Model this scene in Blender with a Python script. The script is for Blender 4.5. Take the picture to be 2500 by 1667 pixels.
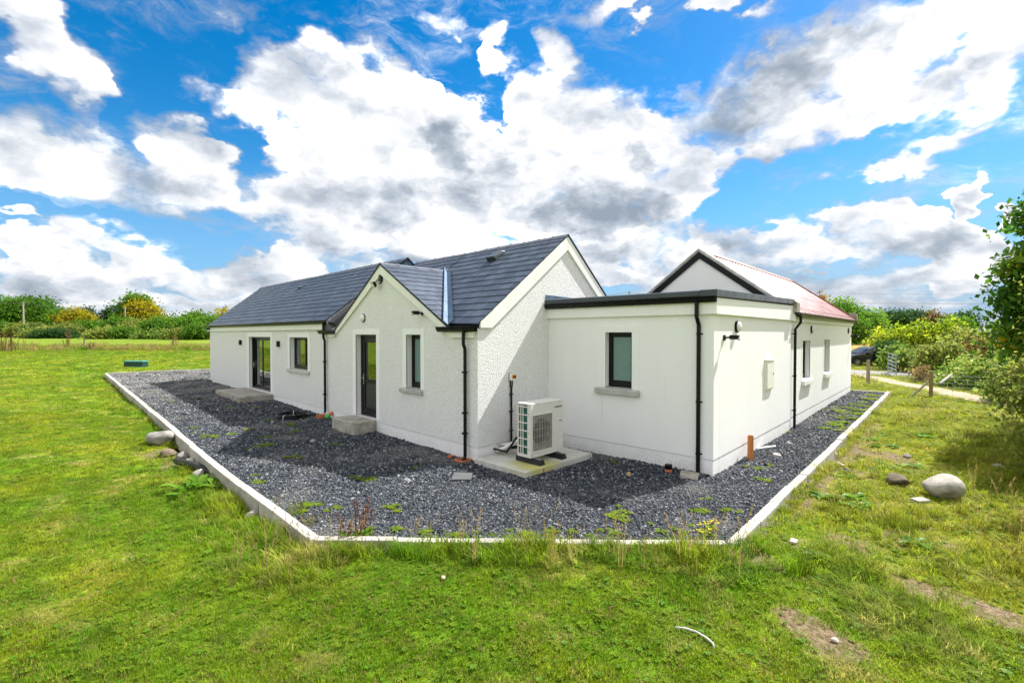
import bpy, bmesh, math, random
import numpy as np
from math import sin, cos, tan, pi, radians, sqrt, atan2
from mathutils import Vector, Matrix

random.seed(7)
rng = np.random.default_rng(11)
for o in list(bpy.data.objects):
    bpy.data.objects.remove(o, do_unlink=True)
SC = bpy.context.scene
COL = SC.collection

# ------------------------------------------------------------------ camera
# world: X runs along the sunlit side of the flat roofed extension, Y along its shaded front, metres, z = 0 on the gravel
CAM = Vector((0.0, 0.0, 2.5))
YAW, PITCH = radians(42.52), radians(0.911)
FPX = 1163.48 / 2500.0
cam_d = bpy.data.cameras.new('camera')
cam_d.sensor_fit = 'HORIZONTAL'
cam_d.sensor_width = 36.0
cam_d.lens = 36.0 * FPX
cam_d.clip_start, cam_d.clip_end = 0.05, 3000
cam = bpy.data.objects.new('camera', cam_d)
COL.objects.link(cam)
cam.location = CAM
cam.rotation_euler = (pi / 2 - PITCH, 0, YAW - pi / 2)
SC.camera = cam
FWD = Vector((cos(YAW), sin(YAW), 0))
RGT = Vector((sin(YAW), -cos(YAW), 0))

# ------------------------------------------------------------------ light
SUN = Vector((0.612, -0.168, 0.772)).normalized()
sun_d = bpy.data.lights.new('sun', 'SUN')
sun_d.energy = 4.7
sun_d.angle = radians(0.55)
sun_d.color = (1.0, 0.975, 0.94)
sun = bpy.data.objects.new('sun', sun_d)
COL.objects.link(sun)
sun.location = (30, -10, 40)
sun.rotation_euler = (-SUN).to_track_quat('-Z', 'Y').to_euler()

SC.view_settings.view_transform = 'Standard'
SC.view_settings.look = 'None'
SC.view_settings.gamma = 1.0
SC.view_settings.use_curve_mapping = False
SC.view_settings.exposure = 1.12

# ------------------------------------------------------------------ sky: Nishita air with broken cumulus
class NT:
    """small helper that writes shader nodes"""
    def __init__(self, tree):
        self.t = tree
    def n(self, kind, **kw):
        nd = self.t.nodes.new(kind)
        for k, v in kw.items():
            setattr(nd, k, v)
        return nd
    def put(self, sock, v):
        if hasattr(v, 'is_output'):
            self.t.links.new(v, sock)
        elif v is not None:
            if isinstance(v, (tuple, list)) and len(v) == 3 and sock.type == 'RGBA':
                v = (*v, 1)
            sock.default_value = v
    def m(self, op, a, b=None, c=None, clamp=False):
        nd = self.n('ShaderNodeMath', operation=op, use_clamp=clamp)
        for i, v in enumerate((a, b, c)):
            self.put(nd.inputs[i], v)
        return nd.outputs[0]
    def v(self, op, a, b=None, c=None):
        nd = self.n('ShaderNodeVectorMath', operation=op)
        for i, x in enumerate((a, b, c)):
            if x is not None:
                if op == 'SCALE' and i == 1:
                    self.put(nd.inputs['Scale'], x)
                else:
                    self.put(nd.inputs[i], x)
        return nd.outputs['Value'] if op in ('LENGTH', 'DOT_PRODUCT', 'DISTANCE') else nd.outputs[0]
    def noise(self, vec, scale, detail=4, rough=0.5, dist=0.0, lac=2.0, col=False):
        nd = self.n('ShaderNodeTexNoise')
        self.put(nd.inputs['Vector'], vec)
        nd.inputs['Scale'].default_value = scale
        nd.inputs['Detail'].default_value = detail
        nd.inputs['Roughness'].default_value = rough
        nd.inputs['Lacunarity'].default_value = lac
        nd.inputs['Distortion'].default_value = dist
        return nd.outputs['Color' if col else 'Fac']
    def voro(self, vec, scale, feature='F1', out='Distance', rand=1.0):
        nd = self.n('ShaderNodeTexVoronoi', feature=feature)
        self.put(nd.inputs['Vector'], vec)
        nd.inputs['Scale'].default_value = scale
        nd.inputs['Randomness'].default_value = rand
        return nd.outputs[out]
    def smooth(self, x, a, b, lo=0.0, hi=1.0, kind='SMOOTHSTEP'):
        nd = self.n('ShaderNodeMapRange', interpolation_type=kind)
        for i, v in enumerate((x, a, b, lo, hi)):
            self.put(nd.inputs[i], v)
        return nd.outputs[0]
    def mix(self, f, a, b, mode='MIX'):
        nd = self.n('ShaderNodeMix', data_type='RGBA', blend_type=mode)
        nd.clamp_factor = True
        self.put(nd.inputs[0], f)
        self.put(nd.inputs[6], a)
        self.put(nd.inputs[7], b)
        return nd.outputs[2]
    def ramp(self, f, stops, interp='LINEAR'):
        nd = self.n('ShaderNodeValToRGB')
        nd.color_ramp.interpolation = interp
        els = nd.color_ramp.elements
        while len(els) < len(stops):
            els.new(0.5)
        for e, (p, c) in zip(els, stops):
            e.position = p
            e.color = (*c, 1)
        self.put(nd.inputs[0], f)
        return nd.outputs[0]
    def sep(self, v):
        nd = self.n('ShaderNodeSeparateXYZ')
        self.put(nd.inputs[0], v)
        return nd.outputs
    def comb(self, x, y, z):
        nd = self.n('ShaderNodeCombineXYZ')
        for i, v in enumerate((x, y, z)):
            self.put(nd.inputs[i], v)
        return nd.outputs[0]

# cloud banks: azimuth, elevation (degrees), half widths (degrees), weight
BANKS = [
    (88.03, 24.12, 3.31, 3.61, 1.1), (85.95, 22.71, 3.01, 3.03, 1.0), (84.15, 21.33, 1.89, 2.01, 0.8), (88.82, 21.09, 1.49, 1.55, 0.5),
    (86.26, 19.86, 1.9, 1.16, 0.6), (87.89, 15.56, 3.34, 2.7, 0.9), (84.05, 17.24, 2.77, 2.47, 0.8), (86.06, 13.58, 5.5, 3.2, 0.9),
    (78.19, 18.98, 2.92, 3.19, 1.1), (76.28, 17.07, 4.32, 3.15, 0.9), (80.08, 14.03, 6.57, 3.1, 0.9), (72.56, 14.0, 7.42, 2.96, 0.9),
    (68.52, 12.31, 7.57, 2.23, 0.8), (89.18, 12.54, 2.95, 2.04, 0.6), (69.26, 24.82, 5.38, 3.6, 1.0), (64.08, 25.52, 6.72, 4.29, 1.0),
    (58.5, 26.67, 6.22, 3.56, 0.9), (65.82, 28.62, 2.62, 1.46, 0.5), (74.01, 23.09, 2.27, 1.49, 0.5), (76.21, 23.85, 1.98, 1.01, 0.6),
    (71.7, 22.24, 2.38, 1.93, 0.6), (69.3, 19.49, 2.49, 2.46, 0.7), (57.56, 20.95, 9.63, 6.52, 1.1), (65.01, 19.27, 5.76, 3.83, 0.9),
    (52.61, 20.43, 9.5, 6.69, 1.0), (62.33, 14.25, 9.18, 3.67, 1.0), (54.14, 14.33, 10.88, 4.29, 1.0), (65.92, 16.13, 6.13, 3.07, 0.8),
    (51.06, 32.29, 3.79, 2.17, 0.75), (44.39, 32.01, 2.84, 1.47, 0.7), (45.17, 29.15, 2.33, 2.35, 0.45), (31.08, 33.55, 5.46, 1.57, 0.6),
    (26.91, 31.43, 2.16, 1.44, 0.5), (20.66, 31.88, 3.79, 1.54, 0.6), (15.71, 30.04, 1.86, 0.96, 0.5), (18.88, 29.81, 2.61, 0.89, 0.5),
    (81.23, 25.37, 1.42, 0.72, 0.55), (72.81, 28.61, 0.54, 0.48, 0.5), (65.8, 30.76, 2.62, 0.87, 0.35), (36.89, 29.83, 3.18, 2.5, 1.1),
    (38.17, 26.29, 6.17, 3.71, 1.0), (31.04, 24.66, 4.98, 3.34, 1.0), (36.1, 21.05, 11.66, 4.91, 1.1), (25.18, 21.16, 5.67, 3.43, 1.0),
    (27.08, 16.9, 10.55, 4.11, 1.0), (38.67, 15.55, 12.76, 4.32, 1.0), (32.0, 12.45, 12.42, 2.92, 1.0), (45.44, 16.52, 6.72, 5.7, 1.0),
    (21.44, 14.59, 4.08, 4.08, 0.8), (21.96, 25.28, 2.27, 1.38, 0.6), (16.27, 23.57, 6.26, 3.69, 1.1), (11.13, 25.48, 5.67, 3.94, 1.1),
    (6.49, 26.34, 5.43, 4.01, 1.1), (1.15, 25.62, 5.57, 3.46, 1.1), (-2.97, 22.31, 3.32, 3.71, 1.1), (11.08, 20.25, 5.68, 3.1, 1.0),
    (4.78, 21.04, 5.86, 3.2, 1.1), (-0.89, 20.13, 4.95, 2.65, 1.0), (16.24, 19.15, 5.43, 2.28, 0.9), (19.66, 17.5, 4.42, 1.74, 0.8),
    (7.45, 19.49, 2.79, 1.88, 0.8), (7.06, 15.18, 2.59, 0.87, 0.75), (4.08, 15.76, 3.2, 1.05, 0.85), (1.04, 16.72, 2.92, 1.0, 0.85),
    (-1.46, 17.45, 2.02, 0.68, 0.8), (3.43, 14.5, 1.41, 0.75, 0.6), (17.44, 9.68, 3.85, 2.29, 1.0), (13.72, 10.69, 2.8, 1.98, 0.9),
    (9.15, 11.46, 2.73, 2.5, 1.1), (5.33, 10.94, 2.65, 2.0, 1.0), (2.16, 10.09, 2.42, 1.92, 1.0), (-0.99, 11.8, 1.23, 2.35, 0.95),
    (-1.91, 13.21, 1.06, 1.58, 0.95), (-3.87, 10.55, 0.99, 1.56, 0.9), (6.99, 8.71, 7.63, 2.48, 1.1), (-0.48, 7.84, 4.76, 2.24, 1.0),
    (14.5, 7.19, 6.51, 2.26, 1.0), (5.6, 4.87, 9.4, 1.66, 0.9), (-1.61, 4.74, 3.78, 1.49, 0.8), (20.49, 8.02, 4.03, 3.78, 1.0),
    (-3.92, 5.98, 1.49, 2.13, 0.8), (3.95, 2.73, 7.06, 0.9, 0.6), (10.93, 2.97, 5.69, 1.11, 0.7), (84.43, 8.73, 2.17, 1.7, 1.0),
    (81.73, 8.5, 2.19, 1.78, 1.0), (87.21, 7.26, 2.91, 1.64, 0.9), (79.82, 7.3, 3.64, 1.83, 1.0), (84.18, 5.71, 6.45, 1.93, 1.0),
    (75.28, 6.42, 5.54, 1.73, 0.9), (69.8, 8.37, 3.09, 1.59, 0.9), (69.4, 5.89, 6.64, 2.07, 0.9), (81.15, 3.54, 8.99, 1.22, 0.7),
    (87.97, 9.13, 1.8, 0.43, 0.6), (65.08, 8.46, 5.78, 2.35, 1.0), (88.03, 3.9, 3.09, 1.64, 0.8), (72.26, 3.48, 5.52, 1.13, 0.6),
    (58.58, 10.26, 7.68, 2.9, 1.0), (51.12, 10.05, 8.11, 2.99, 1.0), (41.27, 8.64, 11.83, 3.05, 1.0), (29.49, 7.42, 9.83, 2.99, 1.0),
    (28.51, 10.35, 7.34, 2.44, 1.0), (56.65, 6.39, 7.34, 2.0, 0.9), (63.27, 10.93, 5.92, 1.87, 0.8), (82.54, 19.39, 1.68, 2.11, -0.5),
    (80.61, 24.4, 3.54, 3.7, -0.8), (79.01, 21.36, 1.68, 2.52, -0.5), (76.89, 26.47, 5.3, 3.75, -0.6), (68.47, 19.2, 1.05, 0.75, -0.7),
    (71.7, 23.2, 1.39, 1.14, -0.2), (71.72, 20.29, 1.58, 1.39, -0.5), (81.08, 10.55, 8.34, 0.51, -0.9), (74.88, 9.89, 5.59, 0.77, -0.9),
    (71.41, 9.36, 2.8, 0.8, -0.6), (87.95, 10.44, 2.31, 0.56, -0.9), (21.53, 28.65, 4.06, 2.59, -0.5), (29.08, 28.11, 4.41, 2.72, -0.5),
    (40.24, 32.19, 2.84, 2.2, -0.4), (17.03, 12.36, 2.55, 2.68, -0.7), (14.55, 14.27, 4.06, 2.15, -0.5), (9.17, 13.93, 5.82, 1.23, -0.5),
    (1.69, 21.9, 1.78, 0.5, -0.35), (15.83, 19.5, 1.25, 0.82, -0.5), (7.43, 17.59, 4.53, 0.77, -0.3), (-3.05, 15.51, 1.79, 2.02, -0.6),
    (1.0, 12.91, 2.04, 1.48, -0.5), (56.53, 32.51, 3.41, 1.42, -0.4), (76.0, 8.5, 1.45, 0.59, -0.3), (29.99, 8.69, 1.49, 1.24, -0.5),
]
# the grey undersides of the banks
GREYS = [
    (49.05, 21.72, 2.82, 3.32, 0.8), (43.87, 20.94, 5.7, 3.15, 0.35), (46.98, 24.61, 2.58, 1.49, 0.35), (41.27, 18.66, 7.76, 2.09, 0.5),
    (47.51, 16.48, 4.64, 2.85, 0.45), (39.19, 16.52, 9.26, 1.9, 0.6), (31.0, 13.86, 9.92, 2.4, 0.85), (39.19, 13.62, 8.76, 1.47, 0.55),
    (24.2, 13.44, 4.22, 1.63, 0.7), (55.63, 14.73, 3.7, 2.36, 0.55), (57.6, 12.71, 2.91, 1.43, 0.4), (27.09, 19.82, 1.69, 1.99, 0.6),
    (29.05, 21.08, 1.48, 1.31, 0.3), (13.44, 24.54, 5.15, 3.36, 0.95), (15.44, 22.64, 4.53, 2.74, 0.8), (10.02, 26.62, 3.32, 3.12, 0.5),
    (6.49, 26.34, 2.03, 2.01, 0.35), (4.2, 26.63, 2.55, 1.61, 0.3), (0.79, 19.95, 5.52, 1.36, 0.35), (-1.65, 24.01, 2.67, 1.85, 0.25),
    (8.19, 23.33, 2.12, 2.16, 0.3), (79.42, 14.14, 3.67, 1.76, 0.5), (77.01, 15.36, 2.12, 1.99, 0.3), (82.9, 14.61, 1.81, 1.11, 0.2),
    (86.0, 18.77, 2.74, 1.01, 0.2), (63.69, 15.48, 6.78, 2.69, 0.18), (69.36, 11.78, 8.29, 1.33, 0.2), (36.08, 9.59, 12.68, 1.51, 0.5),
    (43.88, 7.62, 10.33, 2.05, 0.4), (26.07, 7.8, 5.75, 1.23, 0.4), (9.87, 10.28, 2.22, 1.91, 0.6), (3.68, 7.55, 5.4, 1.2, 0.7),
    (6.99, 8.71, 3.46, 1.24, 0.5), (14.91, 8.35, 2.46, 1.36, 0.45), (-0.45, 10.81, 1.12, 1.28, 0.4), (-0.19, 8.62, 2.54, 1.12, 0.4),
    (12.88, 5.74, 4.74, 0.9, 0.35), (2.4, 4.65, 4.59, 0.79, 0.25), (85.61, 4.82, 5.6, 1.32, 0.45), (80.17, 4.82, 5.91, 1.44, 0.4),
    (74.9, 7.74, 2.23, 1.08, 0.2), (88.0, 6.08, 2.31, 0.9, 0.25), (82.67, 7.02, 2.75, 0.78, 0.2), (70.23, 5.38, 4.09, 1.14, 0.25),
    (77.12, 3.3, 7.1, 0.86, 0.35), (61.43, 8.18, 5.6, 1.93, 0.25), (51.63, 8.53, 7.59, 2.01, 0.3),
]

world = bpy.data.worlds.new('World')
SC.world = world
world.use_nodes = True
world.cycles.sampling_method = 'MANUAL'
world.cycles.sample_map_resolution = 512

def build_sky():
    t = world.node_tree
    t.nodes.clear()
    N = NT(t)
    out = N.n('ShaderNodeOutputWorld')
    bg = N.n('ShaderNodeBackground')
    t.links.new(bg.outputs[0], out.inputs[0])
    air = N.n('ShaderNodeTexSky', sky_type='NISHITA', sun_disc=False)
    air.sun_elevation = math.asin(SUN.z)
    air.sun_rotation = atan2(SUN.x, SUN.y)
    air.altitude = 60
    air.air_density = 1.0
    air.dust_density = 0.3
    air.ozone_density = 2.0
    hs = N.n('ShaderNodeHueSaturation')
    hs.inputs['Hue'].default_value = 0.497
    hs.inputs['Saturation'].default_value = 1.5
    hs.inputs['Value'].default_value = 1.25
    t.links.new(air.outputs[0], hs.inputs['Color'])
    dirn = N.n('ShaderNodeTexCoord').outputs['Generated']
    x, y, z = N.sep(dirn)
    az = N.m('MULTIPLY', N.m('ARCTAN2', y, x), 180 / pi)
    el = N.m('MULTIPLY', N.m('ARCSINE', z), 180 / pi)
    flat = N.v('MULTIPLY', dirn, (1, 1, 1.7))
    # warp the plain ellipses so that no bank keeps a drawn outline
    w1 = N.v('SUBTRACT', N.noise(flat, 5.0, 3, 0.55, col=True), (0.5, 0.5, 0.5))
    w2 = N.v('SUBTRACT', N.noise(flat, 17.0, 3, 0.6, col=True), (0.5, 0.5, 0.5))
    p = N.v('ADD', N.comb(az, el, 0.0), N.v('MULTIPLY', w1, (11, 7, 0)))
    p = N.v('ADD', p, N.v('MULTIPLY', w2, (5, 3.6, 0)))
    def banks(lst, p):
        acc = 0.0
        for (a, e, ra, re, w) in lst:
            q = N.v('MULTIPLY_ADD', p, (1 / ra, 1 / re, 0), (-a / ra, -e / re, 0))
            r2 = N.v('DOT_PRODUCT', q, q)
            f = N.m('SUBTRACT', 1.0, r2, clamp=True)
            acc = N.m('MULTIPLY_ADD', f, w, acc)
        return acc
    dens = banks(BANKS, p)
    grey = banks(GREYS, p)
    # broken cloud of the same kind goes on beyond the frame
    da = N.m('ABSOLUTE', N.m('SUBTRACT', az, 42.5))
    side = N.smooth(da, 47, 62)
    high = N.smooth(el, 37, 48)
    away = N.m('MAXIMUM', side, high)
    gen = N.smooth(N.noise(flat, 1.9, 3, 0.5), 0.30, 0.55, 0.0, 1.25)
    dens = N.m('MULTIPLY_ADD', away, gen, dens)
    dens = N.m('MINIMUM', dens, 1.35)
    big = N.noise(flat, 7.0, 8, 0.60)
    fine = N.noise(N.v('ADD', flat, N.v('SCALE', w2, 0.10)), 24.0, 6, 0.62)
    sund = (SUN.x * 0.045, SUN.y * 0.045, SUN.z * 1.7 * 0.045)
    lump = N.noise(N.v('ADD', flat, N.v('SCALE', w2, 0.05)), 5.2, 7, 0.56)
    lump_s = N.noise(N.v('ADD', N.v('ADD', flat, sund), N.v('SCALE', w2, 0.05)), 5.2, 7, 0.56)
    puff = N.m('SUBTRACT', 1.0, N.voro(N.v('ADD', flat, N.v('SCALE', w2, 0.06)), 15.0, 'SMOOTH_F1'))
    soften = N.noise(N.v('ADD', flat, (4.2, 1.3, 0.4)), 3.2, 2, 0.5)
    # far banks close up towards the horizon
    far = N.smooth(el, 1.0, 8.0, 1.0, 0.0)
    dens = N.m('MULTIPLY_ADD', far, 0.75, dens)
    d = N.m('SUBTRACT', dens, 0.19)
    d = N.m('MULTIPLY_ADD', N.m('SUBTRACT', big, 0.5), 1.15, d)
    d = N.m('MULTIPLY_ADD', N.m('SUBTRACT', fine, 0.5), N.smooth(soften, 0.3, 0.7, 0.45, 1.0), d)
    d = N.m('MULTIPLY_ADD', N.m('SUBTRACT', puff, 0.6), 0.40, d)
    soft = N.smooth(soften, 0.40, 0.58, 0.20, 1.05)
    low_e = N.smooth(soften, 0.40, 0.58, -0.04, -0.22)
    cover = N.smooth(d, low_e, soft)
    # thin torn veils round the banks
    veil = N.noise(N.v('ADD', N.v('MULTIPLY', flat, (1.0, 1.0, 1.5)), N.v('SCALE', w1, 0.25)), 5.0, 9, 0.70, 0.4)
    veil = N.m('MULTIPLY', N.smooth(veil, 0.48, 0.74, 0.0, 0.65), N.smooth(d, -0.85, 0.0))
    cover = N.m('MAXIMUM', cover, veil)
    thick = N.smooth(d, 0.05, 1.0)
    lit = N.m('MULTIPLY', N.m('SUBTRACT', lump, lump_s), 1.7)
    sat = N.m('SUBTRACT', 1.0, N.m('POWER', 2.718, N.m('MULTIPLY', grey, -0.95)))
    shade = N.m('MULTIPLY', N.m('MULTIPLY', sat, N.m('MULTIPLY_ADD', N.m('SUBTRACT', fine, 0.5), -0.40, N.smooth(lump, 0.28, 0.72, 1.10, 0.62))), N.smooth(d, -0.10, 0.40))
    shade = N.m('ADD', shade, N.m('MULTIPLY', thick, N.smooth(lump, 0.32, 0.64, 0.32, 0.03)))
    shade = N.m('MULTIPLY_ADD', far, N.smooth(big, 0.35, 0.65, 0.40, 0.05), shade)
    shade = N.m('ADD', shade, N.smooth(N.noise(flat, 2.4, 4, 0.5), 0.34, 0.62, 0.0, 0.20))
    shade = N.m('SUBTRACT', shade, N.m('MULTIPLY', lit, N.smooth(d, 0.0, 0.6, 0.35, 1.0)), clamp=True)
    col = N.ramp(shade, [(0.0, (1.32, 1.31, 1.295)), (0.10, (0.70, 0.70, 0.70)), (0.22, (0.485, 0.49, 0.50)), (0.36, (0.405, 0.42, 0.445)), (0.52, (0.315, 0.34, 0.375)),
                         (0.76, (0.215, 0.245, 0.285)), (1.0, (0.155, 0.185, 0.225))])
    # a thin edge scatters less light than the heart of a bank
    col = N.v('SCALE', col, N.smooth(cover, 0.25, 1.0, 0.52, 1.0))
    airc = N.v('SCALE', hs.outputs[0], 0.064)
    # pale air low down
    low = N.smooth(el, -2.0, 22.0, 0.92, 0.0)
    airc = N.mix(low, airc, (0.10, 0.235, 0.41))
    sky = N.mix(cover, airc, col)
    t.links.new(sky, bg.inputs['Color'])
    bg.inputs['Strength'].default_value = 1.0
build_sky()


# ------------------------------------------------------------------ building helpers
class MB:
    """collects boxes, prisms and tubes and links them as ONE mesh object"""
    def __init__(self):
        self.v, self.f = [], []
    def add(self, vs, fs):
        k = len(self.v)
        self.v += [tuple(p) for p in vs]
        self.f += [tuple(i + k for i in f) for f in fs]
        return self
    def box(self, a, b, place=None):
        xs, ys, zs = zip(a, b)
        vs = [(xs[i], ys[j], zs[k]) for k in (0, 1) for j in (0, 1) for i in (0, 1)]
        if place:
            vs = [place(*p) for p in vs]
        return self.add(vs, [(0, 2, 3, 1), (4, 5, 7, 6), (0, 1, 5, 4), (2, 6, 7, 3), (0, 4, 6, 2), (1, 3, 7, 5)])
    def prism(self, poly, off):
        n = len(poly)
        off = Vector(off)
        vs = [Vector(p) for p in poly] + [Vector(p) + off for p in poly]
        fs = [tuple(range(n))[::-1], tuple(range(n, 2 * n))] + [(i, (i + 1) % n, (i + 1) % n + n, i + n) for i in range(n)]
        return self.add(vs, fs)
    def tube(self, pts, r, n=10, cap=True, radii=None):
        pts = [Vector(p) for p in pts]
        rings = []
        prev = None
        for i, p in enumerate(pts):
            d = (pts[min(i + 1, len(pts) - 1)] - pts[max(i - 1, 0)]).normalized()
            if prev is None:
                a = d.cross(Vector((0, 0, 1)))
                if a.length < 1e-3:
                    a = d.cross(Vector((1, 0, 0)))
            else:
                a = prev - d * prev.dot(d)
            a.normalize()
            prev = a
            b = d.cross(a)
            rr = radii[i] if radii else r
            rings.append([p + a * (rr * cos(2 * pi * k / n)) + b * (rr * sin(2 * pi * k / n)) for k in range(n)])
        vs = [q for ring in rings for q in ring]
        fs = []
        for i in range(len(rings) - 1):
            for k in range(n):
                fs.append((i * n + k, i * n + (k + 1) % n, (i + 1) * n + (k + 1) % n, (i + 1) * n + k))
        if cap:
            fs.append(tuple(range(n))[::-1])
            fs.append(tuple(range(len(vs) - n, len(vs))))
        return self.add(vs, fs)
    def lathe(self, prof, c, axis=(0, 0, 1), n=20):
        """prof: (radius, height along axis)"""
        ax = Vector(axis).normalized()
        a = ax.orthogonal().normalized()
        b = ax.cross(a)
        c = Vector(c)
        vs, fs = [], []
        for r, h in prof:
            for k in range(n):
                t = 2 * pi * k / n
                vs.append(c + ax * h + (a * cos(t) + b * sin(t)) * r)
        for i in range(len(prof) - 1):
            for k in range(n):
                fs.append((i * n + k, i * n + (k + 1) % n, (i + 1) * n + (k + 1) % n, (i + 1) * n + k))
        fs.append(tuple(range(n))[::-1])
        fs.append(tuple(range(len(vs) - n, len(vs))))
        return self.add(vs, fs)
    def build(self, name, mat, parent=None, bevel=0, smooth=False, recalc=True, fit=True):
        me = bpy.data.meshes.new(name)
        me.from_pydata(self.v, [], self.f)
        if recalc:
            bm = bmesh.new()
            bm.from_mesh(me)
            bmesh.ops.recalc_face_normals(bm, faces=bm.faces)
            bm.to_mesh(me)
            bm.free()
        if smooth:
            me.polygons.foreach_set('use_smooth', [True] * len(me.polygons))
        me.materials.append(mat)
        return link(name, me, parent, bevel, fit)

BASE = {}
def link(name, me, parent=None, bevel=0, fit=True):
    o = bpy.data.objects.new(name, me)
    COL.objects.link(o)
    if parent:
        o.parent = parent
        if fit and parent.name in BASE:
            o.location = -BASE[parent.name]
    if bevel:
        b = o.modifiers.new('bevel', 'BEVEL')
        b.width = bevel
        b.segments = 2
        b.limit_method = 'ANGLE'
        b.angle_limit = radians(40)
    return o

def tag(o, label, cat, group=None, kind=None):
    o['label'] = label
    o['category'] = cat
    if group:
        o['group'] = group
    if kind:
        o['kind'] = kind
    return o

def thing(name, label, cat, base=(0, 0, 0), rotz=0.0, group=None, world_base=None):
    """Empty at the base of a thing; its parts are modelled in the thing's own frame"""
    e = bpy.data.objects.new(name, None)
    COL.objects.link(e)
    b = Vector(base)
    BASE[e.name] = b
    e.rotation_euler = (0, 0, rotz)
    e.location = Matrix.Rotation(rotz, 3, 'Z') @ b if world_base is None else Vector(world_base)
    e.empty_display_size = 0.2
    return tag(e, label, cat, group)

def structure(o):
    o['kind'] = 'structure'
    return o

# ------------------------------------------------------------------ materials
MATS = {}
def material(name):
    m = bpy.data.materials.new(name)
    m.use_nodes = True
    t = m.node_tree
    t.nodes.clear()
    N = NT(t)
    out = N.n('ShaderNodeOutputMaterial')
    b = N.n('ShaderNodeBsdfPrincipled')
    t.links.new(b.outputs[0], out.inputs[0])
    MATS[name] = m
    return m, N, b, out

def setp(N, b, **kw):
    for k, v in kw.items():
        N.put(b.inputs[k.replace('_', ' ')], v)

def bump(N, b, h, strength=0.5, dist=0.01):
    bp = N.n('ShaderNodeBump')
    bp.inputs['Strength'].default_value = strength
    bp.inputs['Distance'].default_value = dist
    N.put(bp.inputs['Height'], h)
    N.t.links.new(bp.outputs[0], b.inputs['Normal'])

def objpos(N):
    return N.n('ShaderNodeNewGeometry').outputs['Position']

def plain(name, col, rough=0.5, metal=0.0, var=0.08, scale=6.0, bmp=0.0, bscale=60.0, spec=0.5, coat=0.0):
    m, N, b, out = material(name)
    p = objpos(N)
    n = N.noise(p, scale, 5, 0.6)
    k = N.smooth(n, 0.25, 0.75, 1 - var, 1 + var, 'LINEAR')
    c = N.v('SCALE', tuple(col), k)
    setp(N, b, Base_Color=c, Roughness=N.smooth(N.noise(p, scale * 2.3, 3), 0.3, 0.7, max(0.02, rough - 0.07), min(1, rough + 0.07)),
         Metallic=metal, Specular_IOR_Level=spec, Coat_Weight=coat)
    if bmp:
        bump(N, b, N.noise(p, bscale, 4, 0.6), bmp, 0.01)
    return m

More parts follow.
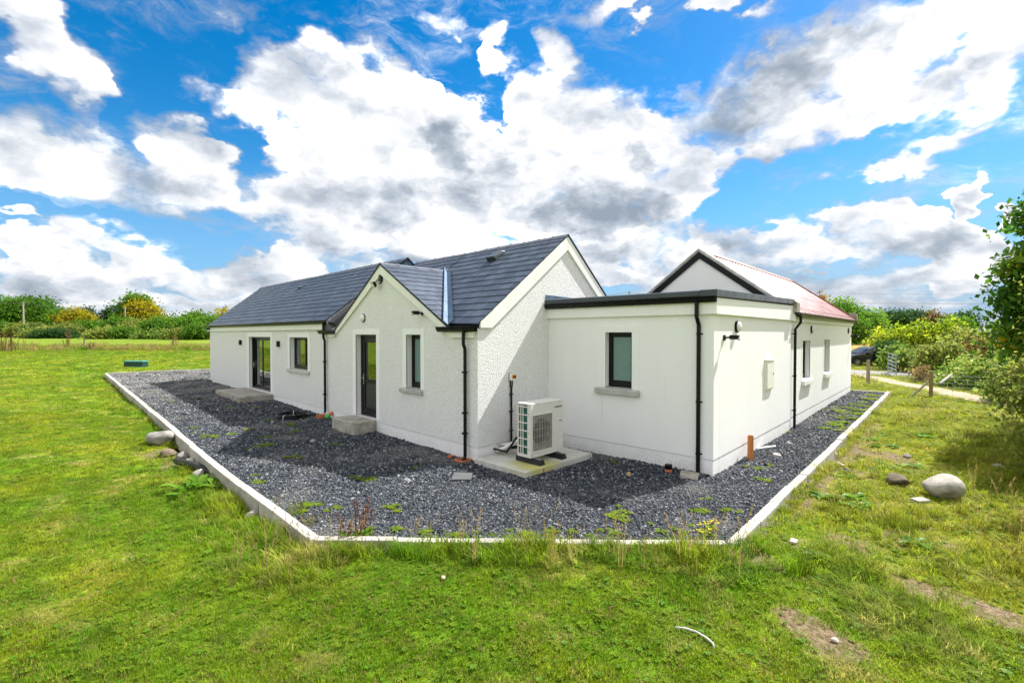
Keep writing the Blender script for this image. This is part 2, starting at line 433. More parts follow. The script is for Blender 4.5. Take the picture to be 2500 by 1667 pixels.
def make_materials():
    # rough-cast (pebble dash) white wall
    m, N, b, out = material('pebble_dash')
    p = objpos(N)
    pw = N.v('ADD', p, N.v('SCALE', N.noise(p, 18, 2, 0.5, col=True), 0.05))
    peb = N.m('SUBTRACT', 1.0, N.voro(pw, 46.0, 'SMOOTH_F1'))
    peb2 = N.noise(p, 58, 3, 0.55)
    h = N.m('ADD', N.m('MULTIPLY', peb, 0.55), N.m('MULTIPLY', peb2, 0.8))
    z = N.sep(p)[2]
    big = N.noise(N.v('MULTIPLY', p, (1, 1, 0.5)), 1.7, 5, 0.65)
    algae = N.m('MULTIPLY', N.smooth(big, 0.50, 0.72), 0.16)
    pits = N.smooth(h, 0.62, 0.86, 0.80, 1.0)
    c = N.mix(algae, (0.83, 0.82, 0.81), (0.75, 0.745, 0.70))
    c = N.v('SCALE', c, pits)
    setp(N, b, Base_Color=c, Roughness=0.85, Specular_IOR_Level=0.25)
    bump(N, b, h, 0.9, 0.015)
    # smooth white sand-and-cement render
    m, N, b, out = material('white_render')
    p = objpos(N)
    big = N.noise(N.v('MULTIPLY', p, (1, 1, 0.35)), 1.3, 6, 0.65)
    fine = N.noise(p, 120, 3, 0.6)
    c = N.mix(N.smooth(big, 0.35, 0.75, 0.0, 0.55), (0.83, 0.825, 0.82), (0.775, 0.77, 0.75))
    sp = N.smooth(N.noise(p, 30, 3, 0.7), 0.66, 0.80, 0.0, 0.18)
    c = N.mix(sp, c, (0.58, 0.58, 0.52))
    xyz = N.sep(p)
    low = N.m('MULTIPLY', N.smooth(N.m('MULTIPLY_ADD', N.m('SUBTRACT', N.noise(p, 3.5, 5, 0.7), 0.5), 0.7, xyz[2]), 0.34, 0.02), N.smooth(N.noise(p, 45, 4, 0.7), 0.40, 0.66))
    c = N.mix(N.m('MULTIPLY', low, 0.55), c, (0.42, 0.39, 0.34))
    runs = N.noise(N.v('MULTIPLY', p, (7, 7, 0.35)), 1.0, 4, 0.6)
    c = N.mix(N.smooth(runs, 0.60, 0.74, 0, 0.20), c, (0.56, 0.56, 0.50))
    setp(N, b, Base_Color=c, Roughness=0.8, Specular_IOR_Level=0.3)
    bump(N, b, N.m('ADD', fine, N.m('MULTIPLY', N.noise(p, 14, 3), 1.5)), 0.22, 0.006)
    # cream-white painted trim of the verges and eaves
    plain('cream_trim', (0.77, 0.755, 0.705), 0.55, var=0.06, scale=2.5, bmp=0.08, bscale=40)
    plain('verge_white', (0.80, 0.80, 0.77), 0.6, var=0.05, scale=2.0, bmp=0.12, bscale=50)
    # slate: each piece has a tone of its own
    m, N, b, out = material('slate')
    p = objpos(N)
    oi = N.n('ShaderNodeObjectInfo').outputs['Random']
    ri = N.n('ShaderNodeNewGeometry').outputs['Random Per Island']
    r = N.m('FRACT', N.m('ADD', oi, ri))
    c = N.ramp(r, [(0, (0.027, 0.038, 0.060)), (0.5, (0.042, 0.057, 0.085)), (0.85, (0.060, 0.077, 0.108)), (1, (0.036, 0.046, 0.064))])
    n = N.noise(p, 9, 5, 0.65)
    c = N.v('SCALE', c, N.smooth(n, 0.3, 0.7, 0.86, 1.14))
    setp(N, b, Base_Color=c, Roughness=N.smooth(N.noise(p, 22, 3), 0.3, 0.7, 0.40, 0.56), Specular_IOR_Level=0.42)
    bump(N, b, N.noise(p, 60, 4, 0.6), 0.12, 0.004)
    plain('roof_felt', (0.02, 0.022, 0.027), 0.8)
    plain('ridge_grey', (0.085, 0.095, 0.125), 0.55, var=0.15, scale=8, bmp=0.1)
    m, N, b, out = material('lead')
    p = objpos(N)
    c = N.ramp(N.noise(p, 7, 6, 0.7, 0.6), [(0.3, (0.035, 0.065, 0.11)), (0.5, (0.075, 0.135, 0.21)), (0.66, (0.12, 0.19, 0.27)), (0.8, (0.30, 0.34, 0.37))])
    setp(N, b, Base_Color=c, Roughness=0.62, Metallic=0.15)
    bump(N, b, N.noise(p, 12, 4, 0.6), 0.3, 0.01)
    m, N, b, out = material('old_lead')
    p = objpos(N)
    c = N.ramp(N.noise(p, 16, 6, 0.75, 0.8), [(0.32, (0.03, 0.032, 0.036)), (0.52, (0.10, 0.10, 0.105)), (0.7, (0.24, 0.23, 0.22))])
    setp(N, b, Base_Color=c, Roughness=0.5, Metallic=0.3)
    bump(N, b, N.noise(p, 18, 4, 0.7, 0.5), 0.9, 0.03)
    # black plastic and frames
    plain('black_plastic', (0.004, 0.0042, 0.005), 0.30, var=0.3, scale=9, bmp=0.02, spec=0.22)
    plain('frame_black', (0.0055, 0.005, 0.005), 0.36, var=0.2, scale=12, spec=0.25)
    plain('door_panel', (0.022, 0.021, 0.020), 0.42, var=0.2, scale=12)
    plain('zinc_cap', (0.045, 0.055, 0.065), 0.36, metal=0.2, var=0.18, scale=3, bmp=0.03)
    plain('steel', (0.55, 0.56, 0.57), 0.28, metal=1.0, var=0.1)
    plain('galvanised', (0.36, 0.40, 0.43), 0.42, metal=0.8, var=0.2, scale=10)
    # window glass
    m, N, b, out = material('glass')
    t = m.node_tree
    t.nodes.remove(b)
    tr = N.n('ShaderNodeBsdfTransparent')
    tr.inputs[0].default_value = (0.72, 0.78, 0.76, 1)
    gl = N.n('ShaderNodeBsdfGlossy')
    gl.inputs['Color'].default_value = (0.9, 0.95, 0.92, 1)
    gl.inputs['Roughness'].default_value = 0.012
    fr = N.n('ShaderNodeFresnel')
    fr.inputs[0].default_value = 1.9
    mx = N.n('ShaderNodeMixShader')
    t.links.new(N.m('MULTIPLY', fr.outputs[0], 1.6, clamp=True), mx.inputs[0])
    t.links.new(tr.outputs[0], mx.inputs[1])
    t.links.new(gl.outputs[0], mx.inputs[2])
    t.links.new(mx.outputs[0], out.inputs[0])
    # obscured bathroom glass
    m, N, b, out = material('frosted_glass')
    p = objpos(N)
    c = N.ramp(N.noise(p, 70, 3, 0.6), [(0.35, (0.115, 0.205, 0.195)), (0.65, (0.165, 0.265, 0.25))])
    setp(N, b, Base_Color=c, Roughness=0.33, Specular_IOR_Level=0.6)
    bump(N, b, N.noise(p, 90, 3, 0.5), 0.25, 0.004)
    plain('curtain', (0.78, 0.78, 0.76), 0.9)
    plain('room', (0.52, 0.50, 0.46), 0.9)
    # concrete, stone
    def concrete(name, base, dark, rough=0.9, bmpx=0.5, lim=(0.35, 0.7)):
        m, N, b, out = material(name)
        p = objpos(N)
        oi = N.n('ShaderNodeObjectInfo').outputs['Random']
        n = N.noise(p, 5, 7, 0.68)
        c = N.mix(N.smooth(n, *lim), base, dark)
        c = N.v('SCALE', c, N.smooth(oi, 0, 1, 0.82, 1.10, 'LINEAR'))
        sp = N.smooth(N.noise(p, 70, 3, 0.7), 0.58, 0.75, 0.0, 0.45)
        c = N.mix(sp, c, tuple(x * 0.45 for x in dark))
        setp(N, b, Base_Color=c, Roughness=rough, Specular_IOR_Level=0.25)
        bump(N, b, N.m('ADD', N.noise(p, 60, 5, 0.65), N.noise(p, 9, 4)), bmpx, 0.012)
        return m
    concrete('kerb_concrete', (0.47, 0.44, 0.395), (0.33, 0.30, 0.255))
    concrete('step_concrete', (0.43, 0.40, 0.35), (0.25, 0.22, 0.17), bmpx=0.8)
    concrete('sill_concrete', (0.54, 0.535, 0.50), (0.43, 0.425, 0.39), bmpx=0.3)
    concrete('coping_concrete', (0.52, 0.515, 0.49), (0.33, 0.33, 0.31))
    concrete('boulder_stone', (0.44, 0.405, 0.345), (0.23, 0.215, 0.185), bmpx=0.8)
    concrete('grey_stone', (0.30, 0.285, 0.26), (0.15, 0.14, 0.125), bmpx=0.9)
    concrete('brown_stone', (0.21, 0.165, 0.115), (0.10, 0.08, 0.055), bmpx=0.9)
    m, N, b, out = material('pad_concrete')
    p = objpos(N)
    n = N.noise(p, 3.5, 7, 0.7)
    c = N.mix(N.smooth(n, 0.35, 0.7), (0.54, 0.53, 0.48), (0.42, 0.41, 0.36))
    dst = N.v('DISTANCE', p, (6.66, 5.55, .11))
    st = N.m('ADD', dst, N.m('MULTIPLY', N.m('SUBTRACT', N.noise(p, 5, 5, 0.65), .5), .7))
    c = N.mix(N.smooth(st, 0.62, 0.22, 0, 0.8), c, (0.42, 0.40, 0.06))
    setp(N, b, Base_Color=c, Roughness=0.85)
    bump(N, b, N.noise(p, 50, 5, 0.65), 0.3, 0.01)
    # red profiled roof sheets
    m, N, b, out = material('red_sheet')
    p = objpos(N)
    oi = N.n('ShaderNodeObjectInfo').outputs['Random']
    c = N.mix(N.smooth(N.noise(p, 1.6, 5, 0.6), 0.3, 0.7), (0.215, 0.078, 0.076), (0.27, 0.115, 0.11))
    c = N.v('SCALE', c, N.smooth(oi, 0, 1, 0.93, 1.06, 'LINEAR'))
    setp(N, b, Base_Color=c, Roughness=N.smooth(N.noise(p, 3.0, 4, 0.6), 0.3, 0.7, 0.24, 0.34), Specular_IOR_Level=0.28)
    plain('rust_red', (0.25, 0.065, 0.03), 0.6, var=0.2)
    # small things
    plain('terracotta', (0.42, 0.115, 0.042), 0.6, var=0.15, scale=14, bmp=0.1)
    plain('orange_pipe', (0.50, 0.175, 0.035), 0.42, var=0.08, scale=10)
    plain('salmon_pipe', (0.55, 0.17, 0.075), 0.45, var=0.1, scale=10)
    plain('green_cap', (0.03, 0.42, 0.05), 0.4)
    plain('yellow_switch', (0.75, 0.37, 0.015), 0.4)
    plain('red_switch', (0.16, 0.012, 0.01), 0.4)
    plain('pump_white', (0.66, 0.635, 0.59), 0.38, var=0.03, scale=3)
    plain('pump_grille', (0.36, 0.33, 0.295), 0.5, var=0.15)
    plain('pump_dark', (0.045, 0.042, 0.040), 0.7)
    m, N, b, out = material('coil_green')
    p = objpos(N)
    c = N.mix(N.smooth(N.noise(p, 9, 3), 0.4, 0.65), (0.006, 0.085, 0.055), (0.012, 0.13, 0.085))
    setp(N, b, Base_Color=c, Roughness=0.35)
    wv = N.n('ShaderNodeTexWave', bands_direction='Z')
    N.put(wv.inputs['Vector'], p)
    wv.inputs['Scale'].default_value = 40
    bump(N, b, wv.outputs['Fac'], 0.5, 0.004)
    plain('rubber', (0.009, 0.009, 0.010), 0.7, bmp=0.1)
    plain('lamp_glass', (0.72, 0.72, 0.68), 0.3, var=0.03)
    plain('flood_lens', (0.82, 0.70, 0.60), 0.2, var=0.1)
    plain('white_plastic', (0.78, 0.78, 0.74), 0.4, var=0.03)
    plain('meter_white', (0.80, 0.79, 0.71), 0.45, var=0.04)
    plain('lettering', (0.03, 0.03, 0.035), 0.5)
    plain('timber', (0.24, 0.16, 0.085), 0.8, var=0.3, scale=20, bmp=0.4)
    plain('old_post', (0.27, 0.215, 0.15), 0.9, var=0.3, scale=14, bmp=0.6)
    plain('pole_wood', (0.34, 0.31, 0.25), 0.9, var=0.2, scale=4)
    plain('wire', (0.16, 0.16, 0.16), 0.5, metal=0.5)
    plain('box_green', (0.008, 0.045, 0.038), 0.4, var=0.2)
    plain('box_trim', (0.06, 0.26, 0.23), 0.45)
    plain('blue_scrap', (0.03, 0.07, 0.45), 0.5)
    plain('pink_stone', (0.50, 0.30, 0.24), 0.85, bmp=0.4)
    plain('pale_stone', (0.44, 0.41, 0.35), 0.85, var=0.15, bmp=0.4)
    plain('ochre_stone', (0.40, 0.27, 0.12), 0.85, var=0.2, bmp=0.4)
    plain('slab_grey', (0.075, 0.077, 0.08), 0.8, var=0.15, bmp=0.2)
    plain('car_paint', (0.010, 0.012, 0.018), 0.16, var=0.05, coat=0.6)
    plain('car_glass', (0.02, 0.03, 0.035), 0.05, spec=0.9)
    plain('tyre', (0.012, 0.012, 0.012), 0.8)
    plain('alloy', (0.42, 0.43, 0.44), 0.35, metal=0.8)
    plain('car_lamp', (0.6, 0.62, 0.62), 0.12)
    # gravel bed and its stones
    def stones(name, inst):
        m, N, b, out = material(name)
        p = objpos(N)
        if inst:
            r = N.n('ShaderNodeObjectInfo').outputs['Random']
            c = N.ramp(r, [(0, (0.015, 0.018, 0.023)), (0.40, (0.033, 0.039, 0.048)), (0.75, (0.082, 0.092, 0.108)), (0.92, (0.150, 0.157, 0.172)), (0.982, (0.26, 0.26, 0.26)), (1, (0.40, 0.39, 0.37))])
        else:
            vc = N.voro(p, 42.0, 'F1', 'Color')
            c = N.ramp(N.sep(vc)[0], [(0, (0.008, 0.010, 0.014)), (0.6, (0.024, 0.028, 0.036)), (0.92, (0.09, 0.10, 0.12)), (1, (0.22, 0.21, 0.20))])
        # dusty, silty patches where the bed is driven and walked on
        d = N.smooth(N.noise(p, 0.55, 5, 0.65), 0.50, 0.68, 0.0, 0.42)
        y = N.smooth(N.sep(p)[1], 14.0, 27.0)
        d = N.m('MAXIMUM', d, N.m('MULTIPLY', y, N.smooth(N.noise(p, 0.8, 4, 0.6), 0.38, 0.62, 0.15, 0.8)))
        c = N.mix(d, c, (0.235, 0.225, 0.205))
        setp(N, b, Base_Color=c, Roughness=0.7, Specular_IOR_Level=0.2)
        if not inst:
            bump(N, b, N.voro(p, 42.0), 1.0, 0.03)
        else:
            bump(N, b, N.noise(p, 90, 3), 0.3, 0.004)
    stones('gravel_bed', False)
    stones('gravel_stone', True)
make_materials()
M = MATS


# ------------------------------------------------------------------ terrain
COT = radians(-2.3)          # the slate roofed cottage stands turned a little against the extension
def cot(x, y, z=0.0):
    return Vector((x * cos(COT) - y * sin(COT), x * sin(COT) + y * cos(COT), z))
def tocot(X, Y):
    c, s = cos(-COT), sin(-COT)
    return X * c - Y * s, X * s + Y * c

TP = np.array([
    (0, 0, -.30), (3, 0, -.22), (0, 4, -.18), (2.15, 5.0, .03), (3.7, 3.3, .075), (5.3, 1.5, .07), (4.4, 2.5, .08), (3.0, 4.2, .07), (3.3, 2.9, .03), (1.6, 4.4, -.03),
    (2.1, 7, -.12), (2.1, 9.5, -.16), (2.3, 12, -.10), (2.6, 15.5, -.04), (3.0, 22, .03), (3.8, 34, .12), (9, 35, .18), (3.9, 36, .2), (1.0, 22, .13), (1.5, 16, .03),
    (-2, 5, -.08), (-4, 10, .10), (-8, 18, .36), (0, 20, .25), (-3, 30, .55), (-10, 40, .9), (-25, 30, .9), (0, 12, 0.02),
    (12.9, 52.5, .92), (.75, 65.8, .95), (21, 43.7, .8), (18.4, 98, 1.9), (1.5, 116.7, 1.9), (38.7, 76, 1.9), (-20, 90, 1.6),
    (6.5, 1.3, .03), (10, 1.4, -.01), (17, 1.4, .02), (8, 1.4, .01), (13, 1.4, .0), (25, 1.0, 0), (8, -1, -.12), (14, -2, 0), (25, -2, .05), (30, 2, 0),
    (37, 4.5, 0), (45, 5, 0), (57, 19, .4), (86, 24.6, 1.3), (99, 9.8, 1.3), (30, 20, .2), (20, 30, .25), (12, 20, .1), (6, 10, 0),
    (-10, -10, -.4), (10, -10, -.1), (-20, 0, -.2), (60, -20, .5), (70, 60, 1.5), (130, 90, 1.8)], float)
def tps_fit(P):
    n = len(P)
    d2 = ((P[:, None, :2] - P[None, :, :2]) ** 2).sum(-1)
    K = 0.5 * d2 * np.log(d2 + 1e-9) + np.eye(n) * 0.25
    A = np.zeros((n + 3, n + 3))
    A[:n, :n] = K
    A[:n, n] = 1
    A[:n, n + 1:] = P[:, :2]
    A[n, :n] = 1
    A[n + 1:, :n] = P[:, :2].T
    return np.linalg.solve(A, np.r_[P[:, 2], 0, 0, 0])
TW = tps_fit(TP)
def waves(X, Y, s, a, seed=0):
    r = np.random.default_rng(seed)
    out = np.zeros(np.shape(X))
    for k in range(9):
        th = r.uniform(0, 2 * pi)
        fq = s * r.uniform(0.5, 2.2)
        out = out + np.sin((np.asarray(X) * cos(th) + np.asarray(Y) * sin(th)) * fq + r.uniform(0, 6.3)) / 3
    return out * a
def terr(X, Y):
    X = np.asarray(X, float)
    Y = np.asarray(Y, float)
    Xc, Yc = np.clip(X, -40, 130), np.clip(Y, -25, 118)
    z = TW[-3] + TW[-2] * Xc + TW[-1] * Yc
    for (px, py, _), w in zip(TP, TW):
        d2 = (Xc - px) ** 2 + (Yc - py) ** 2
        z = z + w * 0.5 * d2 * np.log(d2 + 1e-9)
    z = np.clip(z, -0.7, 2.2)
    return z + waves(X, Y, 1.3, 0.02, 3) + waves(X, Y, 4.0, 0.008, 4)

def ray(px, py):
    """direction through a point of the 2500 px wide photograph"""
    r = (px - 1250.0) / 1163.48
    u = (833.5 - py) / 1163.48
    f = FWD * cos(PITCH) - Vector((0, 0, sin(PITCH)))
    up = Vector((0, 0, cos(PITCH))) + FWD * sin(PITCH)
    return f + RGT * r + up * u
def at_z(px, py, z):
    d = ray(px, py)
    return CAM + d * ((z - CAM.z) / d.z)
def at_depth(px, py, dep):
    d = ray(px, py)
    return CAM + d * (dep / d.dot(FWD))
def smoothstep(x, a, b):
    t = np.clip((np.asarray(x, float) - a) / (b - a), 0, 1)
    return t * t * (3 - 2 * t)
def gz(X, Y):
    return 0.015 + 0.20 * smoothstep(Y, 7, 27) + 0.05 * smoothstep(X, 14, 25) + waves(X, Y, 2.6, 0.010, 8)
def land(px, py, fn=None):
    """the spot on the ground seen at a point of the photograph"""
    fn = fn or terr
    z = 0.0
    for _ in range(25):
        p = at_z(px, py, z)
        z = 0.5 * z + 0.5 * float(fn(p.x, p.y))
    return Vector((p.x, p.y, float(fn(p.x, p.y))))
def spot(lat, dep):
    p = FWD * dep + RGT * lat
    return p.x, p.y
def on_land(x, y, dz=0.0):
    return Vector((x, y, float(terr(x, y)) + dz))

GRAVEL = [(2.58, 5.42), (2.74, 8.6), (2.92, 12), (3.13, 15.2), (3.52, 21.7), (4.33, 34.3), (10, 33.4), (10.0, 6), (24.7, 6), (24.7, 1.88), (5.74, 1.88)]
OUTER = [(2.40, 5.36), (2.58, 8.6), (2.77, 12), (2.98, 15.2), (3.37, 21.7), (4.16, 34.5), (10.2, 33.6), (26, 20), (26, 6), (24.85, 3.1), (24.85, 1.74), (5.60, 1.74)]
def inside(poly, X, Y):
    X = np.asarray(X)
    Y = np.asarray(Y)
    r = np.zeros(X.shape, bool)
    n = len(poly)
    for i in range(n):
        (x0, y0), (x1, y1) = poly[i], poly[(i + 1) % n]
        if y0 == y1:
            continue
        c = ((y0 > Y) != (y1 > Y)) & (X < (x1 - x0) * (Y - y0) / (y1 - y0) + x0)
        r ^= c
    return r
def in_house(X, Y, pad=0.0):
    cx, cy = X * cos(-COT) - Y * sin(-COT), X * sin(-COT) + Y * cos(-COT)
    a = (cx > 6.07 - pad) & (cx < 11.6 + pad) & (cy > 6.97 - pad) & (cy < 26.6 + pad)
    b = (X > 8.45 - pad) & (X < 14.2) & (Y > 3.0 - pad) & (Y < 7.2)
    c = (X > 13.8) & (X < 24.5 + pad) & (Y > 3.05 - pad) & (Y < 7.7 + pad)
    d = (cx > 5.93) & (cx < 7.9) & (cy > 5.55) & (cy < 7)
    return a | b | c | d

BARE = []   # x, y, radius, strength of the bare earth patches
for px, py, r, s in ((1960, 1520, .22, 1), (2020, 1560, .20, 1), (2080, 1590, .2, .7), (2240, 1440, .26, 1), (2330, 1455, .2, .8), (2400, 1490, .25, 1), (2480, 1520, .25, .9), (125, 1410, .13, .9),
                     (420, 1105, .5, 1), (455, 1130, .4, 1), (500, 1165, .3, .8), (610, 1262, .25, .7), (2035, 1120, .45, 1), (2150, 1110, .5, .9), (2090, 1155, .35, 1), (2220, 1130, .35, .6), (1860, 1370, .3, .6), (1930, 1260, .3, .5), (1990, 1180, .3, .9), (2180, 1090, .45, .5), (1950, 1330, .25, .5), (2080, 1330, .4, .6),
                     (2260, 1290, .3, .5), (310, 1360, .15, .8), (110, 1240, .3, .5), (2110, 1030, .5, .5), (2280, 1240, .25, .6), (1850, 1290, .35, .55), (1790, 1330, .25, .5), (2180, 1310, .35, .6), (2330, 1340, .3, .5), (2150, 1230, .3, .5), (2080, 1220, .3, .6)):
    p = land(px, py)
    BARE.append((p.x, p.y, r * 1.15, s))
def bare(X, Y):
    b = np.zeros(np.shape(X))
    for x, y, r, s in BARE:
        d = np.sqrt((X - x) ** 2 + (Y - y) ** 2) / r
        b = np.maximum(b, s * np.clip(1.35 - d, 0, 1))
    # earth thrown up beside the kerb
    strip = np.exp(-((Y - 1.45) / 0.22) ** 2) * smoothstep(X, 6.5, 8) * (1 - smoothstep(X, 15, 22)) * 0.75
    return np.maximum(b, strip)

# colours of the sward: the blades and the earth under them read the same patches
def sward(N, p, rnd=None):
    n1 = N.noise(p, 0.42, 4, 0.6)
    n2 = N.noise(p, 2.1, 4, 0.62)
    n3 = N.noise(p, 9.0, 3, 0.6)
    c = N.mix(N.smooth(n1, 0.34, 0.66), (0.128, 0.240, 0.009), (0.265, 0.305, 0.016))
    c = N.mix(N.smooth(n2, 0.44, 0.66, 0.0, 0.65), c, (0.075, 0.178, 0.008))
    c = N.mix(N.smooth(N.noise(N.v('ADD', p, (7, 3, 0)), 1.25, 5, 0.70), 0.54, 0.68, 0.0, 0.62), c, (0.44, 0.38, 0.12))
    xs = N.sep(p)
    right = N.smooth(N.m('SUBTRACT', xs[0], xs[1]), 3.5, 9.0)
    c = N.mix(N.m('MULTIPLY', right, 0.5), c, (0.32, 0.30, 0.03))
    if rnd is not None:
        c = N.mix(N.smooth(rnd, 0.86, 0.92, 0, 0.65), c, (0.37, 0.31, 0.09))
        c = N.v('SCALE', c, N.smooth(N.m('FRACT', N.m('MULTIPLY', rnd, 7.31)), 0, 1, 0.52, 1.5, 'LINEAR'))
    else:
        c = N.v('SCALE', c, N.smooth(n3, 0.3, 0.7, 0.70, 1.10))
    return c

def make_green():
    m, N, b, out = material('sward')
    p = objpos(N)
    c = sward(N, p)
    at = N.n('ShaderNodeAttribute', attribute_name='bare').outputs['Fac']
    soil = N.mix(N.smooth(N.noise(p, 22, 7, 0.75), 0.38, 0.62), (0.30, 0.225, 0.14), (0.12, 0.08, 0.045))
    soil = N.mix(N.smooth(N.noise(p, 6, 4, 0.6), 0.45, 0.62, 0, .6), soil, (0.12, 0.13, 0.025))
    soil = N.mix(N.smooth(N.noise(p, 55, 2), 0.66, 0.74), soil, (0.42, 0.37, 0.29))
    edge = N.m('ADD', at, N.m('MULTIPLY', N.m('SUBTRACT', N.noise(p, 9, 6, 0.75), 0.5), 1.3))
    c = N.mix(N.smooth(edge, 0.30, 0.60), c, soil)
    # the far pasture is evener and brighter; a tan hay field lies beyond the car
    dep = N.v('DOT_PRODUCT', p, tuple(FWD))
    lat = N.v('DOT_PRODUCT', p, tuple(RGT))
    pas = N.mix(N.smooth(N.noise(p, 0.12, 4), 0.35, 0.65), (0.125, 0.195, 0.014), (0.175, 0.215, 0.022))
    c = N.mix(N.smooth(dep, 46, 50), c, pas)
    hay = N.m('MULTIPLY', N.smooth(dep, 44, 50), N.smooth(lat, 8, 14))
    c = N.mix(hay, c, (0.36, 0.265, 0.07))
    setp(N, b, Base_Color=c, Roughness=0.95, Specular_IOR_Level=0.1)
    bump(N, b, N.m('ADD', N.noise(p, 26, 5, 0.7), N.noise(p, 5, 4)), 0.9, 0.05)
    # blades
    m, N, b, out = material('grass_blade')
    oi = N.n('ShaderNodeObjectInfo')
    c = sward(N, oi.outputs['Location'], oi.outputs['Random'])
    ri = N.n('ShaderNodeNewGeometry').outputs['Random Per Island']
    c = N.v('SCALE', c, N.smooth(ri, 0, 1, 0.72, 1.3, 'LINEAR'))
    leafy(m, N, b, out, c, 0.55)
    def leaves(name, stops, rough=0.6, tl=0.58):
        m, N, b, out = material(name)
        r = N.n('ShaderNodeNewGeometry').outputs['Random Per Island']
        at = N.n('ShaderNodeAttribute', attribute_name='tone').outputs['Fac']
        oi = N.n('ShaderNodeObjectInfo').outputs['Random']
        f = N.m('MULTIPLY_ADD', r, 0.42, N.m('MULTIPLY', at, 0.58))
        c = N.ramp(f, stops)
        c = N.v('SCALE', c, N.smooth(oi, 0, 1, 0.9, 1.1, 'LINEAR'))
        leafy(m, N, b, out, c, tl, rough)
    leaves('leaf_mid', [(0, (0.043, 0.124, 0.014)), (0.5, (0.095, 0.219, 0.017)), (1, (0.191, 0.321, 0.029))])
    leaves('leaf_dark', [(0, (0.020, 0.058, 0.017)), (0.5, (0.041, 0.102, 0.023)), (1, (0.087, 0.167, 0.029))])
    leaves('leaf_pine', [(0, (0.014, 0.043, 0.020)), (0.6, (0.029, 0.072, 0.029)), (1, (0.058, 0.109, 0.036))])
    leaves('leaf_yellow', [(0, (0.143, 0.202, 0.014)), (0.45, (0.380, 0.333, 0.014)), (1, (0.571, 0.452, 0.024))])
    leaves('leaf_lime', [(0, (0.141, 0.250, 0.016)), (0.5, (0.308, 0.400, 0.020)), (1, (0.500, 0.517, 0.033))])
    leaves('leaf_olive', [(0, (0.104, 0.160, 0.030)), (0.5, (0.255, 0.302, 0.053)), (1, (0.443, 0.434, 0.113))])
    leaves('leaf_bramble', [(0, (0.056, 0.142, 0.026)), (0.5, (0.160, 0.273, 0.038)), (0.85, (0.377, 0.415, 0.085)), (1, (0.641, 0.566, 0.302))])
    leaves('leaf_russet', [(0, (0.109, 0.072, 0.026)), (0.5, (0.246, 0.152, 0.051)), (1, (0.232, 0.246, 0.043))])
    leaves('leaf_gloss', [(0, (0.028, 0.101, 0.013)), (0.55, (0.080, 0.196, 0.015)), (0.90, (0.201, 0.308, 0.019)), (1, (0.531, 0.383, 0.021))], 0.35)
    leaves('leaf_dock', [(0, (0.085, 0.21, 0.014)), (0.6, (0.145, 0.29, 0.02)), (1, (0.23, 0.36, 0.04))], 0.4)
    leaves('leaf_weed', [(0, (0.11, 0.20, 0.012)), (0.6, (0.20, 0.30, 0.015)), (1, (0.30, 0.34, 0.02))])
    leaves('straw', [(0, (0.22, 0.15, 0.06)), (0.6, (0.36, 0.26, 0.10)), (1, (0.46, 0.36, 0.17))], 0.7)
    leaves('dock_seed', [(0, (0.055, 0.020, 0.012)), (0.6, (0.12, 0.045, 0.022)), (1, (0.20, 0.09, 0.04))], 0.7, 0.1)
    leaves('ragwort', [(0, (0.50, 0.42, 0.008)), (1, (0.68, 0.56, 0.02))], 0.6, 0.2)
    plain('bark', (0.10, 0.075, 0.05), 0.9, var=0.3, scale=12, bmp=0.6)
    m, N, b, out = material('path_dirt')
    p = objpos(N)
    c = N.mix(N.noise(p, 2.2, 6, 0.7), (0.44, 0.35, 0.24), (0.27, 0.20, 0.125))
    c = N.mix(N.smooth(N.noise(p, 1.1, 5, 0.7), 0.52, 0.62), c, (0.17, 0.20, 0.03))
    setp(N, b, Base_Color=c, Roughness=0.95)
    bump(N, b, N.noise(p, 30, 5, 0.7), 0.6, 0.03)
    m, N, b, out = material('road_tar')
    p = objpos(N)
    c = N.mix(N.noise(p, 1.5, 6, 0.7), (0.17, 0.16, 0.155), (0.24, 0.225, 0.21))
    setp(N, b, Base_Color=c, Roughness=0.9)

def leafy(m, N, b, out, c, tl, rough=0.6, spec=0.15):
    setp(N, b, Base_Color=c, Roughness=rough, Specular_IOR_Level=spec)
    tr = N.n('ShaderNodeBsdfTranslucent')
    N.put(tr.inputs['Color'], c)
    mx = N.n('ShaderNodeMixShader')
    mx.inputs[0].default_value = tl
    N.t.links.new(b.outputs[0], mx.inputs[1])
    N.t.links.new(tr.outputs[0], mx.inputs[2])
    N.t.links.new(mx.outputs[0], out.inputs[0])
make_green()

def grid_lines(fine0, fine1, step, lo, hi):
    a = list(np.arange(fine0, fine1 + 1e-6, step))
    s, x = step, fine1
    while x < hi:
        s *= 1.22
        x += s
        a.append(x)
    s, x = step, fine0
    while x > lo:
        s *= 1.22
        x -= s
        a.insert(0, x)
    return np.array(a)

def make_ground():
    xs = grid_lines(-8, 30, 0.26, -700, 1100)
    ys = grid_lines(-6, 40, 0.26, -700, 1100)
    X, Y = np.meshgrid(xs, ys)
    Z = terr(X, Y)
    ins = inside(OUTER, X, Y) | in_house(X, Y, -0.2)
    Z = np.where(ins, np.minimum(Z, gz(X, Y)) - 0.20, Z)
    n, k = len(xs), len(ys)
    vs = np.stack([X, Y, Z], -1).reshape(-1, 3)
    i = np.arange((n - 1) * (k - 1))
    r, c = i // (n - 1), i % (n - 1)
    a = r * n + c
    fs = np.stack([a, a + 1, a + n + 1, a + n], -1)
    me = bpy.data.meshes.new('ground')
    me.from_pydata(vs.tolist(), [], fs.tolist())
    me.polygons.foreach_set('use_smooth', [True] * len(me.polygons))
    at = me.attributes.new('bare', 'FLOAT', 'POINT')
    at.data.foreach_set('value', bare(X, Y).ravel().astype(np.float32))
    me.materials.append(M['sward'])
    structure(link('ground', me))
make_ground()

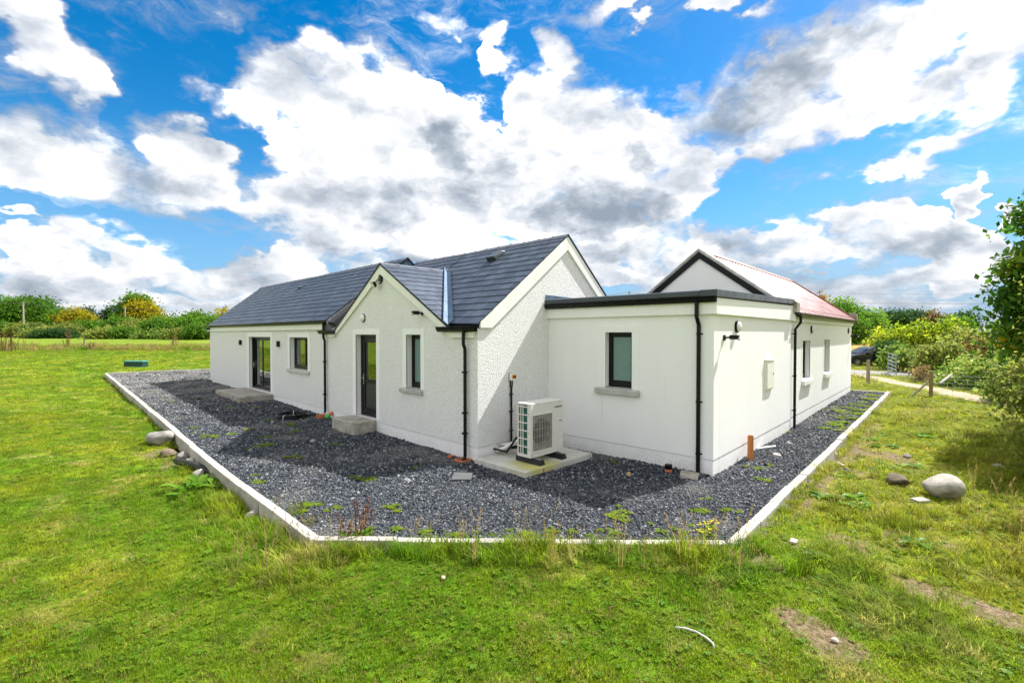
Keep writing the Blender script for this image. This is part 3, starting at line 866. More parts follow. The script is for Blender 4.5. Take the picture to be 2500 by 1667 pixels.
def drape(name, line, width, mat, dz=0.012, step=0.5):
    """a strip laid on the land"""
    P = [Vector((x, y)) for x, y in line]
    pts = []
    for a, b in zip(P, P[1:]):
        k = max(1, int((b - a).length / step))
        pts += [a.lerp(b, i / k) for i in range(k)]
    pts.append(P[-1])
    vs, fs = [], []
    nw = 6
    for i, p in enumerate(pts):
        d = (pts[min(i + 1, len(pts) - 1)] - pts[max(0, i - 1)]).normalized()
        s = Vector((-d.y, d.x))
        for j in range(nw + 1):
            w = (j / nw - 0.5) * width * (1 + 0.12 * sin(i * 1.7 + j * 0.3) if j in (0, nw) else 1)
            q = p + s * w
            vs.append((q.x, q.y, float(terr(q.x, q.y)) + (dz if 0 < j < nw else -0.02)))
    for i in range(len(pts) - 1):
        for j in range(nw):
            a = i * (nw + 1) + j
            fs.append((a, a + 1, a + nw + 2, a + nw + 1))
    me = bpy.data.meshes.new(name)
    me.from_pydata(vs, [], fs)
    me.materials.append(mat)
    return structure(link(name, me))
ROADLINE = [(45, -40), (39, -6), (38, 3), (38.5, 12), (41, 40), (48, 80)]
PATHLINE = [(36.6, 5.2), (33.5, 3.0), (30, 1.2), (26.5, -0.3), (23, -2.2), (18, -5.5), (10, -12)]
drape('road', ROADLINE, 4.6, M['road_tar'], 0.03)
drape('path', PATHLINE, 1.15, M['path_dirt'], 0.035, 0.4)

def make_gravel():
    bm = bmesh.new()
    vs = [bm.verts.new((x, y, 0)) for x, y in GRAVEL]
    bm.faces.new(vs)
    bmesh.ops.triangulate(bm, faces=bm.faces[:])
    for x in np.arange(2.4, 24.8, 0.3):
        bmesh.ops.bisect_plane(bm, geom=bm.verts[:] + bm.edges[:] + bm.faces[:], plane_co=(x, 0, 0), plane_no=(1, 0, 0))
    for y in np.arange(1.8, 34.4, 0.3):
        bmesh.ops.bisect_plane(bm, geom=bm.verts[:] + bm.edges[:] + bm.faces[:], plane_co=(0, y, 0), plane_no=(0, 1, 0))
    for v in bm.verts:
        v.co.z = float(gz(v.co.x, v.co.y))
    bmesh.ops.recalc_face_normals(bm, faces=bm.faces)
    me = bpy.data.meshes.new('gravel_bed')
    bm.to_mesh(me)
    bm.free()
    if me.polygons[0].normal.z < 0:
        me.flip_normals()
    me.polygons.foreach_set('use_smooth', [True] * len(me.polygons))
    me.materials.append(M['gravel_bed'])
    structure(link('gravel_bed', me))
make_gravel()

# ------------------------------------------------------------------ kerb: one edging stone after another
def make_kerb():
    e = bpy.data.objects.new('kerb', None)
    COL.objects.link(e)
    e.location = (2.5, 5.4, 0)
    structure(e)
    BASE[e.name] = Vector(e.location)
    def run(line, side, L=0.915):
        w, h = 0.125, 0.30
        P = [Vector(p) for p in line]
        seg, tot = [], 0
        for a, b in zip(P, P[1:]):
            seg.append((tot, a, b))
            tot += (b - a).length
        def at(s):
            for t, a, b in reversed(seg):
                if s >= t - 1e-6:
                    return a.lerp(b, (s - t) / (b - a).length)
        n = max(1, round(tot / L))
        for i in range(n):
            s0, s1 = tot * i / n + 0.006, tot * (i + 1) / n - 0.006
            a, b = at(s0), at(s1)
            d = (b - a)
            nrm = Vector((-d.y, d.x, 0)).normalized() * side * w
            jz, jx = random.uniform(-0.008, 0.008), random.uniform(-0.006, 0.006)
            a = a + Vector((0, 0, jz)) + nrm.normalized() * jx
            b = b + Vector((0, 0, jz + random.uniform(-0.006, 0.006))) + nrm.normalized() * jx
            dn = Vector((0, 0, -h))
            mb = MB().prism([a, a + nrm, a + nrm + dn, a + dn], b - a)
            mb.build('kerb_stone', M['kerb_concrete'], e, bevel=0.012)
    run([(4.17, 34.4, .33), (3.39, 21.7, .245), (3.0, 15.2, .18), (2.78, 12, .15), (2.6, 8.6, .12), (2.47, 5.45, .105)], 1)
    run([(2.50, 5.44, .10), (5.66, 1.83, .095)], 1)
    run([(5.70, 1.75, .10), (12, 1.75, .105), (24.85, 1.74, .13)], 1)
    run([(24.73, 1.90, .12), (24.76, 3.0, .12)], 1)
    run([(4.3, 34.45, .34), (10.4, 33.5, .35)], -1)
make_kerb()


# ------------------------------------------------------------------ buildings
def pl_front(u, z, d):   # cottage, long shaded front (normal -X)
    return (6.07 + d, u, z)
def pl_gable(u, z, d):   # cottage, sunlit gable (normal -Y)
    return (u, 6.97 + d, z)
def pl_ext(u, z, d):     # extension, shaded front
    return (8.45 + d, u, z)
def pl_side(u, z, d):    # extension, sunlit side
    return (u, 3.0 + d, z)
def pl_red(u, z, d):     # red roofed house, sunlit side
    return (u, 3.04 + d, z)

def wall_panel(mb, place, u0, u1, z0, z1, holes, thick, face=0.0, gable=None):
    us = sorted({u0, u1, *[h[0] for h in holes], *[h[1] for h in holes], *((gable[0], gable[1]) if gable else ())})
    zs = sorted({z0, z1, *[h[2] for h in holes], *[h[3] for h in holes]})
    us = [u for u in us if u0 <= u <= u1]
    zs = [z for z in zs if z0 <= z <= z1]
    idx = {}
    vs, fs = [], []
    def vid(u, z, d):
        k = (round(u, 4), round(z, 4), d)
        if k not in idx:
            idx[k] = len(vs)
            vs.append(place(u, z, d))
        return idx[k]
    solid = {}
    for i in range(len(us) - 1):
        for j in range(len(zs) - 1):
            cu, cz = (us[i] + us[i + 1]) / 2, (zs[j] + zs[j + 1]) / 2
            solid[i, j] = not any(h[0] < cu < h[1] and h[2] < cz < h[3] for h in holes)
    for (i, j), s in solid.items():
        if not s:
            continue
        q = [(us[i], zs[j]), (us[i + 1], zs[j]), (us[i + 1], zs[j + 1]), (us[i], zs[j + 1])]
        fs.append([vid(*p, face) for p in q])
        fs.append([vid(*p, thick) for p in q][::-1])
        for (di, dj, a, b) in ((0, -1, 0, 1), (1, 0, 1, 2), (0, 1, 2, 3), (-1, 0, 3, 0)):
            if gable and dj == 1 and j == len(zs) - 2 and gable[0] <= us[i] and us[i + 1] <= gable[1]:
                continue
            if not solid.get((i + di, j + dj), False):
                fs.append([vid(*q[a], face), vid(*q[a], thick), vid(*q[b], thick), vid(*q[b], face)])
    if gable:      # the peak carries on from the same face, without a joint
        run = [u for u in us if gable[0] <= u <= gable[1]]
        for d in (face, thick):
            fs.append([vid(u, z1, d) for u in run] + [vid(gable[2], gable[3], d)])
        for u in (gable[0], gable[1]):
            fs.append([vid(u, z1, face), vid(u, z1, thick), vid(gable[2], gable[3], thick), vid(gable[2], gable[3], face)])
    mb.add(vs, fs)
    return mb

# openings: (u0, u1, z0, z1)
SLIDER = (18.29, 20.71, 0.385, 2.385)
LWIN = (14.99, 16.47, 1.345, 2.385)
PDOOR = (10.79, 11.86, 0.355, 2.48)
PWIN = (8.86, 9.44, 1.265, 2.48)
EWIN = (4.57, 5.16, 1.42, 2.53)
RWIN1 = (15.45, 16.43, 1.20, 2.305)
RWIN2 = (18.63, 19.55, 1.20, 2.305)
def grow(h, g=0.02):
    return (h[0] - g, h[1] + g, h[2] - g, h[3] + g)

cottage = thing('cottage', 'long white pebble-dashed cottage with dark slate roofs and a small gabled porch front', 'house', (6.07, 6.97, 0), COT)

def cottage_walls():
    ho = [grow(SLIDER), grow(LWIN), grow(PDOOR), grow(PWIN)]
    mb = MB()
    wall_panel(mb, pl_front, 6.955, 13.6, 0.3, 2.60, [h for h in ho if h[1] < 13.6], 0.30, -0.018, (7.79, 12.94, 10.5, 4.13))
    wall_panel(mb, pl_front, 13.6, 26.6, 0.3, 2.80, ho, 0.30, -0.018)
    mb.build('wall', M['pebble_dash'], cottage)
    mb = MB()
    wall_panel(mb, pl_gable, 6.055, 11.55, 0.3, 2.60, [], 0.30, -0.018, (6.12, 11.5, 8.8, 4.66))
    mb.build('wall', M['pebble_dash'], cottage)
    mb = MB()
    mb.box((6.07, 26.3, -0.3), (11.55, 26.59, 2.75))
    mb.prism([(6.1, 26.59, 2.75), (10.76, 26.59, 2.75), (8.43, 26.59, 4.74)], (0, -0.28, 0))
    mb.build('wall', M['pebble_dash'], cottage)
    MB().box((11.25, 7.3, -0.3), (11.56, 26.3, 2.5)).build('wall', M['pebble_dash'], cottage)
    mb = MB()
    wall_panel(mb, pl_front, 6.975, 26.6, -0.3, 0.298, [grow(PDOOR), grow(SLIDER)], 0.30, 0.0)
    wall_panel(mb, pl_gable, 6.074, 11.55, -0.3, 0.298, [], 0.30, 0.001)
    mb.build('plinth', M['white_render'], cottage)
    mb = MB()
    mb.box((8.6, 7.4, 0.30), (8.7, 26.2, 2.75))
    mb.box((6.40, 7.4, 0.24), (11.2, 26.2, 0.30))
    mb.box((6.4, 12.7, 0.3), (8.6, 12.8, 2.7))
    mb.box((6.4, 17.3, 0.3), (8.6, 17.4, 2.7))
    mb.box((6.4, 10.0, 0.3), (8.6, 10.1, 2.7))
    mb.build('room_lining', M['room'], cottage)
cottage_walls()

def surround(par, place, o, w=0.165, deep=0.14, proud=-0.030, sides=True, mat='white_render', thr=False):
    u0, u1, z0, z1 = o
    mb = MB()
    zb = z0 - (0.0 if not thr else 0.0)
    mb.box((u0 - w, z1, proud), (u1 + w, z1 + w * 0.82, 0.02), place)
    for a, b in ((u0 - w, u0), (u1, u1 + w)):
        mb.box((a, zb, proud), (b, z1, 0.02), place)
    g = 0.03
    mb.box((u0 - g, z1 + 0.002, 0.02), (u1 + g, z1 + g, deep + .05), place)
    for a, b in ((u0 - g, u0 - 0.001), (u1 + 0.001, u1 + g)):
        mb.box((a, zb, 0.02), (b, z1 + g, deep + .05), place)
    # rounded return of the render into the reveal
    for a, b in ((u0 - 0.012, u0), (u1, u1 + 0.012)):
        mb.box((a, zb, proud + 0.002), (b, z1 + .001, 0.03), place)
    return mb.build('surround', M[mat], par, bevel=0.006)

def sill(par, place, u0, u1, z0, z1, mat='sill_concrete', out=0.085):
    mb = MB()
    P = lambda u, z, d: place(u, z, d)
    vs = []
    for u in (u0, u1):
        vs += [P(u, z0, -out), P(u, z1 - 0.018, -out), P(u, z1 + 0.008, 0.145), P(u, z0, 0.145)]
    mb.add(vs, [(0, 1, 2, 3), (4, 7, 6, 5), (0, 4, 5, 1), (1, 5, 6, 2), (2, 6, 7, 3), (3, 7, 4, 0)])
    return mb.build('sill', M[mat], par, bevel=0.012)

def window(par, place, o, sl, mull=None, frosted=False, curtain=None, fw=0.075, d=0.125, sur=0.165, sill_mat='sill_concrete', sur_mat='white_render', proud=-0.030, open_light=False):
    u0, u1, z0, z1 = o
    zf = z0 + 0.012
    mb = MB()
    for a, b in (((u0, z1 - fw), (u1, z1)), ((u0, zf), (u1, zf + fw + .03)), ((u0, zf + fw + .03), (u0 + fw, z1 - fw)), ((u1 - fw, zf + fw + .03), (u1, z1 - fw))):
        mb.box((*a, d), (*b, d + 0.07), place)
    cells = [(u0 + fw, u1 - fw)]
    if mull:
        mb.box((mull - fw * 0.55, zf + fw + .03, d + .002), (mull + fw * 0.55, z1 - fw, d + 0.068), place)
        cells = [(u0 + fw, mull - fw * .55), (mull + fw * .55, u1 - fw)]
    for (a, b) in cells:      # glazing bead round each light
        for p, q in (((a, z1 - fw - .02), (b, z1 - fw)), ((a, zf + fw + .03), (b, zf + fw + .05)), ((a, zf + fw + .05), (a + .02, z1 - fw - .02)), ((b - .02, zf + fw + .05), (b, z1 - fw - .02))):
            mb.box((*p, d + .014), (*q, d + .06), place)
    w = mb.build('window', M['frame_black'], par, bevel=0.006)
    for (a, b) in cells:
        MB().box((a + .01, zf + fw + .04, d + .030), (b - .01, z1 - fw - .01, d + .044), place).build('pane', M['frosted_glass' if frosted else 'glass'], w, fit=False)
    if sl:
        sill(w, place, *sl, mat=sill_mat).location = (0, 0, 0)
    surround(w, place, o, sur, d, proud, mat=sur_mat).location = (0, 0, 0)
    if curtain:
        mb = MB()
        n = 22
        a, b = curtain
        vs, fs = [], []
        for i in range(n + 1):
            u = a + (b - a) * i / n
            dd = d + 0.30 + 0.025 * sin(i * 1.9)
            vs += [place(u, z0, dd), place(u, z1, dd)]
        fs = [(2 * i, 2 * i + 2, 2 * i + 3, 2 * i + 1) for i in range(n)]
        mb.add(vs, fs).build('curtain', M['curtain'], w, smooth=True, fit=False)
    return w

window(cottage, pl_front, LWIN, (14.85, 16.64, 1.245, 1.345), mull=15.55, curtain=(15.9, 16.6))
window(cottage, pl_front, PWIN, (8.77, 9.66, 1.155, 1.262), frosted=True, sur=0.15)

def doors():
    # half glazed back door in the porch gable
    u0, u1, z0, z1 = PDOOR
    d = 0.12
    mb = MB()
    fw = 0.085
    mb.box((u0, z1 - fw, d), (u1, z1, d + .08), pl_front)
    mb.box((u0, z0, d), (u0 + fw, z1 - fw, d + .08), pl_front)
    mb.box((u1 - fw, z0, d), (u1, z1 - fw, d + .08), pl_front)
    mb.box((u0 + fw, z0, d), (u1 - fw, z0 + .05, d + .08), pl_front)
    a, b = u0 + fw + .004, u1 - fw - .004
    st = 0.12
    zm = 1.32
    for p, q in (((a, z1 - fw - st), (b, z1 - fw - .004)), ((a, z0 + .054), (b, z0 + .054 + 0.15)), ((a, zm - .10), (b, zm)),
                 ((a, z0 + .204), (a + st, z1 - fw - st)), ((b - st, z0 + .204), (b, z1 - fw - st))):
        mb.box((*p, d + .012), (*q, d + .066), pl_front)
    dr = mb.build('door', M['frame_black'], cottage, bevel=0.005)
    MB().box((a + st - .01, zm - .01, d + .034), (b - st + .01, z1 - fw - st + .01, d + .048), pl_front).build('pane', M['glass'], dr, fit=False)
    mb = MB().box((a + st - .01, z0 + .19, d + .032), (b - st + .01, zm - .09, d + .060), pl_front)
    mb.box((a + st + .05, z0 + .26, d + .024), (b - st - .05, zm - .17, d + .034), pl_front)
    mb.build('panel', M['door_panel'], dr, bevel=0.006, fit=False)
    h = MB()
    hu = b - st * 0.5
    h.box((hu - .016, 1.17, d - .002), (hu + .016, 1.44, d + .012), pl_front)
    h.tube([pl_front(hu, 1.34, d - .002), pl_front(hu, 1.34, d - .045), pl_front(hu - .12, 1.345, d - .05)], 0.010, 8)
    h.build('handle', M['steel'], dr, bevel=0.003, fit=False)
    MB().box((a + 0.35, z0 + .95, d + .30), (a + 0.9, z0 + 2.0, d + .33), pl_front).build('curtain', M['curtain'], dr, fit=False)
    surround(dr, pl_front, PDOOR, 0.165, d).location = (0, 0, 0)
    # sliding patio door
    u0, u1, z0, z1 = SLIDER
    d = 0.085
    mb = MB()
    fw = 0.055
    mb.box((u0, z1 - fw, d), (u1, z1, d + .14), pl_front)
    mb.box((u0, z0, d), (u0 + fw, z1 - fw, d + .14), pl_front)
    mb.box((u1 - fw, z0, d), (u1, z1 - fw, d + .14), pl_front)
    mb.box((u0 + fw, z0, d), (u1 - fw, z0 + .05, d + .14), pl_front)
    sd = mb.build('sliding_door', M['frame_black'], cottage, bevel=0.005)
    mid = 19.50
    for (a, b, dd, nm) in ((u0 + fw, mid + .05, d + .004, 0), (mid - .05, u1 - fw, d + .07, 1)):
        st = 0.085
        s = MB()
        for p, q in (((a, z1 - fw - st), (b, z1 - fw - .003)), ((a, z0 + .053), (b, z0 + .053 + st)), ((a, z0 + .053 + st), (a + st * .8, z1 - fw - st)), ((b - st, z0 + .053 + st), (b, z1 - fw - st))):
            s.box((*p, dd), (*q, dd + .05), pl_front)
        s.build('sash', M['frame_black'], sd, bevel=0.004, fit=False)
        MB().box((a + st * .8 - .01, z0 + st + .04, dd + .018), (b - st + .01, z1 - fw - st + .01, dd + .032), pl_front).build('pane', M['glass'], sd, fit=False)
    h = MB()
    hu = u1 - fw - .055
    d += .06
    h.box((hu - .015, 1.15, d + .0), (hu + .015, 1.42, d + .014), pl_front)
    h.tube([pl_front(hu, 1.36, d), pl_front(hu, 1.36, d - .04), pl_front(hu, 1.2, d - .045)], .010, 8)
    h.build('handle', M['steel'], sd, bevel=0.003, fit=False)
    MB().box((19.7, z0, d + .40), (20.45, z1, d + .44), pl_front).build('curtain', M['curtain'], sd, fit=False)
    MB().box((u0 + .02, z0 - .012, 0.03), (u1 - .02, z0 + .012, d), pl_front).build('threshold', M['steel'], sd, bevel=.003, fit=False)
    surround(sd, pl_front, SLIDER, 0.20, 0.12).location = (0, 0, 0)
doors()

# ---- slates
def clip(poly, reg):
    """Sutherland-Hodgman; reg convex, counter-clockwise"""
    out = poly
    for i in range(len(reg)):
        ax, ay = reg[i]
        bx, by = reg[(i + 1) % len(reg)]
        inp, out = out, []
        if not inp:
            break
        side = lambda p: (bx - ax) * (p[1] - ay) - (by - ay) * (p[0] - ax)
        for j in range(len(inp)):
            p, q = inp[j], inp[(j + 1) % len(inp)]
            sp, sq = side(p), side(q)
            if sp >= 0:
                out.append(p)
            if (sp >= 0) != (sq >= 0):
                t = sp / (sp - sq)
                out.append((p[0] + (q[0] - p[0]) * t, p[1] + (q[1] - p[1]) * t))
    return out
def area2(p):
    return sum(p[i][0] * p[(i + 1) % len(p)][1] - p[(i + 1) % len(p)][0] * p[i][1] for i in range(len(p)))

class Slope:
    def __init__(self, O, eu, run, rise):
        self.O = Vector(O)
        self.eu = Vector(eu)
        r = Vector(run)
        self.k = sqrt(1 + rise * rise)       # metres up the slope per metre of plan
        self.r = r
        self.ev = (r + Vector((0, 0, rise))).normalized()
        self.n = self.eu.cross(self.ev)
        if self.n.z < 0:
            self.n = -self.n
    def uv(self, x, y):
        d = Vector((x, y, 0)) - Vector((self.O.x, self.O.y, 0))
        return (d.dot(self.eu), d.dot(self.r) * self.k)
    def at(self, u, v, h=0.0):
        return self.O + self.eu * u + self.ev * v + self.n * h
    def slates(self, plan, gauge=0.245, w=0.303, par=None, single=10**6, order=None, shift=0.0):
        reg = [self.uv(*p) for p in plan]
        if area2(reg) < 0:
            reg = reg[::-1]
        us = [p[0] for p in reg]
        vs = [p[1] for p in reg]
        out = []
        k0, k1 = int(math.floor(min(vs) / gauge)), int(math.ceil(max(vs) / gauge))
        for k in range(k0, k1):
            off = (0.5 * w if k % 2 else 0.0) + shift
            j0 = int(math.floor((min(us) - off) / w))
            for j in range(j0, int(math.ceil((max(us) - off) / w)) + 1):
                a, b = j * w + off + 0.0030, (j + 1) * w + off - 0.0030
                v0, v1 = k * gauge + random.uniform(-.0025, .0025), (k + 1) * gauge + 0.07
                p = clip([(a, v0), (b, v0), (b, v1), (a, v1)], reg)
                if len(p) >= 3 and abs(area2(p)) > 0.004:
                    lift = random.uniform(0, .0025)
                    hh = lambda v, v0=v0, l=lift: 0.003 + l + 0.014 * (1 - (v - v0) / (gauge + .07))
                    out.append([self.at(u, v, hh(v)) for u, v in p] + [self.at(u, v, hh(v) - 0.009) for u, v in p])
        if order:
            out.sort(key=order)
        for i, q in enumerate(out):
            if i >= single:
                break
            n = len(q) // 2
            MB().add(q, [tuple(range(n)), tuple(range(n, 2 * n))[::-1]] + [(e, e + n, (e + 1) % n + n, (e + 1) % n) for e in range(n)]).build('slate', M['slate'], par, recalc=False, fit=False)
        rest = out[single:]
        if rest:
            mb = MB()
            for q in rest:
                n = len(q) // 2
                mb.add(q, [tuple(range(n)), tuple(range(n, 2 * n))[::-1]] + [(e, e + n, (e + 1) % n + n, (e + 1) % n) for e in range(n)])
            o = mb.build('slate_courses', M['slate'], par, recalc=False, fit=False)
            o['kind'] = 'stuff'
        return min(single, len(out))

S_MAIN = Slope((6.02, 6.90, 2.695), (0, 1, 0), (1, 0, 0), 0.754)
S_LONG = Slope((5.99, 13.1, 2.885), (0, 1, 0), (1, 0, 0), 0.826)
S_PR = Slope((5.99, 7.75, 2.632), (1, 0, 0), (0, 1, 0), 0.577)
S_PL = Slope((5.99, 13.10, 2.556), (1, 0, 0), (0, -1, 0), 0.64)

def ridge(par, p0, p1, s0, s1, mat='ridge_grey', L=0.46, w=0.13):
    """angled ridge tiles: s0, s1 the directions down the two slopes"""
    p0, p1 = Vector(p0), Vector(p1)
    d = p1 - p0
    n = max(1, round(d.length / L))
    s0, s1 = Vector(s0).normalized(), Vector(s1).normalized()
    for i in range(n):
        a = p0 + d * (i / n)
        e = d * (1 / n)
        lift = Vector((0, 0, 0.03))
        t = 0.016
        for (q, l, k) in ((a + e * .004, e * .992, 0.0),):
            top = [q + lift, q + lift + s0 * w, q + lift + s0 * w - Vector((0, 0, t)), q + lift - Vector((0, 0, t * 1.3)), q + lift + s1 * w - Vector((0, 0, t)), q + lift + s1 * w]
            mb = MB().prism(top, l)
            c = q + l * 0.93
            lf = lift + Vector((0, 0, .012))
            mb.prism([c + lf, c + lf + s0 * w, c + lf + s0 * w - Vector((0, 0, t)), c + lift * .6, c + lf + s1 * w - Vector((0, 0, t)), c + lf + s1 * w], d.normalized() * 0.045)
            mb.build('ridge_tile', M[mat], par, bevel=0.0, fit=False)

def cottage_roof():
    mb = MB()
    mb.prism([(6.10, 6.97, 2.67), (8.8, 6.97, 4.71), (11.52, 6.97, 2.46), (11.52, 6.97, 2.36), (8.8, 6.97, 4.55), (6.16, 6.97, 2.58)], (0, 6.15, 0))
    mb.prism([(6.02, 13.13, 2.83), (8.43, 13.13, 4.82), (10.9, 13.13, 2.80), (10.9, 13.13, 2.66), (8.43, 13.13, 4.66), (6.09, 13.13, 2.74)], (0, 13.6, 0))
    mb.prism([(6.06, 7.85, 2.63), (6.06, 10.5, 4.15), (6.06, 12.95, 2.58), (6.06, 12.8, 2.57), (6.06, 10.5, 4.05), (6.06, 7.95, 2.58)], (2.0, 0, 0))
    rf = mb.build('roof', M['roof_felt'], cottage)
    # back slopes
    mb = MB()
    mb.prism([(8.79, 6.90, 4.80), (11.62, 6.90, 2.44), (11.62, 6.90, 2.41), (8.79, 6.90, 4.765)], (0, 6.2, 0))
    mb.prism([(8.42, 13.08, 4.90), (10.95, 13.08, 2.82), (10.95, 13.08, 2.79), (8.42, 13.08, 4.865)], (0, 13.7, 0))
    mb.build('back_slope', M['slate'], rf, fit=False)
    n = S_MAIN.slates([(6.0, 6.895), (6.045, 7.93), (7.98, 10.5), (8.79, 10.5), (8.79, 6.895)], par=rf)
    n += S_PR.slates([(5.985, 10.49), (5.985, 7.80), (6.10, 7.82), (8.03, 10.42), (8.06, 10.49)], par=rf, shift=0.1)
    n += S_MAIN.slates([(8.10, 10.6), (8.79, 10.5), (8.79, 13.1), (6.35, 13.1)], par=rf, single=40, order=lambda q: -q[0].x)
    S_PL.slates([(5.985, 10.51), (8.0, 10.51), (5.985, 13.05)], par=rf, single=0)
    S_LONG.slates([(5.975, 13.60), (8.42, 13.10), (8.42, 26.80), (5.975, 26.80)], gauge=0.245, w=0.303, par=rf, single=max(0, 299 - n), order=lambda q: q[0].y + 0.3 * q[0].x)
    # leaded end of the raised roof, valleys
    mb = MB()
    mb.prism([(8.43, 13.10, 4.86), (7.35, 13.10, 3.95), (9.45, 13.10, 3.95)], (0, -0.03, 0))
    mb.build('lead_gable_end', M['lead'], rf, fit=False)
    mb = MB()
    for a, b in (((8.43, 13.06, 4.93), (7.3, 13.06, 3.99)), ((8.43, 13.06, 4.93), (9.5, 13.06, 4.02))):
        a, b = Vector(a), Vector(b)
        mb.prism([a, b, b - Vector((0, 0, .06)), a - Vector((0, 0, .06))], (0, -0.035, 0))
    mb.build('verge_trim', M['black_plastic'], rf, fit=False)
    mb = MB()
    lo, hi = Vector((5.99, 7.80, 2.70)), Vector((8.04, 10.5, 4.25))
    am, bm_ = S_MAIN.ev.cross(S_MAIN.n), None
    for sl, sgn in ((S_MAIN, -1), (S_PR, 1)):
        across = sl.n.cross(hi - lo).normalized() * (0.15 if sgn < 0 else 0.11)
        if sl is S_MAIN:
            across = across if across.y < 0 else -across
        else:
            across = across if across.x < 0 or across.y > 0 else -across
        up = sl.n * 0.045
        mb.prism([lo, hi, hi + across * 0.8 + up, lo + across + up], (0, 0, -0.012))
    mb.build('valley_lead', M['lead'], rf, fit=False)
    mb = MB()
    L = [Vector((5.985, 13.62, 2.885)), Vector((6.5, 13.51, 3.30)), Vector((7.1, 13.39, 3.79)), Vector((7.7, 13.27, 4.28))]
    K = [Vector((5.985, 12.98, 2.585)), Vector((6.5, 12.62, 2.83)), Vector((7.1, 12.1, 3.16)), Vector((7.7, 11.5, 3.55))]
    vs, fs = [], []
    for a, b in zip(L, K):
        for t in (0, .25, .5, .75, 1):
            q = a.lerp(b, t)
            q.z -= 0.16 * sin(pi * min(1, t * 1.2)) * 0.6
            vs.append(q)
    for i in range(3):
        for j in range(4):
            fs.append((i * 5 + j, i * 5 + j + 1, i * 5 + j + 6, i * 5 + j + 5))
    mb.add(vs, fs)
    mb.prism([L[0], K[0], K[0] + Vector((0, 0, -.07)), Vector((5.985, 13.3, 2.52)), L[0] + Vector((0, 0, -.28))], (0.02, 0, 0))
    mb.build('valley_lead', M['old_lead'], rf, fit=False)
    # ridges
    fs_, bs_ = (-1, 0, -0.754), (1, 0, -0.83)
    ridge(rf, (8.80, 6.90, 4.79), (8.80, 13.06, 4.79), fs_, bs_)
    ridge(rf, (8.43, 13.06, 4.895), (8.43, 26.8, 4.895), (-1, 0, -.826), (1, 0, -.83))
    ridge(rf, (5.985, 10.5, 4.215), (8.0, 10.5, 4.215), (0, -1, -.577), (0, 1, -.64), w=0.11)
    MB().box((7.93, 10.40, 4.17), (8.12, 10.60, 4.27)).build('lead_saddle', M['lead'], rf, bevel=.03, fit=False)
    # roof vents
    u, v = S_MAIN.uv(8.35, 8.85)
    mb = MB()
    q = lambda a, b, h: tuple(S_MAIN.at(u + a, v + b, h))
    mb.add([q(-.17, -.2, .02), q(.17, -.2, .02), q(.17, .22, .02), q(-.17, .22, .02), q(-.15, -.21, .13), q(.15, -.21, .13), q(.15, .12, .10), q(-.15, .12, .10)],
           [(0, 1, 5, 4), (1, 2, 6, 5), (2, 3, 7, 6), (3, 0, 4, 7), (4, 5, 6, 7), (0, 3, 2, 1)])
    mb.build('roof_vent', M['zinc_cap'], cottage, bevel=.01)
    u, v = S_LONG.uv(7.85, 20.0)
    mb = MB()
    q = lambda a, b, h: tuple(S_LONG.at(u + a, v + b, h))
    mb.add([q(-.17, -.10, .02), q(.17, -.10, .02), q(.17, .13, .02), q(-.17, .13, .02), q(-.16, -.11, .07), q(.16, -.11, .07), q(.16, .11, .03), q(-.16, .11, .03)],
           [(0, 1, 5, 4), (1, 2, 6, 5), (2, 3, 7, 6), (3, 0, 4, 7), (4, 5, 6, 7), (0, 3, 2, 1)])
    mb.build('roof_vent', M['zinc_cap'], cottage)
cottage_roof()

def gutter(par, p0, p1, out, r=0.055, mat='black_plastic'):
    """ogee gutter: p0..p1 along the back top edge, out the direction away from the wall"""
    p0, p1, out = Vector(p0), Vector(p1), Vector(out)
    prof = [(0, 0), (0, -0.10), (0.05, -0.105), (0.085, -0.075), (0.095, -0.035), (0.115, -0.01), (0.115, 0.0), (0.105, 0.0), (0.085, -0.03), (0.07, -0.07), (0.045, -0.095), (0.008, -0.09), (0.008, 0)]
    return MB().prism([p0 + out * a + Vector((0, 0, b)) for a, b in prof], p1 - p0).build('gutter', M[mat], par, bevel=0)

def downpipe(par, pts, bracket_z, wall_dir, r=0.034):
    o = MB().tube(pts, r, 12).build('downpipe', M['black_plastic'], par, smooth=False)
    x, y = pts[-1][0], pts[-1][1]
    w = Vector(wall_dir)
    s = Vector((-w.y, w.x, 0))
    for z in bracket_z:
        mb = MB()
        c = Vector((x, y, z))
        mb.lathe([(r + .007, -.016), (r + .007, .016)], c, n=12)
        mb.box((-.062, -.012, -.012), (.062, .004, .012), lambda a, b, e, c=c: tuple(c + s * a + w * (b + .05) + Vector((0, 0, e))))
        mb.build('bracket', M['black_plastic'], o, fit=False)
    return o

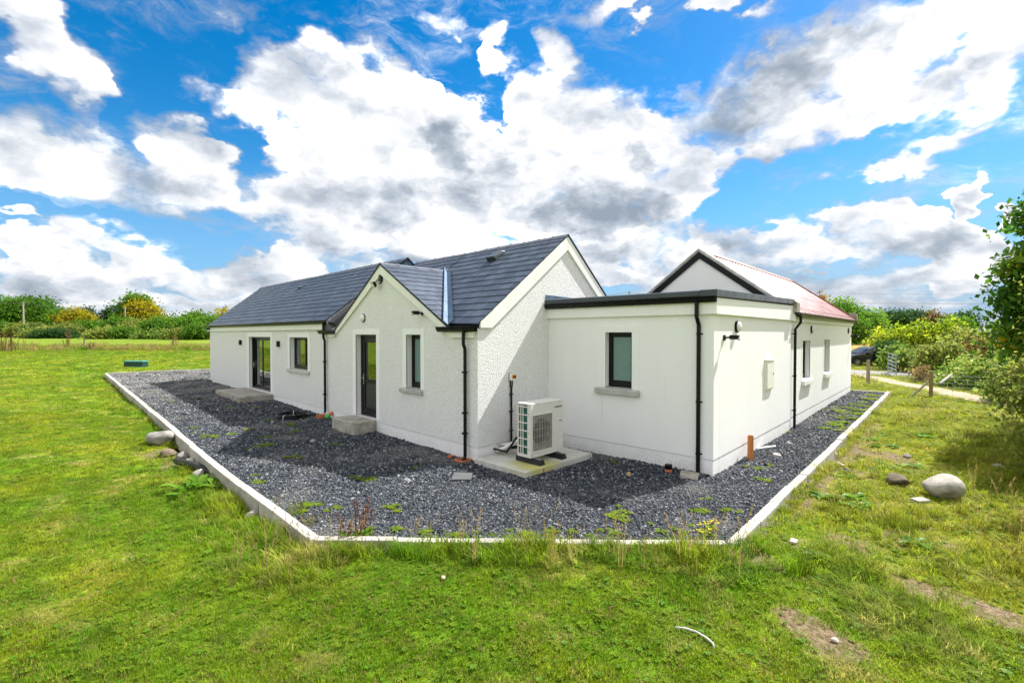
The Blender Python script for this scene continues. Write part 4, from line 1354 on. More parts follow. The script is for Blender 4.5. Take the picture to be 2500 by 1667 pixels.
def cottage_trim():
    t = M['cream_trim']
    off = (0.034, 0, 0)
    X = 6.002
    # porch bargeboards with their returns
    MB().prism([(X, 10.5, 4.20), (X, 13.0, 2.61), (X, 13.47, 2.61), (X, 13.47, 2.41), (X, 13.09, 2.41), (X, 10.5, 3.94)], (0.05, 0, 0)).build('bargeboard', t, cottage, bevel=.006)
    MB().prism([(X, 10.497, 4.20), (X, 10.497, 3.94), (X, 7.72, 2.42), (X, 7.03, 2.42), (X, 7.03, 2.61), (X, 7.74, 2.61)], (0.05, 0, 0)).build('bargeboard', t, cottage, bevel=.006)
    # dark soffit edge under the porch slates
    mb = MB()
    for a, b in (((5.985, 10.5, 4.225), (5.985, 13.06, 2.585)), ((5.985, 10.5, 4.225), (5.985, 7.80, 2.665))):
        a, b = Vector(a), Vector(b)
        mb.prism([a, b, b - Vector((0, 0, .045)), a - Vector((0, 0, .045))], (0.03, 0, 0))
    mb.build('verge_edge', M['black_plastic'], cottage)
    Y = 6.905
    v = M['verge_white']
    MB().prism([(8.80, Y, 4.76), (6.09, Y, 2.725), (6.09, Y, 2.615), (6.40, Y, 2.615), (8.80, Y, 4.45)], (0, .046, 0)).build('bargeboard', v, cottage, bevel=.006)
    MB().prism([(8.802, Y, 4.76), (8.802, Y, 4.45), (11.05, Y, 2.56), (11.42, Y, 2.56)], (0, .046, 0)).build('bargeboard', v, cottage, bevel=.006)
    mb = MB()
    a, b = Vector((8.80, 6.89, 4.815)), Vector((11.5, 6.89, 2.53))
    mb.prism([a, b, b - Vector((0, 0, .05)), a - Vector((0, 0, .05))], (0, .03, 0))
    mb.build('verge_edge', M['black_plastic'], cottage)
    MB().box((5.99, 13.77, 2.62), (6.05, 26.6, 2.80)).build('fascia', t, cottage, bevel=.006)
    MB().prism([(5.95, 26.6, 2.62), (5.95, 26.6, 2.80), (8.43, 26.6, 4.78), (10.9, 26.6, 2.75), (10.6, 26.6, 2.75), (8.43, 26.6, 4.5), (6.2, 26.6, 2.62)], (0, .1, 0)).build('bargeboard', t, cottage)
    gutter(cottage, (5.985, 13.5, 2.895), (5.985, 26.95, 2.895), (-1, 0, 0))
    gutter(cottage, (5.998, 6.90, 2.645), (5.998, 8.10, 2.645), (-1, 0, 0))
    gutter(cottage, (5.998, 12.97, 2.60), (5.998, 13.92, 2.60), (-1, 0, 0))
    downpipe(cottage, [(5.945, 7.25, 2.56), (5.945, 7.25, 2.3), (5.985, 7.25, 2.2), (5.985, 7.25, .10), (5.95, 7.25, .02)], [1.75, 0.55, 0.95], (1, 0, 0))
    downpipe(cottage, [(5.945, 13.62, 2.82), (5.945, 13.62, 2.4), (5.985, 13.62, 2.3), (5.985, 13.62, .24), (5.96, 13.62, .2)], [1.7, .75], (1, 0, 0))
    # lead flashing of the flat roof against the gable
    MB().prism([pl_gable(8.07, 3.16, -.03), pl_gable(8.05, 3.37, -.03), pl_gable(9.9, 3.33, -.03), pl_gable(9.9, 3.2, -.03)], (0, .02, 0)).build('flashing', M['lead'], cottage, bevel=.004)
cottage_trim()

# ---- flat roofed extension
ext = thing('flat_roof_extension', 'smooth white flat-roofed extension with a dark metal roof edge between cottage and red roof', 'extension', (8.45, 3.0, 0))
def extension():
    mb = MB()
    wall_panel(mb, pl_ext, 3.0, 7.0, 0.302, 3.06, [grow(EWIN)], 0.30)
    mb.build('wall', M['white_render'], ext)
    mb = MB()
    wall_panel(mb, pl_side, 8.754, 13.93, 0.302, 3.06, [], 0.30)
    mb.build('wall', M['white_render'], ext)
    mb = MB()
    wall_panel(mb, pl_ext, 3.008, 7.0, -.3, 0.294, [], .30, .008)
    wall_panel(mb, pl_side, 8.762, 13.93, -.3, 0.294, [], .30, .008)
    mb.build('plinth', M['white_render'], ext)
    MB().box((8.47, 3.02, .294), (8.75, 7.0, .302)).box((8.75, 3.02, .294), (13.93, 3.3, .302)).build('plinth_joint', M['pump_dark'], ext)
    MB().box((8.60, 6.98, 2.0), (13.8, 7.3, 3.0)).box((9.3, 3.5, .3), (9.4, 6.9, 3)).build('inner_wall', M['white_render'], ext)
    # eaves band
    MB().box((8.385, 2.935, 2.84), (8.449, 6.80, 3.13)).build('fascia', M['white_render'], ext, bevel=.008)
    MB().prism([(8.451, 2.935, 2.84), (13.98, 2.935, 2.84), (13.98, 2.935, 3.22), (8.451, 2.935, 3.125)], (0, .064, 0)).build('fascia', M['white_render'], ext, bevel=.006)
    MB().prism([(8.40, 2.98, 3.06), (8.40, 2.98, 3.20), (13.9, 2.98, 3.31), (13.9, 2.98, 3.06)], (0, 4.2, 0)).build('flat_roof', M['slab_grey'], ext)
    g = gutter(ext, (8.383, 2.93, 3.15), (8.383, 6.80, 3.15), (-1, 0, 0))
    MB().prism([(8.30, 3.205, 3.155), (8.30, 3.205, 3.245), (8.34, 3.205, 3.26), (8.62, 3.205, 3.262), (8.62, 3.205, 3.155)], (0, 3.55, 0)).build('roof_edge', M['zinc_cap'], ext, bevel=.006)
    for x0, x1 in ((8.30, 11.2), (11.21, 13.05), (13.06, 13.80)):
        z = lambda x: 3.135 + (x - 8.3) * 0.0215
        MB().prism([(x0, 2.90, z(x0)), (x1 - .006, 2.90, z(x1)), (x1 - .006, 2.90, z(x1) + .125), (x0, 2.90, z(x0) + .125)], (0, .30, 0)).build('roof_edge', M['zinc_cap'], ext, bevel=.006)
    downpipe(ext, [(8.335, 3.26, 3.06), (8.335, 3.26, 2.80), (8.41, 3.25, 2.66), (8.41, 3.25, .01)], [2.5, 1.3, .38], (1, 0, 0), .036)
    window(ext, pl_ext, EWIN, (4.39, 5.38, 1.285, 1.415), frosted=True, sur=0.17, proud=-0.007)
    # dark shrinkage gap where the render meets the rough cast
    MB().box((8.449, 6.80, .3), (8.46, 6.81, 2.8)).build('joint', M['pump_dark'], ext)
extension()

# ---- red roofed house
red = thing('red_roof_house', 'white rendered house with a red corrugated roof behind the flat roof', 'house', (13.9, 3.04, 0))
def red_house():
    mb = MB()
    wall_panel(mb, pl_red, 13.95, 24.5, 0.302, 3.02, [grow(RWIN1), grow(RWIN2)], .32)
    mb.build('wall', M['white_render'], red)
    mb = MB()
    wall_panel(mb, pl_red, 13.95, 24.5, -.3, .295, [], .32, .008)
    mb.build('plinth', M['white_render'], red)
    MB().box((13.96, 3.07, .295), (24.49, 3.3, .302)).build('plinth_joint', M['pump_dark'], red)
    gb = [(13.88, 3.36, 2.9), (13.88, 7.4, 2.9), (13.88, 7.4, 3.3), (13.88, 5.35, 4.80), (13.88, 3.36, 3.3)]
    MB().prism(gb, (.28, 0, 0)).build('wall', M['white_render'], red)
    MB().prism([(24.2, 3.36, -.3), (24.2, 7.6, -.3), (24.2, 7.6, 3.1), (24.2, 5.35, 4.86), (24.2, 3.36, 3.3)], (.28, 0, 0)).build('wall', M['white_render'], red)
    MB().box((14.0, 7.4, -.3), (24.4, 7.7, 3.0)).build('wall', M['white_render'], red)
    MB().box((14.2, 5.0, .3), (24.2, 5.1, 3.0)).build('room_lining', M['room'], red)
    s = 0.755
    # black band under the coping
    def chev(t0, t1, x0, dx, yr, yl, name, mat, bev=0):
        for y in (yr, yl):
            f = lambda yy, t: 4.98 - t - s * abs(yy - 5.35)
            mb = MB().prism([(x0, 5.35, f(5.35, t0)), (x0, y, f(y, t0)), (x0, y, f(y, t1)), (x0, 5.35, f(5.35, t1))], (dx, 0, 0))
            mb.build(name, M[mat], red, bevel=bev)
    chev(0.115, 0.30, 13.835, .044, 3.02, 7.68, 'painted_band', 'black_plastic')
    chev(0.0, 0.113, 13.78, .44, 2.94, 7.75, 'coping', 'coping_concrete', .03)
    for x in (13.78, 24.42):
        MB().prism([(x, 2.84, 3.05), (x, 2.84, 3.30), (x, 2.97, 3.385), (x, 3.10, 3.385), (x, 3.10, 3.05)], (.33 if x < 20 else .14, 0, 0)).build('kneeler', M['timber' if 0 else 'step_concrete'], red, bevel=.01)
    # profiled sheets
    rf = MB().prism([(14.21, 2.96, 3.02), (14.21, 5.35, 4.82), (14.21, 7.75, 3.0), (14.21, 7.7, 2.9), (14.21, 5.35, 4.7), (14.21, 3.0, 2.94)], (10.3, 0, 0)).build('roof', M['rust_red'], red)
    prof = [(0, 0), (.055, 0), (.075, .013), (.105, .013), (.125, 0), (.18, 0)]
    for side, y0 in ((1, 2.87), (-1, 7.83)):
        n = 11
        for i in range(n):
            x0 = 14.205 + i * 0.94
            xs = []
            for k in range(5):
                for a, h in prof:
                    xs.append((x0 + k * .19 + a, h))
            xs = [(x, h) for x, h in xs if x < 24.56]
            vs, fs = [], []
            for x, h in xs:
                for y, z in ((y0, 3.055), (5.35, 4.915)):
                    vs.append((x, y, z + h + 0.002 * (i % 2)))
            for k in range(len(xs) - 1):
                fs.append((2 * k, 2 * k + 2, 2 * k + 3, 2 * k + 1))
            MB().add(vs, fs).build('roof_sheet', M['red_sheet'], rf, fit=False)
    mb = MB()
    for t in (0.06, .36, .66, .93):
        y, z = 2.87 + (5.35 - 2.87) * t, 3.055 + 1.86 * t
        for k in range(54):
            x = 14.295 + k * .19
            mb.lathe([(.016, 0), (.011, .012)], (x, y, z + .013), (0, -.6, .8), 6)
    o = mb.build('screw_rows', M['rust_red'], rf, fit=False)
    o['kind'] = 'stuff'
    MB().prism([(14.2, 5.18, 4.835), (14.2, 5.35, 4.975), (14.2, 5.52, 4.835), (14.2, 5.35, 4.93)], (10.35, 0, 0)).build('ridge_cap', M['rust_red'], rf, fit=False)
    for y in (2.86, 7.84):
        a, b = Vector((24.52, 5.35, 4.99)), Vector((24.52, y, 3.12))
        MB().prism([a, b, b - Vector((0, 0, .09)), a - Vector((0, 0, .09))], (.06, 0, 0)).build('verge_trim', M['rust_red'], rf, fit=False)
    MB().box((14.0, 2.975, 2.83), (24.5, 3.038, 3.0)).build('fascia', M['white_render'], red, bevel=.006)
    gutter(red, (14.28, 2.945, 3.055), (24.72, 2.945, 3.055), (0, -1, 0))
    downpipe(red, [(14.42, 2.89, 2.98), (14.42, 2.89, 2.80), (14.17, 2.96, 2.62), (14.17, 2.96, .05)], [2.5, 1.4, .5], (0, 1, 0))
    window(red, pl_red, RWIN1, (15.33, 16.56, 1.04, 1.195), sur=0.16, proud=-.006, sill_mat='verge_white')
    window(red, pl_red, RWIN2, (18.51, 19.68, 1.04, 1.195), sur=0.16, proud=-.006, sill_mat='verge_white')
red_house()


# ------------------------------------------------------------------ fittings on the walls
def bulkhead(label, place, u, z, rot, r=0.112):
    b = place(u, z, 0)
    t = thing('bulkhead_lamp', label, 'wall lamp', b, rot, 'round bulkhead lamps on the walls')
    ax = Vector(place(u, z, -1)) - Vector(b)
    MB().lathe([(r, 0.0), (r, .035), (r - .012, .042)], b, ax, 24).build('backplate', M['black_plastic'], t)
    MB().lathe([(r - .014, .032), (r - .016, .052), (r * .75, .074), (r * .4, .086), (.01, .089)], b, ax, 24).build('lens', M['lamp_glass'], t, smooth=True)
bulkhead('round bulkhead lamp on the pebble-dashed porch gable above the back door', pl_front, 11.44, 2.91, COT)
bulkhead('round bulkhead lamp near the sunlit corner of the flat-roofed extension', pl_side, 9.62, 2.635, 0)
bulkhead('round bulkhead lamp above the first narrow window under the red roof', pl_red, 16.55, 2.63, 0)
bulkhead('round bulkhead lamp at the far end of the wall under the red roof', pl_red, 23.6, 2.63, 0)

def sconce(label, u, z):
    t = thing('wall_light', label, 'wall light', pl_front(u, z, 0), COT, 'black box lights beside the patio door')
    MB().box((u - .06, z - .10, -.11), (u + .06, z + .10, -.03), pl_front).build('housing', M['black_plastic'], t, bevel=.008)
    MB().box((u - .045, z - .07, -.03), (u + .045, z + .07, -.015), pl_front).build('wall_bracket', M['black_plastic'], t)
    MB().box((u - .04, z - .115, -.095), (u + .04, z - .099, -.045), pl_front).build('lens', M['lamp_glass'], t)
sconce('small black box wall light left of the patio door', 21.70, 2.15)
sconce('small black box wall light between the patio door and the window', 17.42, 2.155)

def sensor(label, place, u, z, rot, dirn, name='security_camera'):
    """small camera on a stub arm"""
    t = thing(name, label, 'camera', place(u, z, 0), rot, 'small black security cameras')
    MB().box((u - .035, z - .05, -.03), (u + .035, z + .05, 0.0), place).build('wall_plate', M['black_plastic'], t, bevel=.005)
    a = Vector(place(u, z, -.03))
    b = Vector(place(u + dirn * .03, z + .01, -.12))
    MB().tube([a, b], .016, 8).build('arm', M['black_plastic'], t)
    MB().box((u - .055 + dirn * .03, z - .03, -.25), (u + .055 + dirn * .03, z + .05, -.10), place).build('body', M['black_plastic'], t, bevel=.012)
    MB().lathe([(.026, 0), (.026, .03), (.018, .035)], place(u + dirn * .03, z - .02, -.235), Vector(place(u, z - .35, -1.2)) - Vector(place(u, z, 0)), 10).build('lens', M['steel'], t)
sensor('small black security camera on the porch gable near the right bargeboard', pl_front, 8.79, 2.95, COT, 1)
sensor('small black security camera on the sunlit corner of the flat-roofed extension', pl_side, 8.93, 2.43, 0, 1)
sensor('small black security camera at the far corner of the wall under the red roof', pl_red, 24.4, 2.41, 0, 1)
sensor('small black security camera under the far left eaves of the long cottage', pl_front, 26.3, 2.72, COT, 1)

def floodlight():
    u, z = 10.52, 3.78
    t = thing('floodlight', 'black floodlight with a pale lens under the peak of the porch gable', 'floodlight', pl_front(u, z, 0), COT)
    MB().box((u - .06, z + .0, -.07), (u + .07, z + .17, 0), pl_front).build('sensor_box', M['black_plastic'], t, bevel=.01)
    MB().tube([pl_front(u, z - .02, -.02), pl_front(u, z - .06, -.10)], .018, 8).build('arm', M['black_plastic'], t)
    # the head is turned towards the yard
    c = Vector(pl_front(u + .08, z - .06, -.15))
    ax = Vector((-0.86, 0.22, -.46)).normalized()
    s = ax.cross(Vector((0, 0, 1))).normalized()
    w = ax.cross(s)
    pt = lambda a, b, d: tuple(c + s * a + w * b + ax * d)
    MB().add([pt(-.09, -.06, 0), pt(.09, -.06, 0), pt(.09, .06, 0), pt(-.09, .06, 0), pt(-.11, -.075, .07), pt(.11, -.075, .07), pt(.11, .075, .07), pt(-.11, .075, .07)],
             [(0, 1, 2, 3), (4, 5, 6, 7), (0, 1, 5, 4), (1, 2, 6, 5), (2, 3, 7, 6), (3, 0, 4, 7)]).build('head', M['black_plastic'], t, bevel=.006)
    MB().add([pt(-.095, -.062, .072), pt(.095, -.062, .072), pt(.095, .062, .072), pt(-.095, .062, .072), pt(-.095, -.062, .076), pt(.095, -.062, .076), pt(.095, .062, .076), pt(-.095, .062, .076)],
             [(0, 1, 2, 3), (4, 5, 6, 7), (0, 1, 5, 4), (1, 2, 6, 5), (2, 3, 7, 6), (3, 0, 4, 7)]).build('lens', M['flood_lens'], t)
floodlight()

def meter_box():
    t = thing('meter_box', 'cream white meter box fixed to the sunlit wall of the extension', 'meter box', (11.83, 3.0, 1.24))
    MB().box((11.55, 1.25, -.04), (12.11, 1.93, 0), pl_side).build('box', M['meter_white'], t, bevel=.006)
    MB().box((11.57, 1.275, -.054), (12.09, 1.895, -.04), pl_side).build('door', M['meter_white'], t, bevel=.008)
    MB().prism([pl_side(11.53, 1.93, 0), pl_side(11.53, 1.945, 0), pl_side(11.53, 1.92, -.068), pl_side(11.53, 1.905, -.068)], (.60, 0, 0)).build('hood', M['meter_white'], t, bevel=.004)
    MB().box((12.03, 1.57, -.06), (12.06, 1.62, -.054), pl_side).build('lock', M['pump_dark'], t)
meter_box()

def isolator():
    u, z = 6.95, 1.62
    t = thing('isolator_switch', 'yellow and red isolator switch with black conduit on the gable wall above the heat pump', 'switch', pl_gable(u, .2, 0), COT)
    MB().box((u - .045, z - .075, -.10), (u + .045, z + .075, -.02), pl_gable).build('box', M['white_plastic'], t, bevel=.006)
    MB().box((u - .05, z - .08, -.03), (u + .05, z + .08, 0.0), pl_gable).build('backbox', M['black_plastic'], t)
    MB().lathe([(.043, 0), (.043, .018), (.038, .02)], pl_gable(u + .0, z + .005, -.10), (0, -1, 0), 18).build('collar', M['yellow_switch'], t)
    mb = MB().lathe([(.031, 0), (.029, .035), (.02, .04)], pl_gable(u, z + .005, -.12), (0, -1, 0), 14)
    mb.box((u - .008, z - .028, -.175), (u + .008, z + .038, -.155), pl_gable)
    mb.build('knob', M['red_switch'], t)
    mb = MB().tube([pl_gable(u - .03, z - .075, -.045), pl_gable(u - .022, z - .2, -.045), pl_gable(u, z - .27, -.045)], .014, 8)
    mb.tube([pl_gable(u + .03, z - .075, -.045), pl_gable(u + .022, z - .2, -.045), pl_gable(u, z - .27, -.045)], .014, 8)
    mb.tube([pl_gable(u, z - .25, -.045), pl_gable(u, .14, -.045)], .021, 10)
    for zz in (.5, .9, 1.25):
        mb.box((u - .045, zz, -.06), (u + .045, zz + .02, -.018), pl_gable)
    mb.build('conduit', M['black_plastic'], t)
isolator()

# ------------------------------------------------------------------ things standing on the gravel
def block(name, label, cat, a, b, mat, rot=COT, bevel=.02, group=None):
    """one rough cast block in the cottage's frame, slightly out of true"""
    base = ((a[0] + b[0]) / 2, (a[1] + b[1]) / 2, a[2])
    mb = MB()
    n = 5
    vs, fs = [], []
    mb.box(a, b)
    mb.v = [tuple(Vector(p) + Vector((random.uniform(-.008, .008), random.uniform(-.012, .012), random.uniform(-.005, .005)))) for p in mb.v]
    mb.v = [tuple(Vector(p) - Vector(base)) for p in mb.v]
    o = mb.build(name, M[mat], None, bevel=bevel)
    o.rotation_euler = (0, 0, rot)
    o.location = Matrix.Rotation(rot, 3, 'Z') @ Vector(base)
    return tag(o, label, cat, group)
block('doorstep', 'low wide concrete slab step in front of the patio door', 'step', (4.95, 18.1, -.1), (6.06, 21.1, .345), 'step_concrete')
block('doorstep', 'small concrete block step below the porch back door', 'step', (5.45, 10.82, -.1), (6.06, 12.0, .335), 'step_concrete')
block('heat_pump_pad', 'square pale concrete pad stained yellow under the heat pump', 'pad', (5.95, 5.58, -.1), (7.90, 6.94, .112), 'pad_concrete', bevel=.008)

def heat_pump():
    # x0.. along the fan face (normal -Y), in the cottage frame
    x0, x1, y0, y1, z0, z1 = 6.36, 7.29, 5.84, 6.18, .235, 1.205
    t = thing('heat_pump', 'white single-fan heat pump outdoor unit on the concrete pad beside the gable', 'heat pump', (6.82, 6.0, .112), COT)
    g = .004
    mb = MB()
    # casing: front panel with the fan opening, back, top, bottom and the coil end left open
    ox0, ox1, oz0, oz1 = x0 + .045, x0 + .585, z0 + .115, z1 - .20
    wall_panel(mb, lambda u, z, d: (u, y0 + d, z), x0, x1, z0, z1, [(ox0, ox1, oz0, oz1)], .02)
    mb.box((x0, y0 + .02, z0), (x1, y1, z0 + .03)).box((x1 - .02, y0 + .02, z0 + .03), (x1, y1, z1))
    mb.box((x0 + .25, y1 - .02, z0 + .03), (x1 - .02, y1, z1))
    mb.box((x0, y0 + .02, z0 + .03), (x0 + .02, y0 + .075, z1)).box((x0, y1 - .02, z0 + .03), (x0 + .02, y1, z1))
    mb.build('casing', M['pump_white'], t, bevel=.004)
    MB().box((x0 - .001, y0 - .002, z1 - .004), (x1 + .001, y1 + .001, z1 + .022)).build('top_cover', M['pump_white'], t, bevel=.014)
    MB().box((x0 + .03, y0 + .075, z0 + .04), (x0 + .055, y1 - .02, z1 - .02)).build('coil', M['coil_green'], t)
    mb = MB()
    ya, yb = y0 + .075, y1 - .02
    for k in range(3):
        y = ya + (yb - ya) * k / 2
        mb.box((x0 - .002, y - .008, z0 + .03), (x0 + .012, y + .008, z1))
    mb.box((x0 - .002, yb - .075, z0 + .03), (x0 + .012, yb - .06, z1))
    for k in range(7):
        z = z0 + .045 + (z1 - z0 - .09) * k / 6
        mb.box((x0 - .004, ya, z - .010), (x0 + .014, yb, z + .010))
    mb.build('coil_guard', M['pump_white'], t)
    # fan opening: dark well, blades, bars
    cx, cz, R = (ox0 + ox1) / 2, (oz0 + oz1) / 2, (ox1 - ox0) / 2 - .015
    MB().box((ox0, y0 + .17, oz0), (ox1, y0 + .18, oz1)).build('fan_well', M['pump_dark'], t)
    mb = MB()
    vs, fs = [], []
    n = 40
    for k in range(n):
        a = 2 * pi * k / n
        c, s = cos(a), sin(a)
        vs.append((cx + R * c, y0 + .012, cz + R * s))
        q = max(abs(c), abs(s))
        ex, ez = (ox1 - ox0) / 2, (oz1 - oz0) / 2
        tt = min(ex / max(abs(c), 1e-6), ez / max(abs(s), 1e-6))
        vs.append((cx + tt * c, y0 + .012, cz + tt * s))
        vs.append((cx + R * c, y0 + .10, cz + R * s))
    for k in range(n):
        k2 = (k + 1) % n
        fs += [(3 * k, 3 * k2, 3 * k2 + 1, 3 * k + 1), (3 * k, 3 * k + 2, 3 * k2 + 2, 3 * k2)]
    mb.add(vs, fs).build('fan_shroud', M['pump_grille'], t, recalc=False)
    fan = MB().lathe([(.07, 0), (.06, .03)], (cx, y0 + .12, cz), (0, -1, 0), 16)
    for k in range(3):
        a0 = 2 * pi * k / 3 + .4
        pts = []
        for r in (.06, R - .02):
            for da, dy in ((0, 0), (.75, .05)):
                a = a0 + da + (0.25 if r > .1 else 0)
                pts.append((cx + r * cos(a), y0 + .09 + dy, cz + r * sin(a)))
        fan.add(pts, [(0, 1, 3, 2)])
    fan.build('fan', M['pump_dark'], t, recalc=False)
    mb = MB()
    nb = 12
    for k in range(nb + 1):
        x = ox0 + (ox1 - ox0) * k / nb
        mb.box((x - .006, y0 - .012, oz0), (x + .006, y0 - .002, oz1))
    for k in range(6):
        z = oz0 + (oz1 - oz0) * k / 5
        mb.box((ox0, y0 - .008, z - .004), (ox1, y0 + .0, z + .004))
    mb.build('fan_grille', M['pump_grille'], t)
    mb = MB()
    for a, b in (((ox0 - .02, oz0 - .03), (ox1 + .012, oz0)), ((ox0 - .02, oz1), (ox1 + .012, oz1 + .012)), ((ox0 - .02, oz0), (ox0, oz1)), ((ox1, oz0), (ox1 + .012, oz1))):
        mb.box((a[0], y0 - .014, a[1]), (b[0], y0 + .002, b[1]))
    mb.build('grille_frame', M['pump_white'], t, bevel=.004)
    # ribs of the service panel, recess and small cover
    mb = MB()
    for k in range(5):
        z = z0 + .30 + k * .10
        mb.box((ox1 + .05, y0 - .004, z), (x1 - .01, y0 + .002, z + .008))
    mb.box((x1 - .18, y0 - .010, z0 + .03), (x1 - .02, y0 + .002, z0 + .165))
    mb.build('service_panel', M['pump_white'], t, bevel=.002)
    MB().box((x1 - .12, y0 - .003, z0 + .585), (x1 - .03, y0 + .004, z0 + .60)).build('hand_recess', M['pump_dark'], t)
    mb = MB()
    for x, z in ((x0 + .2, z1 - .012), (x0 + .55, z1 - .012), (x1 - .1, z1 - .012), (x0 + .03, z0 + .02), (x0 + .4, z0 + .02), (x1 - .05, z0 + .02)):
        mb.lathe([(.008, 0), (.006, .006)], (x, y0, z), (0, -1, 0), 8)
    for z in (z0 + .15, z0 + .45, z0 + .8):
        mb.lathe([(.008, 0), (.006, .006)], (x0, y0 + .05, z), (-1, 0, 0), 8)
    mb.build('screw', M['pump_dark'], t)
    # lettering
    cu = bpy.data.curves.new('lettering', 'FONT')
    cu.body = 'SAMSUNG'
    cu.size = .048
    cu.extrude = .001
    cu.offset = .0012
    cu.space_character = 1.08
    tx = bpy.data.objects.new('lettering_curve', cu)
    COL.objects.link(tx)
    dg = bpy.context.evaluated_depsgraph_get()
    me = bpy.data.meshes.new_from_object(tx.evaluated_get(dg))
    bpy.data.objects.remove(tx, do_unlink=True)
    me.transform(Matrix.Rotation(pi / 2, 4, 'X'))
    w = max(v.co.x for v in me.vertices)
    me.transform(Matrix.Diagonal((.215 / w, 1, .85, 1)))
    me.transform(Matrix.Translation((x1 - .255, y0 - .003, z1 - .115)))
    me.materials.clear()
    me.materials.append(M['lettering'])
    link('lettering', me, t)
    # rubber feet with steel rails
    for x in (x0 + .14, x1 - .16):
        MB().prism([(x - .075, y0 - .17, .112), (x + .075, y0 - .17, .112), (x + .05, y0 - .15, .205), (x - .05, y0 - .15, .205)], (0, .62, 0)).build('rubber_foot', M['rubber'], t, bevel=.006)
        MB().box((x - .022, y0 - .13, .205), (x + .022, y0 + .43, .222)).box((x - .012, y0 - .02, .222), (x + .012, y0 + .01, .24)).build('rail', M['galvanised'], t)
heat_pump()

def pipes():
    t = thing('pump_pipes', 'white lagged pipes running from behind the heat pump into the gable wall', 'pipes', (6.3, 6.6, .11), COT)
    MB().tube([(6.78, 6.20, .52), (6.74, 6.40, .44), (6.68, 6.72, .30), (6.66, 6.98, .25)], .032, 10).build('lagged_pipe', M['white_plastic'], t, smooth=True)
    MB().tube([(6.90, 6.20, .42), (6.84, 6.42, .30), (6.80, 6.72, .22), (6.78, 6.98, .20)], .034, 10).build('lagged_pipe', M['rubber'], t, smooth=True)
    MB().tube([(6.69, 6.66, .31), (6.58, 6.80, .21), (6.52, 6.90, .17)], .04, 10).build('elbow', M['white_plastic'], t, smooth=True)
    MB().tube([(6.66, 6.22, .60), (6.56, 6.40, .50), (6.50, 6.6, .2), (6.5, 6.98, .2)], .02, 8).build('cable', M['black_plastic'], t, smooth=True)
pipes()

def chunk(name, label, cat, p, size, mat, seed=1, rot=0.0, group=None, flat=0.55, sink=0.25, sub=3, rough=0.22):
    """a lump of stone: irregular, faceted and half sunk in the ground"""
    bm = bmesh.new()
    bmesh.ops.create_icosphere(bm, subdivisions=sub, radius=1)
    r = random.Random(seed)
    ph = [(Vector((r.gauss(0, 1), r.gauss(0, 1), r.gauss(0, 1))).normalized(), r.uniform(.60, .90)) for _ in range(16)]
    for v in bm.verts:
        c = v.co.normalized()
        k = 1.0
        for d, cut in ph:                       # planes that chop the ball into facets
            dd = c.dot(d)
            if dd > 0:
                k = min(k, cut / max(dd, .05))
        k *= 1 + rough * 0.25 * sin(c.x * 7 + seed) * sin(c.y * 8 + seed * 2) * sin(c.z * 6)
        v.co = Vector((c.x * k * size[0], c.y * k * size[1], c.z * k * size[2]))
    me = bpy.data.meshes.new(name)
    bm.to_mesh(me)
    bm.free()
    me.polygons.foreach_set('use_smooth', [True] * len(me.polygons))
    me.materials.append(M[mat])
    o = bpy.data.objects.new(name, me)
    COL.objects.link(o)
    o.location = Vector(p) + Vector((0, 0, size[2] * (1 - 2 * sink)))
    o.rotation_euler = (r.uniform(-.1, .1), r.uniform(-.1, .1), rot)
    return tag(o, label, cat, group)

def slabbit(name, label, cat, p, size, mat, rot=0.0, tilt=(0, 0), lift=None, bevel=.006, group=None, skew=0.15):
    a, b, c = size
    mb = MB().box((-a / 2, -b / 2, 0), (a / 2, b / 2, c))
    r = random.Random(sum(map(ord, name + label)))
    mb.v = [(x * (1 + r.uniform(-skew, skew)), y * (1 + r.uniform(-skew, skew)), z * (1 + r.uniform(-.1, .1))) for x, y, z in mb.v]
    o = mb.build(name, M[mat], None, bevel=bevel)
    o.location = Vector(p) + Vector((0, 0, 0 if lift is None else lift))
    o.rotation_euler = (tilt[0], tilt[1], rot)
    return tag(o, label, cat, group)

